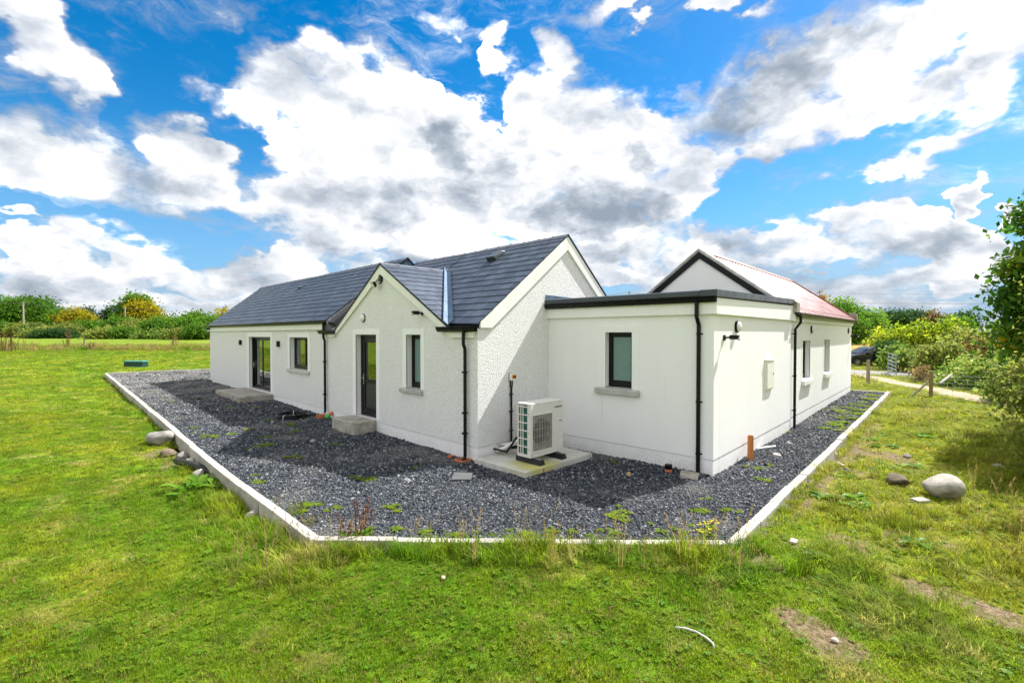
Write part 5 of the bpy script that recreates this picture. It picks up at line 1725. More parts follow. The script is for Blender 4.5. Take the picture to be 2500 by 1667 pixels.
def ground_bits():
    G = lambda x, y: land(x, y, gz)
    # coil of black pipe
    p = G(714, 1018)
    t = thing('pipe_coil', 'coil of black plastic pipe tied with white bands lying on the gravel', 'pipe coil', p)
    mb = MB()
    for k, (R, h) in enumerate(((.44, .02), (.405, .03), (.37, .025), (.43, .055), (.39, .065), (.42, .09))):
        pts = [(p.x + R * cos(a) * 1.0 + .01 * sin(3 * a + k), p.y + R * sin(a) + .012 * cos(2 * a + k), p.z + h + .008 * sin(2 * a + k)) for a in np.linspace(0, 2 * pi, 40)]
        mb.tube(pts, .0165, 7)
    mb.tube([(p.x + .42, p.y, p.z + .03), (p.x + .55, p.y - .25, p.z + .02), (p.x + .62, p.y - .55, p.z + .03)], .0165, 7)
    mb.build('pipe', M['black_plastic'], t, smooth=True)
    for a in (0.35 * pi, 1.2 * pi):
        c = Vector((p.x + .405 * cos(a), p.y + .405 * sin(a), p.z + .055))
        rd = Vector((cos(a), sin(a), 0))
        MB().tube([c + rd * .062 * cos(b) + Vector((0, 0, .062 * sin(b))) for b in np.linspace(0, 2 * pi, 14)], .008, 5).build('white_band', M['white_plastic'], t)
    # drain elbow with green cap
    p = G(800, 1024)
    t = thing('drain_elbow', 'salmon orange drain pipe elbow with a bright green cap below the downpipe', 'drain pipe', p)
    MB().tube([p + Vector((.35, .02, .02)), p + Vector((.25, .015, .14)), p + Vector((.12, .01, .17)), p + Vector((.0, 0, .11))], .055, 14).build('elbow', M['salmon_pipe'], t, smooth=True)
    MB().tube([p + Vector((.26, .015, .135)), p + Vector((.19, .013, .165))], .065, 14).build('collar', M['salmon_pipe'], t, smooth=True)
    MB().tube([p + Vector((.03, 0, .125)), p + Vector((-.05, -.005, .05))], .068, 14).build('cap', M['green_cap'], t, bevel=.006)
    # gully below the corner downpipe
    p = cot(5.94, 7.25, .0)
    t = thing('gully_pot', 'terracotta drain gully at the foot of the corner downpipe', 'drain', p)
    mb = MB()
    wall_panel(mb, lambda u, v, d: (p.x + u, p.y + v, p.z + .045 - d), -.14, .14, -.13, .13, [(-.10, .10, -.09, .09)], .14)
    mb.build('rim', M['terracotta'], t, bevel=.012)
    MB().box((p.x - .10, p.y - .09, p.z - .06), (p.x + .10, p.y + .09, p.z - .03)).build('grate', M['pump_dark'], t)
    p = cot(5.9, 13.65, .12)
    t = thing('gully_pot', 'small terracotta drain gully half hidden behind the orange elbow', 'drain', p)
    MB().lathe([(.16, -.1), (.16, .035), (.12, .04), (.115, -.02)], p, n=16).build('rim', M['terracotta'], t)
    # upright soil pipe
    p = G(1832, 1121)
    t = thing('soil_pipe', 'short upright orange soil pipe standing in gravel beside the sunlit extension wall', 'pipe', p)
    mb = MB()
    n = 24
    vs, fs = [], []
    for r, z in ((.055, -.1), (.055, .47), (.049, .47), (.049, .05)):
        for k in range(n):
            vs.append((p.x + r * cos(2 * pi * k / n), p.y + r * sin(2 * pi * k / n), p.z + z))
    for i in range(3):
        for k in range(n):
            fs.append((i * n + k, i * n + (k + 1) % n, (i + 1) * n + (k + 1) % n, (i + 1) * n + k))
    mb.add(vs, fs).build('pipe', M['orange_pipe'], t, smooth=False)
    # capped pipe stub
    p = G(1632, 1151)
    t = thing('pipe_stub', 'stubby terracotta pipe end with a black cap against the extension front', 'pipe', p)
    MB().lathe([(.065, -.1), (.065, .05)], p, n=18).build('pipe', M['salmon_pipe'], t)
    MB().lathe([(.062, .05), (.066, .055), (.066, .125), (.058, .135)], p, n=18).build('cap', M['black_plastic'], t)
    slabbit('splash_block', 'rough concrete block under the extension downpipe', 'block', G(1684, 1163), (.34, .30, .09), 'step_concrete', .3, (0.02, .05), -.04, .012)
    slabbit('drain_cover', 'flat dark grey drain cover lying on the gravel below the pad', 'drain cover', G(1128, 1166), (.40, .33, .035), 'slab_grey', .75, (0, 0), .0, .008, skew=.03)
    slabbit('brick_piece', 'broken terracotta piece on the gravel left of the corner downpipe', 'brick piece', G(1100, 1117), (.17, .09, .05), 'terracotta', .5, (.1, .15), .0)
    slabbit('brick_piece', 'orange brick fragment against the front edge of the heat pump pad', 'brick piece', G(1313, 1152), (.23, .10, .06), 'terracotta', -.5, (.05, -.1), .0)
    slabbit('timber_offcut', 'short timber offcut lying on the pad right of the heat pump', 'timber', cot(7.55, 6.62, .112), (.40, .07, .065), 'timber', -.12, (0, 0), 0, skew=.02)
    chunk('yellow_stone', 'small ochre stone on the shaded gravel in front of the extension', 'stone', G(1535, 1162), (.075, .05, .05), 'ochre_stone', 3, .4)
    chunk('flat_stone', 'small brown flat stone on the shaded gravel near the black pipe coil', 'stone', G(763, 1078), (.09, .07, .035), 'grey_stone', 4, .4)
    for k, (x, y, s, lab) in enumerate(((985, 1044, .05, 'salmon shard on the gravel by the porch plinth'),)):
        slabbit('brick_piece', lab, 'brick piece', G(x, y), (.12, .05, .03), 'terracotta', .3, (.1, .1), .0)
    p = G(1870, 1094)
    tag(MB().tube([p + Vector((-.28, .10, .03)), p + Vector((0, 0, .022)), p + Vector((.25, -.12, .02))], .021, 9).build('plastic_pipe', M['white_plastic'], None), 'thin white plastic pipe lying on gravel by the sunlit wall', 'pipe')
    chunk('white_stone', 'white broken stone on the sunlit gravel behind the orange pipe', 'stone', G(1896, 1112), (.11, .07, .04), 'pale_stone', 9, .8)
    chunk('white_stone', 'pale stone on the gravel strip further along the sunlit wall', 'stone', G(1925, 1084), (.09, .06, .04), 'pale_stone', 12, .2)
    # boulders and rubbish outside the kerbs
    chunk('boulder', 'large smooth pale boulder in the grass at the right', 'boulder', land(2296, 1213), (.33, .25, .23), 'boulder_stone', 21, -.75, sink=.15, rough=.1)
    chunk('boulder', 'dull brown stone lying behind the large pale boulder', 'stone', land(2190, 1181), (.26, .22, .12), 'brown_stone', 23, .3, sink=.2)
    slabbit('paving_scrap', 'cream slab fragment lying in the grass in front of the boulder', 'slab', land(2246, 1225), (.26, .12, .04), 'boulder_stone', -.5, (.12, .05), .01)
    slabbit('blue_scrap', 'scrap of bright blue plastic on the bare soil beside the right kerb', 'litter', land(2066, 1152), (.085, .07, .05), 'blue_scrap', .3, (.3, .2), .01, skew=.1)
    chunk('dark_stone', 'small dark stone on the bare soil right of the kerb', 'stone', land(2215, 1116), (.10, .07, .06), 'grey_stone', 25, .3)
    slabbit('timber_scrap', 'pale flat timber scrap on the soil beside the blue plastic', 'timber', land(2052, 1136), (.24, .07, .02), 'pale_stone', .6, (.02, .02), .02)
    L = lambda x, y, dz=0.0: land(x, y) + Vector((0, 0, dz))
    chunk('rubble_stone', 'large grey rock against the outside of the left kerb', 'rock', L(392, 1085), (.28, .32, .25), 'grey_stone', 31, .5, sink=.22)
    chunk('rubble_stone', 'brown lump of rubble below the large grey rock by the left kerb', 'rock', L(408, 1112), (.20, .2, .12), 'brown_stone', 33, .9, sink=.3)
    chunk('rubble_stone', 'grey broken stone between the large rock and the black pipe', 'rock', L(446, 1120), (.17, .14, .11), 'grey_stone', 35, 1.2, sink=.25)
    chunk('rubble_stone', 'pale angular stone just above the black corrugated pipe', 'rock', L(464, 1135), (.14, .11, .09), 'pale_stone', 37, .1, sink=.2)
    chunk('rubble_stone', 'round brown stone just below the black corrugated pipe', 'rock', L(485, 1165), (.12, .10, .10), 'boulder_stone', 39, .1, sink=.2)
    chunk('round_stone', 'round cream stone lying against the near end of the left kerb', 'stone', L(616, 1266), (.095, .08, .075), 'pale_stone', 41, .1, sink=.12)
    a, b = L(443, 1141, .09), L(512, 1161, .05)
    a2, b2 = a + (b - a) * -.2, b + (b - a) * .2
    n = 30
    pts, rad = [], []
    for i in range(n * 2):
        f = i / (n * 2 - 1)
        pts.append(a2.lerp(b2, f) + Vector((0, 0, .04 * sin(f * pi))))
        rad.append(.066 if (i // 2) % 2 else .056)
    tag(MB().tube(pts, .05, 14, radii=rad).build('corrugated_pipe', M['rubber'], None), 'black corrugated drain pipe end among the stones by the left kerb', 'pipe')
    pts = [L(x, y, .022) for x, y in ((1648, 1537), (1672, 1539), (1700, 1548), (1725, 1563), (1740, 1576), (1747, 1586))]
    pts[-1].z -= .05
    tag(MB().tube(pts, .0095, 8).build('plastic_conduit', M['pale_stone'], None, smooth=True), 'thin white bent plastic conduit lying in the foreground lawn', 'conduit')
    chunk('lawn_stone', 'small pinkish stone in the middle of the lawn', 'stone', L(1082, 1414), (.042, .026, .022), 'pink_stone', 43, .6, sink=.1)
    chunk('lawn_stone', 'small white stone on the bare patch in the lawn', 'stone', L(2038, 1566), (.036, .028, .02), 'pale_stone', 45, 2.2, sink=.12)
    slabbit('cardboard_scrap', 'pale crumpled scrap in the grass near the right kerb corner', 'litter', L(1937, 1325), (.16, .07, .025), 'pale_stone', .1, (.1, .1), .01)
    chunk('rag', 'pale scrap lying in the shaded grass behind the boulder', 'litter', L(2435, 1140), (.13, .10, .06), 'pale_stone', 51, .1, sink=.3)
    # green utility box on the far lawn
    p = land(325, 896)
    w = 0.62
    e = RGT
    n = Vector((-FWD.x, -FWD.y, 0))
    t = thing('utility_box', 'low dark green utility box standing on the far lawn', 'utility box', p)
    q = lambda u, d, z: tuple(p + e * u - n * d + Vector((0, 0, z)))
    MB().box((-w, 0, -.1), (w, .5, .33), q).build('body', M['box_green'], t, bevel=.02)
    MB().box((-w - .03, -.03, .33), (w + .03, .53, .40), q).build('lid', M['box_trim'], t, bevel=.015)
    MB().box((-w, -.03, -.02), (w + .02, -.002, .05), q).build('base_trim', M['box_trim'], t)
ground_bits()


# ------------------------------------------------------------------ scattered ground cover
def mesh_np(name, vs, fs, mats, tone=None, smooth=False):
    me = bpy.data.meshes.new(name)
    me.from_pydata(np.asarray(vs).tolist(), [], fs if isinstance(fs, list) else fs.tolist())
    for m in (mats if isinstance(mats, (list, tuple)) else [mats]):
        me.materials.append(m)
    if tone is not None:
        a = me.attributes.new('tone', 'FLOAT', 'POINT')
        a.data.foreach_set('value', np.asarray(tone, np.float32))
    if smooth:
        me.polygons.foreach_set('use_smooth', [True] * len(me.polygons))
    return me

def blades(n, h, spread, w, lean, seed, wob=0.35):
    r = np.random.default_rng(seed)
    vs, fs = [], []
    for i in range(n):
        a = r.uniform(0, 2 * pi)
        rad = spread * sqrt(r.uniform())
        x, y = rad * cos(a), rad * sin(a)
        b = r.uniform(0, 2 * pi)
        hh = h * r.uniform(.5, 1.15)
        ln = lean * hh * r.uniform(.3, 1.3)
        ww = w * r.uniform(.7, 1.25)
        c = b + pi / 2 + r.uniform(-wob, wob)
        dx, dy = cos(b), sin(b)
        sx, sy = cos(c) * ww / 2, sin(c) * ww / 2
        k = len(vs)
        for t, wt in ((0, 1.0), (.5, .85)):
            px, py, pz = x + dx * ln * t * t, y + dy * ln * t * t, hh * t - .01
            vs += [(px - sx * wt, py - sy * wt, pz), (px + sx * wt, py + sy * wt, pz)]
        vs.append((x + dx * ln, y + dy * ln, hh * (1 - .25 * lean) - .01))
        fs += [(k, k + 1, k + 3, k + 2), (k + 2, k + 3, k + 4)]
    return vs, fs

def rosette(n, L, W, rise, seed, mat, name, droop=0.5):
    """broad leaves springing from one crown"""
    r = np.random.default_rng(seed)
    vs, fs, tone = [], [], []
    for i in range(n):
        a = 2 * pi * i / n + r.uniform(-.4, .4)
        l = L * r.uniform(.55, 1.1)
        w = W * r.uniform(.7, 1.1)
        up = rise * r.uniform(.5, 1.3)
        d = np.array([cos(a), sin(a), 0])
        s = np.array([-sin(a), cos(a), 0])
        k = len(vs)
        tn = r.uniform(0, 1)
        for t, ww in ((0.05, .12), (.3, .75), (.6, 1.0), (.85, .65), (1.0, .06)):
            c = d * l * t + np.array([0, 0, l * (up * t - droop * up * 1.6 * t * t) + .012])
            bend = np.array([0, 0, -.10 * w * ww])
            vs += [c - s * w * ww / 2 + bend * -1, c + np.array([0, 0, -.16 * w * ww]), c + s * w * ww / 2 + bend * -1]
            tone += [tn] * 3
        for q in range(4):
            for e in (0, 1):
                fs.append((k + 3 * q + e, k + 3 * q + e + 1, k + 3 * q + e + 4, k + 3 * q + e + 3))
    return mesh_np(name, vs, fs, M[mat], tone, True)

def hidden(meshes, name):
    c = bpy.data.collections.new(name)
    for i, me in enumerate(meshes):
        o = bpy.data.objects.new('%s_%02d' % (name, i), me)
        c.objects.link(o)
    return c

def scatter(name, label, cat, P, rot, scl, idx, coll, kind='stuff'):
    """real meshes set out on points by one geometry-nodes modifier"""
    me = bpy.data.meshes.new(name)
    n = len(P)
    me.vertices.add(n)
    me.vertices.foreach_set('co', np.asarray(P, np.float32).ravel())
    for nm, ty, key, arr in (('rot', 'FLOAT_VECTOR', 'vector', rot), ('scl', 'FLOAT_VECTOR', 'vector', scl)):
        a = me.attributes.new(nm, ty, 'POINT')
        a.data.foreach_set(key, np.asarray(arr, np.float32).ravel())
    a = me.attributes.new('pick', 'INT', 'POINT')
    a.data.foreach_set('value', np.asarray(idx, np.int32))
    o = link(name, me)
    ng = bpy.data.node_groups.new(name + '_nodes', 'GeometryNodeTree')
    ng.interface.new_socket('Geometry', in_out='INPUT', socket_type='NodeSocketGeometry')
    ng.interface.new_socket('Geometry', in_out='OUTPUT', socket_type='NodeSocketGeometry')
    gi = ng.nodes.new('NodeGroupInput')
    go = ng.nodes.new('NodeGroupOutput')
    ci = ng.nodes.new('GeometryNodeCollectionInfo')
    ci.inputs['Collection'].default_value = coll
    ci.inputs['Separate Children'].default_value = True
    ci.inputs['Reset Children'].default_value = True
    ip = ng.nodes.new('GeometryNodeInstanceOnPoints')
    ip.inputs['Pick Instance'].default_value = True
    def attr(nm, ty):
        nd = ng.nodes.new('GeometryNodeInputNamedAttribute')
        nd.data_type = ty
        nd.inputs['Name'].default_value = nm
        return nd.outputs['Attribute']
    e2r = ng.nodes.new('FunctionNodeEulerToRotation')
    L = ng.links.new
    L(gi.outputs[0], ip.inputs['Points'])
    L(ci.outputs[0], ip.inputs['Instance'])
    L(attr('pick', 'INT'), ip.inputs['Instance Index'])
    L(attr('rot', 'FLOAT_VECTOR'), e2r.inputs[0])
    L(e2r.outputs[0], ip.inputs['Rotation'])
    L(attr('scl', 'FLOAT_VECTOR'), ip.inputs['Scale'])
    L(ip.outputs[0], go.inputs[0])
    md = o.modifiers.new('scatter', 'NODES')
    md.node_group = ng
    return tag(o, label, cat, None, kind)

def sample(dens, x0, x1, y0, y1, keep):
    n = int(dens * (x1 - x0) * (y1 - y0))
    X = rng.uniform(x0, x1, n)
    Y = rng.uniform(y0, y1, n)
    k = keep(X, Y)
    return X[k], Y[k]
def dep_lat(X, Y):
    return X * FWD.x + Y * FWD.y, X * RGT.x + Y * RGT.y
def seen(X, Y, d0, d1):
    d, l = dep_lat(X, Y)
    return (d >= d0) & (d < d1) & (np.abs(l) < d * 1.22 + 1.2)

def gravel_stones():
    ms = []
    for s in range(6):
        bm = bmesh.new()
        bmesh.ops.create_icosphere(bm, subdivisions=1, radius=.5)
        r = random.Random(s)
        ax = (r.uniform(.8, 1.25), r.uniform(.6, .95), r.uniform(.4, .7))
        for v in bm.verts:
            v.co = Vector((v.co.x * ax[0], v.co.y * ax[1], v.co.z * ax[2])) * r.uniform(.72, 1.2)
        me = bpy.data.meshes.new('stone')
        bm.to_mesh(me)
        bm.free()
        me.materials.append(M['gravel_stone'])
        ms.append(me)
    c = hidden(ms, 'stone')
    XS, YS, SS = [], [], []
    for dens, d0, d1, s in ((2300, 2, 8, .027), (1150, 8, 14, .036), (300, 14, 22, .058), (110, 22, 38, .085)):
        def keep(X, Y):
            k = seen(X, Y, d0, d1)
            k[k] = inside(GRAVEL, X[k], Y[k]) & ~in_house(X[k], Y[k], -.02)
            return k
        bx = {2: (2.4, 9.8, 1.8, 10.5), 8: (2.4, 17.5, 1.8, 19), 14: (2.6, 24.7, 1.8, 30), 22: (3, 24.8, 1.8, 34.5)}[d0]
        X, Y = sample(dens, *bx, keep)
        XS.append(X); YS.append(Y); SS.append(s * np.exp(rng.normal(0, .30, len(X))))
    X, Y, S = map(np.concatenate, (XS, YS, SS))
    Z = gz(X, Y) + S * .12
    n = len(X)
    rot = np.stack([rng.normal(0, .5, n), rng.normal(0, .5, n), rng.uniform(0, 6.28, n)], -1)
    scatter('gravel', 'dark blue-grey crushed stone gravel around the house', 'gravel', np.stack([X, Y, Z], -1), rot, np.repeat(S[:, None], 3, 1), rng.integers(0, 6, n), c)
    print('gravel stones', n)
gravel_stones()

def grass():
    ms = []
    B = M['grass_blade']
    for s in range(4):                                        # 0-3 mown turf
        v, f = blades(18, .040, .058, .0052, .50, s, 1.2)
        ms.append(mesh_np('turf', v, f, B))
    for s in range(4):                                        # 4-7 rough grass
        v, f = blades(18, .20, .055, .0058, .55, 20 + s)
        ms.append(mesh_np('rough_grass', v, f, B))
    for s in range(2):                                        # 8-9 clover-like leaves
        ms.append(rosette(6, .026, .020, 1.1, 40 + s, 'leaf_weed' if s else 'leaf_dock', 'broad_leaf'))
    for s in range(2):                                        # 10-11 seeding stalks
        v, f = blades(3, .42, .03, .0045, .22, 60 + s)
        f = [tuple(q) for q in f]
        v2, f2 = [], []
        r = np.random.default_rng(s)
        for i in range(3):
            tip = v[5 * i + 4]
            for j in range(10):
                z = tip[2] - .012 * j
                a = r.uniform(0, 6.28)
                k = len(v) + len(v2)
                x = tip[0] - (tip[0] - v[5 * i][0]) * .05 * j
                y = tip[1] - (tip[1] - v[5 * i][1]) * .05 * j
                v2 += [(x, y, z), (x + .012 * cos(a), y + .012 * sin(a), z + .008), (x + .004 * cos(a + 1.5), y + .004 * sin(a + 1.5), z + .02)]
                f2.append((k, k + 1, k + 2))
        ms.append(mesh_np('seed_stalk', v + v2, f + f2, M['straw'], np.full(len(v + v2), .5)))
    for s in range(2):                                        # 12-13 dry thatch
        v, f = blades(14, .035, .07, .0055, 1.5, 80 + s)
        ms.append(mesh_np('dry_grass', v, f, M['straw'], np.random.default_rng(s).uniform(0, 1, len(v))))
    c = hidden(ms, 'sward_plant')
    # lengths of rough growth: along the kerbs and on the unmown right hand side
    kl = [(2.40, 5.36), (2.58, 8.6), (2.77, 12), (2.98, 15.2), (3.37, 21.7), (4.16, 34.5)]
    def segdist(X, Y, line):
        best = np.full(X.shape, 1e9)
        for (x0, y0), (x1, y1) in zip(line, line[1:]):
            dx, dy = x1 - x0, y1 - y0
            t = np.clip(((X - x0) * dx + (Y - y0) * dy) / (dx * dx + dy * dy), 0, 1)
            best = np.minimum(best, np.hypot(X - x0 - t * dx, Y - y0 - t * dy))
        return best
    P, R, S, I = [], [], [], []
    for dens, d0, d1, k in ((1150, 1.6, 5.0, 1.0), (620, 5.0, 8.5, 1.15), (260, 8.5, 14, 1.55), (75, 14, 24, 2.5), (22, 24, 48, 4.2)):
        ext_ = d1 * 1.7
        tot = dens * 4
        def keep(X, Y):
            q = seen(X, Y, d0, d1)
            q[q] = ~inside(OUTER, X[q], Y[q]) & ~in_house(X[q], Y[q], .05) & (segdist(X[q], Y[q], PATHLINE) > .62) & (segdist(X[q], Y[q], ROADLINE) > 2.3)
            return q
        # sample in view coordinates so that nothing is wasted behind the camera
        A = (d1 ** 2 - d0 ** 2) * 1.22 + 2.4 * (d1 - d0)
        n = int(dens * A)
        d = np.sqrt(rng.uniform(d0 ** 2, d1 ** 2, n))
        l = rng.uniform(-1, 1, n) * (d * 1.22 + 1.2)
        X = FWD.x * d + RGT.x * l
        Y = FWD.y * d + RGT.y * l
        q = keep(X, Y)
        X, Y, d, l = X[q], Y[q], d[q], l[q]
        b = bare(X, Y)
        q = rng.uniform(0, 1, len(X)) > np.clip(b * 1.15, 0, .95)
        X, Y, d, l = X[q], Y[q], d[q], l[q]
        n = len(X)
        dk = segdist(X, Y, kl)
        df = segdist(X, Y, [(2.4, 5.36), (5.6, 1.74)])
        dr = segdist(X, Y, [(5.6, 1.74), (24.85, 1.74)])
        u = rng.uniform(0, 1, n)
        nz = waves(X, Y, 2.2, 1, 21)
        rough = np.clip(np.maximum(1.1 - df / (.50 + .18 * nz), (.85 - dk / 1.1) * (1 - .6 * smoothstep(Y, 8, 13))), 0, 1)
        right = smoothstep(X - Y, 4.2, 7) * .34
        patch = smoothstep(waves(X, Y, 1.1, 1, 22), .25, .9) * smoothstep(X - Y, 2.5, 6)
        rough = np.clip(np.maximum(rough, np.maximum(right * (.6 + .6 * nz), patch * .55)), 0, 1)
        idx = rng.integers(0, 4, n)
        lg = u < rough * .75
        idx[lg] = rng.integers(4, 8, lg.sum())
        u2 = rng.uniform(0, 1, n)
        bl = u2 < .07 + .07 * smoothstep(X - Y, 4, 7)
        idx[bl] = rng.integers(8, 10, bl.sum())
        st = (u2 > 1 - .085 * rough * (df < .8)) | (u2 > 1 - .006 * right)
        idx[st] = rng.integers(10, 12, st.sum())
        dry = (u2 > .9) & (u2 < .9 + .085) & ~lg
        idx[dry] = rng.integers(12, 14, dry.sum())
        s = k * np.exp(rng.normal(0, .2, n))
        sz = s * np.where(lg, .30 + .58 * rough, 1.0) * np.where(k > 2, .55, 1 if k < 1.5 else .8)
        sz = sz * (1 + .25 * waves(X, Y, 5.5, 1, 31))
        Z = terr(X, Y)
        P.append(np.stack([X, Y, Z], -1))
        R.append(np.stack([rng.normal(0, .08, n), rng.normal(0, .08, n), rng.uniform(0, 6.28, n)], -1))
        S.append(np.stack([s, s, sz], -1))
        I.append(idx)
    P, R, S, I = map(np.concatenate, (P, R, S, I))
    scatter('grass', 'short mown lawn grass with rougher growth along the kerbs', 'grass', P, R, S, I, c)
    print('grass tufts', len(P))
grass()

# ------------------------------------------------------------------ single plants
ORD = ['nearest', 'second nearest', 'third nearest', 'fourth nearest', 'fifth nearest', 'sixth nearest', 'seventh nearest', 'eighth nearest', 'ninth nearest', 'tenth nearest', 'eleventh nearest', 'twelfth nearest']
def plant_copies(name, label, cat, group, meshes, spots, marks=()):
    """copies of a plant; each is told apart by how near it stands to something one can find"""
    labs = [label] * len(spots)
    if marks:
        P = np.array([[p.x, p.y] for p, _, _ in spots])
        cand = []
        for nm, q in marks:
            order = np.argsort(np.hypot(P[:, 0] - q[0], P[:, 1] - q[1]))
            cand += [(r, float(np.hypot(P[i, 0] - q[0], P[i, 1] - q[1])), int(i), nm) for r, i in enumerate(order[:len(ORD)])]
        done = set()
        for r, _, i, nm in sorted(cand):
            if i not in done:
                done.add(i)
                labs[i] = '%s, %s to the %s' % (label, ORD[r], nm)
    for i, ((p, s, k), label) in enumerate(zip(spots, labs)):
        o = bpy.data.objects.new(name, meshes[k % len(meshes)])
        COL.objects.link(o)
        o.location = p
        o.rotation_euler = (0, 0, random.uniform(0, 6.28))
        o.scale = (s, s, s * random.uniform(.8, 1.2))
        tag(o, label, cat, group)

def weeds():
    ms = []
    for s in range(4):
        r = np.random.default_rng(s)
        vs, fs, tn = [], [], []
        for c in range(5):
            me = rosette(8, .085, .036, .55, s * 10 + c, 'leaf_weed', 'weed')
            off = np.array([r.normal(0, .09), r.normal(0, .06), 0])
            k = len(vs)
            vs += [np.array(v.co) * r.uniform(.7, 1.3) + off for v in me.vertices]
            fs += [tuple(i + k for i in p.vertices) for p in me.polygons]
            tn += [r.uniform(0, 1)] * len(me.vertices)
            bpy.data.meshes.remove(me)
        ms.append(mesh_np('weed', vs, fs, M['leaf_weed'], tn, True))
    G = lambda x, y: land(x, y, gz)
    near = [(1275 * 1.0, 1078), (1500, 1022), (820, 1085), (700, 1040), (640, 1088), (725, 1056), (602, 1050), (625, 1095), (712, 1112), (655, 1070), (870, 1165), (905, 1168), (520, 1062), (480, 1045), (473, 1052), (500, 1068), (562, 999), (430, 985), (400, 978), (372, 957), (445, 1020), (385, 1003), (495, 978), (630, 990), (660, 985), (560, 1062), (642, 1175), (618, 1163), (765, 1235), (740, 1233), (822, 1238), (1496, 1132), (660, 1025), (730, 1025), (955, 1236), (1845, 1152), (1880, 1170), (1925, 1052), (1728, 1218), (1780, 1250), (1520, 1247), (1490, 1262), (1015, 1145), (1880, 1133), (1716, 1247), (1905, 1027)]
    sp = [(G(x + random.gauss(0, 4), y + random.gauss(0, 3)), random.uniform(.55, 1.15), random.randrange(4)) for x, y in near]
    plant_copies('weed', 'small weed clump in the gravel', 'weed', 'weeds in the gravel', ms, sp,
                 [(n, G(*q)) for n, q in (('black pipe coil', (714, 1018)), ('porch doorstep', (870, 1060)), ('patio doorstep', (600, 975)), ('corner downpipe', (1137, 1126)), ('drain cover', (1128, 1166)), ('orange soil pipe', (1832, 1121)),
                  ('capped pipe stub', (1632, 1150)), ('far left kerb corner', (270, 915)), ('left front kerb corner', (750, 1310)), ('right front kerb corner', (1780, 1310)), ('middle of the left kerb', (480, 1110)), ('orange drain elbow', (800, 1024)), ('second downpipe of the white extension', (1935, 1045)))])
    far = [(2030, 1034), (2052, 1018), (2045, 1042), (2085, 988), (2110, 984), (2070, 1012), (2105, 1003), (2020, 1048), (2040, 1003), (2076, 1024), (2060, 996), (2093, 1012), (2122, 976), (2135, 968), (2100, 992), (2062, 1034), (2118, 994)]
    sp = [(G(x, y), random.uniform(1.2, 2.0), random.randrange(4)) for x, y in far]
    plant_copies('weed', 'low weed mat in right gravel strip', 'weed', 'weeds along the right gravel strip', ms, sp,
                 [(n, G(*q)) for n, q in (('far kerb end', (2170, 955)), ('red house far corner', (2080, 952)), ('orange soil pipe', (1832, 1121)), ('red house downpipe', (1937, 1046)), ('middle of the right kerb', (2090, 1050)))])
    # growth inside the front kerb
    mm = [rosette(9, .15, .05, .8, 70 + s, 'leaf_weed', 'weed') for s in range(3)]
    sp = []
    for x, y in ((1335, 1290), (1350, 1302), (1395, 1300), (1440, 1308), (1465, 1296), (1500, 1303), (1612, 1300), (1640, 1290), (1665, 1302), (1590, 1280), (1690, 1285), (1740, 1292), (1115, 1310), (1200, 1308), (1285, 1306), (1040, 1302), (900, 1300), (970, 1296), (1050, 1290), (1160, 1300), (1245, 1295), (1715, 1300)):
        sp.append((G(x, y), random.uniform(.3, .95), random.randrange(3)))
    plant_copies('leafy_weed', 'leafy weed inside the front kerb', 'weed', 'weeds inside the front kerb', mm, sp,
                 [(n, G(*q)) for n, q in (('red-brown seeding dock', (884, 1308)), ('yellow ragwort', (1728, 1312)), ('left kerb corner', (760, 1315)), ('right kerb corner', (1790, 1315)), ('middle of the front kerb', (1250, 1320)), ('capped pipe stub', (1632, 1150)))])
    # dock with broad leaves by the left kerb
    p = land(485, 1196)
    t = thing('dock_plant', 'clump of big bright green dock leaves beside the left kerb', 'plant', p)
    for k, (dx, dy, s) in enumerate(((0, 0, 1.0), (.18, -.2, .8), (-.2, .12, .85), (.05, .28, .75), (-.28, -.18, .7))):
        o = link('leaves', rosette(10, .36, .15, 1.15, 90 + k, 'leaf_dock', 'leaves', .42), t, fit=False)
        o.location = (dx, dy, float(terr(p.x + dx, p.y + dy)) - p.z)
        o.scale = (s, s, s)
    # red-brown seeding dock stalks at the kerb corner
    def seeded(label, p, n, h, spread, seed):
        t = thing('seeding_dock', label, 'plant', p)
        r = random.Random(seed)
        st = MB()
        vs, fs, tn = [], [], []
        for i in range(n):
            x, y = r.gauss(0, spread), r.gauss(0, spread)
            hh = h * r.uniform(.55, 1.1)
            lx, ly = r.gauss(0, .05), r.gauss(0, .05)
            st.tube([(x, y, -.02), (x + lx * .5, y + ly * .5, hh * .5), (x + lx, y + ly, hh)], .0035, 5, radii=[.005, .004, .002])
            for j in range(70):
                f = r.uniform(.35, 1.0)
                c = Vector((x + lx * f, y + ly * f, hh * f))
                a = r.uniform(0, 6.28)
                d = Vector((cos(a), sin(a), r.uniform(-.3, .8))) * r.uniform(.008, .022)
                e = Vector((-sin(a), cos(a), .3)) * .008
                k = len(vs)
                vs += [c, c + d + e, c + d * 1.4, c + d - e]
                tn += [r.uniform(0, 1)] * 4
                fs.append((k, k + 1, k + 2, k + 3))
        st.build('stalk', M['dock_seed'], t, fit=False)
        link('seed_heads', mesh_np('seed_heads', vs, fs, M['dock_seed'], tn), t, fit=False)
        link('leaves', rosette(7, .2, .06, .7, seed, 'leaf_dock', 'leaves'), t, fit=False)
    seeded('tall red-brown seeding dock on the gravel at the left end of the front kerb', G(884, 1308), 9, .42, .07, 5)
    seeded('single brown seeding dock at the left corner of the front kerb', G(838, 1318), 4, .30, .06, 6)
    # ragwort
    p = G(1728, 1312)
    t = thing('ragwort', 'yellow flowering ragwort at the right end of the front kerb', 'plant', p)
    r = random.Random(3)
    st = MB()
    vs, fs, tn = [], [], []
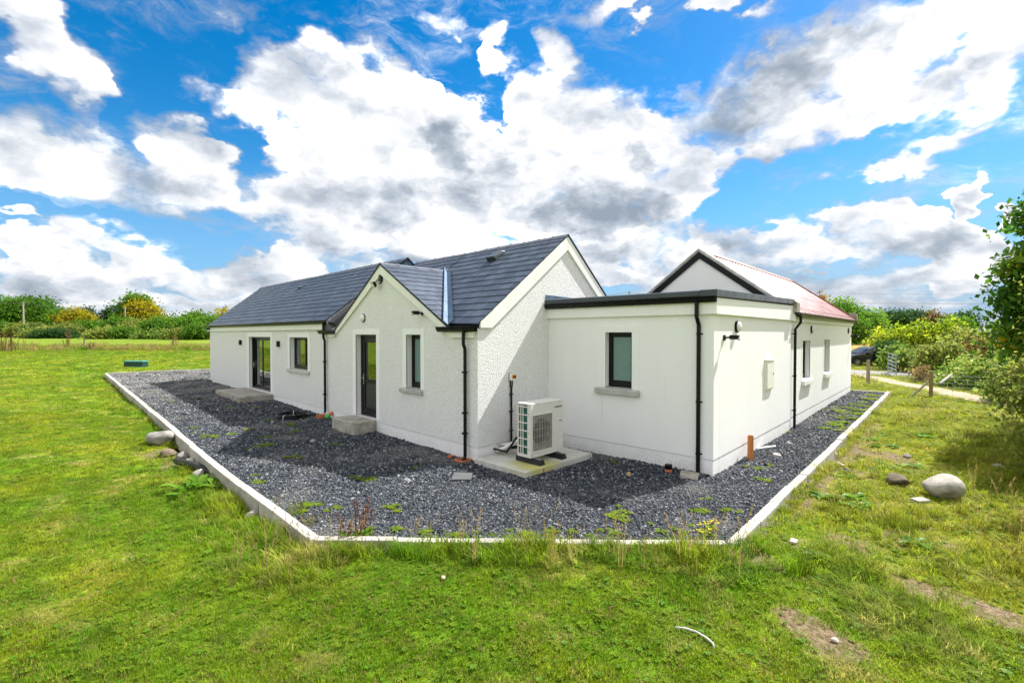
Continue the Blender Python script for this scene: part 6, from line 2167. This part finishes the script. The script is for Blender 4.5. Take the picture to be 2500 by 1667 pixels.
    for i in range(11):
        x, y = r.gauss(0, .10), r.gauss(0, .08)
        hh = r.uniform(.10, .20)
        st.tube([(x * .3, y * .3, -.02), (x * .8, y * .8, hh * .6), (x, y, hh)], .003, 5)
        for j in range(5):
            c = Vector((x + r.gauss(0, .02), y + r.gauss(0, .02), hh + r.gauss(0, .012)))
            k = len(vs)
            for a in range(7):
                q = 2 * pi * a / 7
                vs.append(c + Vector((.013 * cos(q), .013 * sin(q), .004 * (a % 2))))
                tn.append(r.uniform(0, 1))
            fs.append(tuple(range(k, k + 7)))
    st.build('stems', M['leaf_weed'], t, fit=False)
    link('flowers', mesh_np('flowers', vs, fs, M['ragwort'], tn), t, fit=False)
    link('leaves', rosette(12, .12, .03, 1.3, 8, 'leaf_weed', 'leaves'), t, fit=False)
    # broad leaved plants on the rough ground at the right
    mm = [rosette(9, .20, .085, .7, 120 + s, 'leaf_dock', 'broad_leaf_plant') for s in range(3)]
    sp = [(land(x, y), random.uniform(.7, 1.25), random.randrange(3)) for x, y in ((2150, 1130), (2170, 1145), (2235, 1140), (2130, 1150), (2110, 1235), (2090, 1220), (2160, 1065), (2260, 1068), (2130, 1075), (2060, 1165), (2225, 1155), (2010, 1215), (2135, 1090), (2090, 1240), (1990, 1360), (2240, 1330), (2340, 1160), (2180, 1090))]
    plant_copies('broad_leaf_plant', 'broad-leaved weed on rough ground', 'weed', 'weeds on the rough ground', mm, sp,
                 [(n, land(*q)) for n, q in (('large pale boulder', (2293, 1213)), ('blue plastic scrap', (2066, 1152)), ('small dark stone', (2215, 1116)), ('right kerb corner', (1800, 1320)), ('cream slab fragment', (2246, 1225)), ('right edge of the photo', (2480, 1200)), ('braced fence post', (2270, 975)))])
    mm = []
    for s in range(3):
        v, f = blades(60, .30, .10, .007, .65, 200 + s)
        mm.append(mesh_np('grass_tussock', v, f, M['grass_blade']))
    sp = [(land(x, y), random.uniform(.7, 1.15), random.randrange(3)) for x, y in ((1040, 1368), (1000, 1362), (1065, 1360), (980, 1355), (2190, 1265), (2245, 1258), (2290, 1262), (2215, 1300), (2180, 1285), (1965, 1400), (1935, 1395), (1680, 1370), (2470, 1300), (2350, 1255), (700, 1265), (660, 1250), (590, 1235), (2140, 1310), (2380, 1285), (760, 1290), (720, 1275))]
    plant_copies('grass_tussock', 'lush tuft of long grass', 'grass', 'long grass tufts', mm, sp,
                 [(n, land(*q)) for n, q in (('large pale boulder', (2293, 1213)), ('pinkish lawn stone', (1082, 1414)), ('left kerb corner', (750, 1325)), ('right kerb corner', (1790, 1325)), ('round cream stone', (616, 1266)), ('big dock plant', (485, 1196)), ('white bent conduit', (1700, 1550)), ('bare patch at the right edge', (2400, 1490)))])
weeds()


# ------------------------------------------------------------------ trees, shrubs, hedges
def leaf_cloud(lobes, n, size, seed, tone_amp=0.5, shape=0.55, up=0.25, elong=1.5):
    """leaf-sized faces spread through lobes (cx, cy, cz, rx, ry, rz), denser towards the outside, in twig clusters"""
    r = np.random.default_rng(seed)
    L = np.array(lobes, float)
    vol = (L[:, 3] * L[:, 4] * L[:, 5]) ** (2 / 3)
    per = 9
    nc = max(1, n // per)
    li = r.choice(len(L), nc, p=vol / vol.sum())
    d = r.normal(size=(nc, 3))
    d /= np.linalg.norm(d, axis=1, keepdims=True)
    rad = r.uniform(0, 1, nc) ** shape
    rad = 0.25 + 0.78 * rad
    # ragged outline
    rad *= 1 + 0.26 * np.sin(d[:, 0] * 5 + li) * np.sin(d[:, 1] * 6 + 2 * li) + 0.16 * np.sin(d[:, 2] * 9 + li)
    rad *= np.where(r.uniform(0, 1, nc) > .93, r.uniform(1.05, 1.3, nc), 1)
    cen = L[li, :3] + d * rad[:, None] * L[li, 3:]
    ctone = np.clip(0.5 + tone_amp * (0.55 * (rng_lobe(li, seed)) + 0.45 * r.normal(0, .6, nc)), 0, 1)
    cs = size * 2.2
    P = np.repeat(cen, per, 0) + r.normal(0, 1, (nc * per, 3)) * cs * np.array([1, 1, .8])
    out = np.repeat(d, per, 0)
    N = len(P)
    nrm = out * 0.6 + r.normal(size=(N, 3)) * 0.75 + np.array([0, 0, up])
    nrm /= np.linalg.norm(nrm, axis=1, keepdims=True)
    t = np.cross(nrm, r.normal(size=(N, 3)))
    t /= np.linalg.norm(t, axis=1, keepdims=True)
    b = np.cross(nrm, t)
    s = size * np.exp(r.normal(0, .28, N))[:, None]
    a = t * s * elong * .5
    w = b * s * .5
    bend = nrm * s * 0.12
    V = np.stack([P - a, P + w - bend, P + a, P - w - bend], 1).reshape(-1, 3)
    F = np.arange(N * 4).reshape(-1, 4)
    T = np.repeat(np.clip(np.repeat(ctone, per) + r.normal(0, .12, N), 0, 1), 4)
    return V, F, T
def rng_lobe(li, seed):
    return np.random.default_rng(seed + 77).uniform(-1, 1, 400)[li % 400]

def limbs(h, r0, lobes, seed, trunk_to=0.45):
    rr = random.Random(seed)
    mb = MB()
    top = Vector((rr.uniform(-.04, .04) * h, rr.uniform(-.04, .04) * h, h * trunk_to))
    mb.tube([(0, 0, -.3), (top.x * .4, top.y * .4, h * trunk_to * .5), tuple(top)], r0, 8, radii=[r0 * 1.25, r0, r0 * .75])
    for (x, y, z, a, b, c) in lobes:
        e = Vector((x, y, z))
        s = Vector((top.x, top.y, top.z * rr.uniform(.75, 1)))
        m = s.lerp(e, .5) + Vector((rr.gauss(0, .05), rr.gauss(0, .05), .06)) * h
        mb.tube([s, m, e], r0 * .4, 6, radii=[r0 * .5, r0 * .32, r0 * .1])
        for k in range(3):
            q = e + Vector((rr.uniform(-a, a), rr.uniform(-b, b), rr.uniform(-c, c))) * .8
            mb.tube([m, m.lerp(q, .6) + Vector((0, 0, .03 * h)), q], r0 * .15, 5, radii=[r0 * .22, r0 * .12, r0 * .04])
    return mb

def crown_lobes(w, h, z0, n, seed, dep=None):
    r = random.Random(seed)
    out = []
    for i in range(n):
        f = (i + .5) / n
        z = z0 + (h - z0) * (0.18 + 0.68 * f)
        k = sin(pi * (0.22 + 0.66 * f))
        a = i * 2.4 + r.uniform(-.5, .5)
        out.append((w * .30 * k * cos(a), (dep or w) * .30 * k * sin(a), z, w * r.uniform(.20, .30) * (0.6 + .5 * k), (dep or w) * r.uniform(.20, .30) * (0.6 + .5 * k), (h - z0) * r.uniform(.16, .25)))
    return out

def tree(name, label, cat, p, w, h, leaf, mat, n, seed, z0=None, nl=9, group=None, lobes=None, shape=.55, crown='crown', stem='trunk', mats=None, rot=0.0, dep=None, tone=.5, elong=1.5):
    z0 = h * .22 if z0 is None else z0
    lobes = lobes or crown_lobes(w, h, z0, nl, seed, dep)
    t = thing(name, label, cat, p, 0, group)
    BASE.pop(t.name, None)
    limbs(h, max(.03, h * .022), lobes, seed).build(stem, M['bark'], t)
    V, F, T = leaf_cloud(lobes, n, leaf, seed, tone, shape, elong=elong)
    link(crown, mesh_np(crown, V, F, M[mat], T), t)
    if mats:      # a second flush of another colour over part of the crown
        for (m2, lb2, n2) in mats:
            V, F, T = leaf_cloud(lb2, n2, leaf, seed + 5, tone, shape, elong=elong)
            link(crown, mesh_np(crown, V, F, M[m2], T), t)
    t.rotation_euler = (0, 0, rot)
    return t

def at_px(px, dep, dz=0.0):
    """ground point at a bearing and a distance"""
    l = (px - 1250.0) / 1163.48 * dep
    x, y = spot(l, dep)
    return Vector((x, y, float(terr(x, y)) + dz))
def metres(px, dep):
    return px * dep / 1163.48

def background():
    # ---- left hedgerow, from the frame edge to the cottage
    def T(label, px, dist, top, wpx, leaf, mat, n, seed, name='tree', cat='tree', grp='trees in the left hedgerow', **k):
        p = at_px(px, dist)
        h = CAM.z + (815 - top) * dist / 1163.48 - p.z
        return tree(name, label, cat, p, metres(wpx, dist), h, leaf, mat, n, seed, group=grp, **k)
    T('dark green tree at the left edge of the photo behind the hedge', 8, 96, 727, 110, .26, 'leaf_mid', 8000, 1)
    T('broad green tree behind the pale wooden pole', 72, 98, 724, 120, .26, 'leaf_mid', 9000, 2)
    T('very dark tree at the right end of the left tree group', 122, 104, 748, 44, .24, 'leaf_pine', 4200, 3)
    T('rounded yellow tree standing alone in the left hedgerow', 184, 90, 754, 70, .24, 'leaf_yellow', 6000, 4, z0=.8, mats=[('leaf_mid', [(-1.6, 1.2, 3.0, 1.5, 1.5, 1.9)], 2200)])
    T('small dark pine behind the yellow tree', 213, 105, 751, 34, .22, 'leaf_pine', 2800, 5)
    T('thin dark tree left of the tall tree with yellow leaves', 272, 98, 748, 44, .22, 'leaf_pine', 3200, 6)
    p = at_px(343, 92)
    h = CAM.z + (815 - 721) * 92 / 1163.48 - p.z
    w = metres(112, 92)
    e1, e2 = RGT, FWD
    def lb(u, d, z, a, b, c):
        q = e1 * u + e2 * d
        return (q.x, q.y, z, a, b, c)
    tree('tree', 'tallest tree on the left, green at the left and bright yellow at the right', 'tree', p, w, h, .25, 'leaf_mid', 10000, 7, group='trees in the left hedgerow',
         lobes=[lb(-2.4, .3, h * .50, 1.9, 1.9, 2.0), lb(-1.6, 0, h * .72, 2.0, 2.0, 1.8), lb(-.6, .3, h * .86, 1.9, 1.8, 1.25), lb(-3.2, 0, h * .35, 1.8, 1.8, 1.6), lb(.4, .8, h * .55, 2.2, 2.0, 2.2)],
         mats=[('leaf_yellow', [lb(.9, -.8, h * .72, 1.5, 1.4, 1.2), lb(1.9, -.5, h * .58, 1.7, 1.5, 1.4), lb(.5, -1.3, h * .50, 1.7, 1.3, 1.3), lb(2.8, -.2, h * .42, 1.6, 1.4, 1.2), lb(1.6, -1.0, h * .34, 1.7, 1.3, 1.0), lb(.1, -1.5, h * .64, 1.0, 1.0, 1.0)], 9000)])
    T('low dark rounded tree above the hedge left of the cottage roof', 480, 96, 762, 75, .25, 'leaf_mid', 5000, 8)
    T('sunlit yellow treetop just left of the cottage roof edge', 549, 110, 757, 34, .34, 'leaf_yellow', 1300, 9)
    T('small dark treetop between the yellow tree and the cottage', 412, 120, 770, 30, .34, 'leaf_dark', 900, 10)
    # hedge bushes
    H = [(18, 84, 788, 80, 'leaf_mid'), (65, 82, 792, 80, 'leaf_olive'), (110, 80, 797, 90, 'leaf_dark'), (160, 79, 792, 80, 'leaf_olive'), (205, 82, 783, 70, 'leaf_mid'), (250, 83, 786, 76, 'leaf_mid'),
         (296, 82, 772, 80, 'leaf_mid'), (340, 82, 780, 80, 'leaf_olive'), (388, 80, 776, 84, 'leaf_mid'), (430, 78, 779, 76, 'leaf_mid'), (472, 76, 774, 84, 'leaf_mid'), (512, 74, 772, 80, 'leaf_mid'), (545, 74, 778, 70, 'leaf_mid'),
         (135, 74, 806, 90, 'leaf_dark'), (100, 75, 806, 70, 'leaf_olive'), (252, 72, 806, 54, 'leaf_olive'), (375, 72, 812, 66, 'leaf_bramble'), (440, 71, 806, 62, 'leaf_olive'), (490, 70, 796, 74, 'leaf_mid'), (300, 73, 804, 62, 'leaf_mid')]
    where = ['under the trees at the frame edge', 'below the wooden pole', 'dark and low, left of the yellow tree', 'below the yellow tree', 'right of the yellow tree', 'left of the thin dark tree',
             'below the thin dark tree', 'under the tall tree', 'below the yellow half of the tall tree', 'right of the tall tree', 'below the rounded dark tree', 'touching the cottage corner', 'behind the cottage eaves',
             'the longest dark one in front of the row', 'olive, in front below the left trees', 'olive, in front of the second pole', 'brambly, in front below the tall tree', 'olive, in front near the dried plant', 'in front beside the cottage corner', 'green, in front left of the tall tree']
    for i, ((px, dep, top, wpx, mat), s) in enumerate(zip(H, where)):
        T('hedgerow bush ' + s, px, dep, top, wpx, .20, mat, 4200, 40 + i, name='hedge_bush', cat='bush', grp='bushes of the left hedgerow', z0=-.3, nl=7, crown='foliage', stem='stem', dep=metres(wpx, dep) * .6, shape=.8)
    # ---- right background
    T('tall light green tree just right of the far end of the red roof', 2052, 78, 731, 105, .24, 'leaf_mid', 10000, 80, z0=.6, grp='trees on the right', tone=.7)
    T('second light green tree sloping down towards the dark wood', 2108, 74, 762, 90, .23, 'leaf_mid', 8000, 81, z0=.3, grp='trees on the right')
    T('small round green tree at the house corner below the tall light tree', 2092, 68, 785, 44, .2, 'leaf_mid', 3600, 82, z0=.2, grp='trees on the right')
    T('left dark tree of the distant windswept clump', 2178, 108, 757, 70, .24, 'leaf_dark', 6000, 83, grp='trees on the right')
    T('middle dark tree of the distant windswept clump', 2215, 110, 758, 74, .24, 'leaf_dark', 6000, 84, grp='trees on the right')
    T('right dark tree of the distant windswept clump', 2252, 108, 764, 50, .34, 'leaf_dark', 2200, 85, grp='trees on the right')
    T('reddish brown small tree right of the dark clump', 2284, 100, 764, 36, .30, 'leaf_russet', 1300, 86, grp='trees on the right')
    T('dark tree behind the yellow-green bushes near the right edge', 2350, 96, 764, 64, .24, 'leaf_dark', 5000, 87, grp='trees on the right')
    T('mid green tree below the dark right tree', 2338, 70, 777, 70, .21, 'leaf_mid', 5200, 88, z0=.3, grp='trees on the right')
    T('dark treetop peeping above the red roof', 2003, 95, 716, 26, .32, 'leaf_russet', 900, 89, grp='trees on the right')
    B = [(2180, 44, 799, 90, 'leaf_lime', .20, 3000, 'wide yellow-green bush above the parked car'), (2235, 42, 795, 100, 'leaf_lime', .20, 3400, 'wide yellow-green bush behind the open gate'), (2295, 40, 783, 90, 'leaf_lime', .19, 3200, 'tallest yellow-green bush in the middle of the right hedge'),
         (2168, 36.5, 838, 46, 'leaf_dark', .14, 2600, 'dark bush in front of the parked car'), (2188, 33.5, 846, 44, 'leaf_bramble', .13, 2600, 'pale-flowered bramble behind the field gate'), (2225, 31, 858, 60, 'leaf_bramble', .13, 2400, 'bramble bush right of the field gate'),
         (2300, 27.5, 836, 110, 'leaf_olive', .11, 5200, 'fine-leaved olive bush right of the gate'), (2255, 30, 868, 60, 'leaf_olive', .12, 2400, 'small olive bush in front of the gate bushes'),
         (2250, 25.0, 892, 34, 'straw', .07, 900, 'dried brown plant by the braced fence post'), (2370, 24, 880, 110, 'leaf_bramble', .11, 4600, 'low bramble right of the fence post'), (2430, 21, 866, 120, 'leaf_bramble', .10, 5200, 'tall bramble tangle below the right tree'),
         (2385, 30, 822, 84, 'leaf_russet', .12, 3000, 'reddish brown shrub in the right hedge'), (2350, 36, 806, 80, 'leaf_olive', .15, 2600, 'olive bush behind the reddish shrub'), (2440, 30, 800, 100, 'leaf_olive', .14, 3400, 'olive bush behind the right edge tree'),
         (2340, 22.5, 918, 90, 'leaf_bramble', .09, 3400, 'low bramble beside the dirt path'), (2490, 17, 880, 130, 'leaf_bramble', .09, 5200, 'bramble below the glossy tree at the right edge')]
    for i, (px, dep, top, wpx, mat, leaf, n, lab) in enumerate(B):
        T(lab, px, dep, top, wpx, leaf, mat, n, 120 + i, name='bush', cat='bush', grp='bushes of the right hedge', z0=-.35, nl=8, crown='foliage', stem='stem', shape=.75, dep=min(metres(wpx, dep), 3.2), tone=.6)
    # ---- trees at the right edge of the frame, close by
    p = at_px(2560, 11.6)
    def lb2(px, py, dep, a, b, c):
        q = at_depth(px + 50, py, dep) - p
        return (q.x, q.y, q.z, a, b, c)
    lobes = [lb2(2540, 560, 11.4, .75, .7, .65), lb2(2600, 460, 12, .7, .7, .5), lb2(2492, 700, 11.2, .75, .7, .62), lb2(2442, 742, 11.0, .36, .45, .42), lb2(2580, 690, 11.8, 1.1, 1.0, .8),
             lb2(2520, 830, 11.4, .85, .9, .6), lb2(2470, 820, 10.9, .52, .5, .42), lb2(2590, 900, 11.6, 1.0, .9, .8), lb2(2472, 512, 11.2, .26, .3, .15), lb2(2440, 655, 11.1, .26, .3, .2), lb2(2500, 620, 11.2, .4, .4, .4), lb2(2700, 700, 12.5, 1.5, 1.4, 1.5)]
    tree('edge_tree', 'leafy dark green tree overhanging the right edge of the photo', 'tree', p, 4, 5.2, .08, 'leaf_gloss', 30000, 301, lobes=lobes, shape=.7, tone=.55, elong=1.9)
    p = at_px(2545, 8.6)
    lobes = [lb2(2520, 1010, 8.2, .40, .42, .34), lb2(2600, 940, 8.6, .8, .8, .7), lb2(2530, 1105, 8.0, .36, .42, .42), lb2(2620, 1080, 8.4, .7, .7, .6), lb2(2500, 700, 9.6, .22, .3, .42), lb2(2570, 800, 9.4, .6, .6, .7)]
    lobes += [lb2(2440, 975, 8.3, .26, .3, .26), lb2(2450, 1065, 8.1, .26, .3, .30), lb2(2462, 900, 8.6, .3, .3, .3)]
    # the part of the crown that hangs outside the frame and shades the rough grass
    lobes += [(x - p.x, y - p.y, z, a, a, a * .7) for x, y, z, a in ((10.6, -2.1, 2.5, .9), (9.7, -2.3, 2.3, .8), (11.6, -2.3, 2.9, 1.0), (8.9, -2.6, 2.1, .7))]
    tree('edge_shrub', 'olive green shrub at the right edge of the photo above the rough grass', 'bush', p, 2.4, 2.6, .06, 'leaf_olive', 15000, 302, lobes=lobes, shape=.75, crown='foliage', stem='stem', tone=.6)

    # ---- poles and wires
    def pole(label, px, dep, top, r=.13, arm=True):
        p = at_px(px, dep)
        h = CAM.z + (815 - top) * dep / 1163.48 - p.z
        t = thing('utility_pole', label, 'pole', p, 0, 'utility poles')
        BASE.pop(t.name, None)
        MB().tube([(0, 0, -.5), (0, 0, h)], r, 10, radii=[r * 1.15, r * .8]).build('shaft', M['pole_wood'], t)
        if arm:
            MB().tube([(0, 0, h - .35), (0, 0, h - .2)], r * 1.3, 8).build('insulator', M['galvanised'], t)
        return p + Vector((0, 0, h - .15))
    a = pole('pale wooden pole in front of the trees at the far left', 58, 84, 737)
    b = pole('thin wooden pole in front of the tall yellow tree', 306, 84, 750, .10)
    c = pole('wooden pole tip showing above the flat roof between the gables', 1536, 75, 711, .13)
    def wire(label, a, b, sag, r=.02, seg=16):
        a, b = Vector(a), Vector(b)
        pts = [a.lerp(b, i / seg) - Vector((0, 0, sag * 4 * (i / seg) * (1 - i / seg))) for i in range(seg + 1)]
        o = MB().tube(pts, r, 5).build('overhead_wire', M['wire'], None)
        tag(o, label, 'wire', 'overhead wires')
    wire('overhead wire running left from the pale wooden pole', a, at_depth(-150, 731, 80), .3)
    wire('overhead wire between the two left poles behind the trees', a, b, .6)
    wire('overhead wire from the thin pole towards the cottage roof', b, at_depth(700, 761, 90), .5)
    wire('overhead wire dipping left of the pole between the gables', c, at_depth(1330, 728, 75), .35, .025)
    wire('overhead wire dipping right of the pole between the gables', c, at_depth(1750, 728, 75), .35, .025)
    wire('lower dark overhead wire crossing the sky on the right', at_depth(2010, 738, 60), at_depth(2560, 743, 60), .05, .022)
    wire('upper thin overhead wire crossing the sky on the right', at_depth(1990, 716, 75), at_depth(2560, 719, 75), .05, .016)

    # ---- fence posts, wire fence, gate
    def post(label, p, h, r, mat='old_post', lean=(0, 0), grp=None):
        o = MB().tube([(0, 0, -.35), (lean[0] * .5, lean[1] * .5, h * .5), (lean[0], lean[1], h)], r, 8, radii=[r * 1.1, r, r * .92]).build('fence_post', M[mat], None)
        o.location = p
        return tag(o, label, 'fence post', grp)
    q1 = on_land(29.0, 2.9)
    q2 = on_land(24.95, .5)
    post('weathered round fence post beside the far corner of the red-roofed house', q1, 1.22, .075)
    t = thing('braced_post', 'brown square fence post with a pale diagonal brace at the path', 'fence post', q2)
    BASE.pop(t.name, None)
    MB().box((-.06, -.06, -.3), (.06, .06, 1.02)).build('post', M['timber'], t, bevel=.01)
    f = on_land(24.6, 1.12) - q2
    MB().tube([f + Vector((0, 0, -.05)), (0, .06, .62)], .04, 8).build('brace', M['pole_wood'], t)
    f2 = at_depth(2322, 915, 19.5) - q2
    f3 = at_depth(2294, 936, 18.9) - q2
    MB().tube([f3, f2], .045, 8).build('brace', M['pole_wood'], t)
    fence = thing('wire_fence', 'sagging wire mesh fence strung between the posts on the right', 'fence', q2)
    BASE.pop(fence.name, None)
    q3 = at_px(2470, 17.5)
    mb = MB()
    for a, b in ((q1, q2), (q2, q3)):
        for k in range(6):
            z = .12 + .16 * k
            pts = [a.lerp(b, i / 8) - q2 + Vector((0, 0, z - .06 * sin(pi * i / 8) * (k / 5))) for i in range(9)]
            mb.tube(pts, .0035, 4)
        n = int((b - a).length / .28)
        for i in range(n):
            c = a.lerp(b, i / n) - q2
            mb.tube([c + Vector((0, 0, .1)), c + Vector((.02, 0, .9))], .0028, 4)
    mb.build('wire_mesh', M['galvanised'], fence)
    # field gate standing open
    g0 = on_land(35.1, 2.3)
    hinge, free = at_depth(2169, 857, 30.5), at_depth(2188, 882, 27.6)
    base = Vector((hinge.x, hinge.y, float(terr(hinge.x, hinge.y))))
    fr = Vector((free.x, free.y, float(terr(free.x, free.y))))
    t = thing('field_gate', 'galvanised field gate standing open against the brambles', 'gate', base)
    BASE.pop(t.name, None)
    d = fr - base
    H = 1.25
    for k in range(6):
        z = .16 + (H - .16) * k / 5
        MB().tube([Vector((0, 0, z)), d + Vector((0, 0, z))], .028, 8).build('bar', M['galvanised'], t)
    for f in (0, .5, 1):
        MB().tube([d * f + Vector((0, 0, .1)), d * f + Vector((0, 0, H + .02))], .028, 8).build('upright', M['galvanised'], t)
    # left far posts, dried plants
    p = at_px(205, 47)
    post('short pale fence post in the rough grass on the far left lawn edge', p, 1.0, .085, 'old_post', (.05, 0))
    p = at_px(421, 49)
    post('grey fence post beside the dried plant left of the cottage', p, .9, .07)
    def dry(label, p, h, w, n, seed, mat='straw', mat2='dock_seed'):
        t = thing('dried_plant', label, 'plant', p)
        BASE.pop(t.name, None)
        r = random.Random(seed)
        st = MB()
        vs, fs, tn = [], [], []
        for i in range(n):
            x, y = r.gauss(0, w * .25), r.gauss(0, w * .25)
            lx, ly = r.gauss(0, w * .2), r.gauss(0, w * .2)
            hh = h * r.uniform(.5, 1.05)
            st.tube([(x, y, -.05), (x + lx * .4, y + ly * .4, hh * .55), (x + lx, y + ly, hh)], .012, 4)
            for j in range(26):
                f = r.uniform(.3, 1.02)
                c = Vector((x + lx * f, y + ly * f, hh * f)) + Vector((r.gauss(0, .05), r.gauss(0, .05), r.gauss(0, .04)))
                a = r.uniform(0, 6.28)
                s = r.uniform(.02, .05)
                k = len(vs)
                u, v = Vector((cos(a), sin(a), r.uniform(-.5, .5))) * s, Vector((-sin(a), cos(a), r.uniform(-.5, .9))) * s * .6
                vs += [c - u, c + v, c + u, c - v]
                tn += [r.uniform(0, 1)] * 4
                fs.append((k, k + 1, k + 2, k + 3))
        st.build('stalks', M[mat2], t)
        link('seed_heads', mesh_np('seed_heads', vs, fs, M[mat], tn), t)
    dry('tall brown dock stand at the left edge of the far lawn', at_px(12, 42), 2.0, 1.1, 16, 1, 'dock_seed')
    dry('second brown dock stand beside the one at the left edge', at_px(28, 44), 1.5, 1.2, 14, 2, 'dock_seed')
    dry('tall thin brown dock stand left of the pale fence post', at_px(166, 46), 1.9, .7, 12, 3)
    dry('low brown dried weeds right of the pale fence post', at_px(222, 46), .9, 1.2, 14, 4)
    dry('dried umbel plant beside the grey fence post', at_px(431, 48), 1.2, .8, 14, 5)
    # rough grass margin of the far lawn
    ms = []
    for s in range(4):
        v, f = blades(22, .46, .30, .020, .5, 400 + s)
        ms.append(mesh_np('tall_grass', v, f, M['straw' if s < 2 else 'grass_blade'], np.random.default_rng(s).uniform(0, 1, len(v)) if s < 2 else None))
    c = hidden(ms, 'tall_grass_tuft')
    n = 2600
    px = np.r_[rng.uniform(-120, 560, n), rng.uniform(2080, 2420, 500)]
    dep = np.r_[rng.normal(48, 1.6, n), rng.uniform(40, 64, 500)]
    l = (px - 1250) / 1163.48 * dep
    X, Y = FWD.x * dep + RGT.x * l, FWD.y * dep + RGT.y * l
    m = len(X)
    S = np.exp(rng.normal(0, .25, m)) * np.r_[np.where((px[:n] > 130) | (px[:n] < 90), .9, .6), np.full(500, .7)]
    scatter('tall_grass', 'tall straw coloured grass along the far lawn edge', 'grass', np.stack([X, Y, terr(X, Y)], -1),
            np.stack([rng.normal(0, .1, m), rng.normal(0, .1, m), rng.uniform(0, 6.28, m)], -1), np.repeat(S[:, None], 3, 1), rng.integers(0, 4, m), c)
background()

# ------------------------------------------------------------------ the dark car beyond the far corner
def car():
    dep = 36.5
    o = at_px(2094, dep)                 # front wheel
    ax = RGT                             # bonnet to the left, tail to the right
    side = Vector((-FWD.x, -FWD.y, 0))   # the flank that faces the yard
    t = thing('parked_car', 'dark blue-black car parked on the road beyond the red-roofed house, half hidden by bushes', 'car', o)
    BASE.pop(t.name, None)
    Q = lambda u, w, z: tuple(ax * u + side * w + Vector((0, 0, z)))
    prof = [(-.92, .42), (-.90, .62), (-.78, .76), (-.20, .90), (.42, .98), (1.02, 1.36), (1.40, 1.50), (2.4, 1.52), (3.0, 1.42), (3.42, 1.06), (3.55, .95), (3.58, .55), (3.5, .36), (-.85, .30)]
    def shell(us, w0, w1, taper):
        mb = MB()
        vs, fs = [], []
        n = len(us)
        for w in (w0, w1):
            for u, z in us:
                k = 1 - taper * max(0, z - .95)
                vs.append(Q(u, (w - (w0 + w1) / 2) * k + (w0 + w1) / 2, z))
        fs = [tuple(range(n))[::-1], tuple(range(n, 2 * n))] + [(i, (i + 1) % n, (i + 1) % n + n, i + n) for i in range(n)]
        return mb.add(vs, fs)
    shell(prof, .02, -1.78, .42).build('body', M['car_paint'], t, bevel=.05, smooth=False)
    glass = [(.62, 1.02), (1.08, 1.33), (1.45, 1.44), (1.62, 1.45), (1.62, 1.0)]
    for pl in (glass, [(1.70, 1.0), (1.70, 1.45), (2.38, 1.45), (2.62, 1.38), (2.62, 1.0)]):
        vs = []
        for u, z in pl:
            k = 1 - .42 * max(0, z - .95)
            vs.append(Q(u, .90 * k - .88 + .012, z))
        MB().prism(vs, -side * .03).build('side_window', M['car_glass'], t)
    MB().add([Q(.44, -.16, 1.0), Q(.44, -1.6, 1.0), Q(1.0, -1.46, 1.365), Q(1.0, -.30, 1.365)], [(0, 1, 2, 3)]).prism([Q(.42, -.16, 1.005), Q(.42, -1.6, 1.005), Q(1.0, -1.46, 1.375), Q(1.0, -.30, 1.375)], (0, 0, .012)).build('windscreen', M['car_glass'], t)
    for u in (0, 2.62):
        c = Vector(Q(u, .02, .33))
        w = MB().lathe([(.335, -.20), (.345, -.10), (.33, 0), (.24, .004)], c, side, 24).build('wheel', M['tyre'], t)
        mb = MB().lathe([(.06, .0), (.05, .02)], c, side, 10)
        up = Vector((0, 0, 1))
        for k in range(9):
            a = 2 * pi * k / 9
            d = ax * cos(a) + up * sin(a)
            e = ax * -sin(a) + up * cos(a)
            mb.prism([c + d * .05 - e * .018, c + d * .22 - e * .026, c + d * .22 + e * .026, c + d * .05 + e * .018], side * .018)
        mb.build('rim', M['alloy'], w)
        MB().lathe([(.40, -.005), (.40, .016), (.36, .016), (.36, -.005)], c + Vector((0, 0, .02)), side, 20).build('wheel_arch', M['rubber'], t)
    MB().prism([Q(-.90, -.02, .62), Q(-.55, .026, .74), Q(-.50, .026, .68), Q(-.88, -.02, .56)], side * .02).build('headlight', M['car_lamp'], t)
    MB().prism([Q(.70, .02, 1.0), Q(.92, .02, 1.0), Q(.92, .02, 1.14), Q(.74, .02, 1.12)], side * .16).build('wing_mirror', M['car_paint'], t, bevel=.02)
car()
print('built')
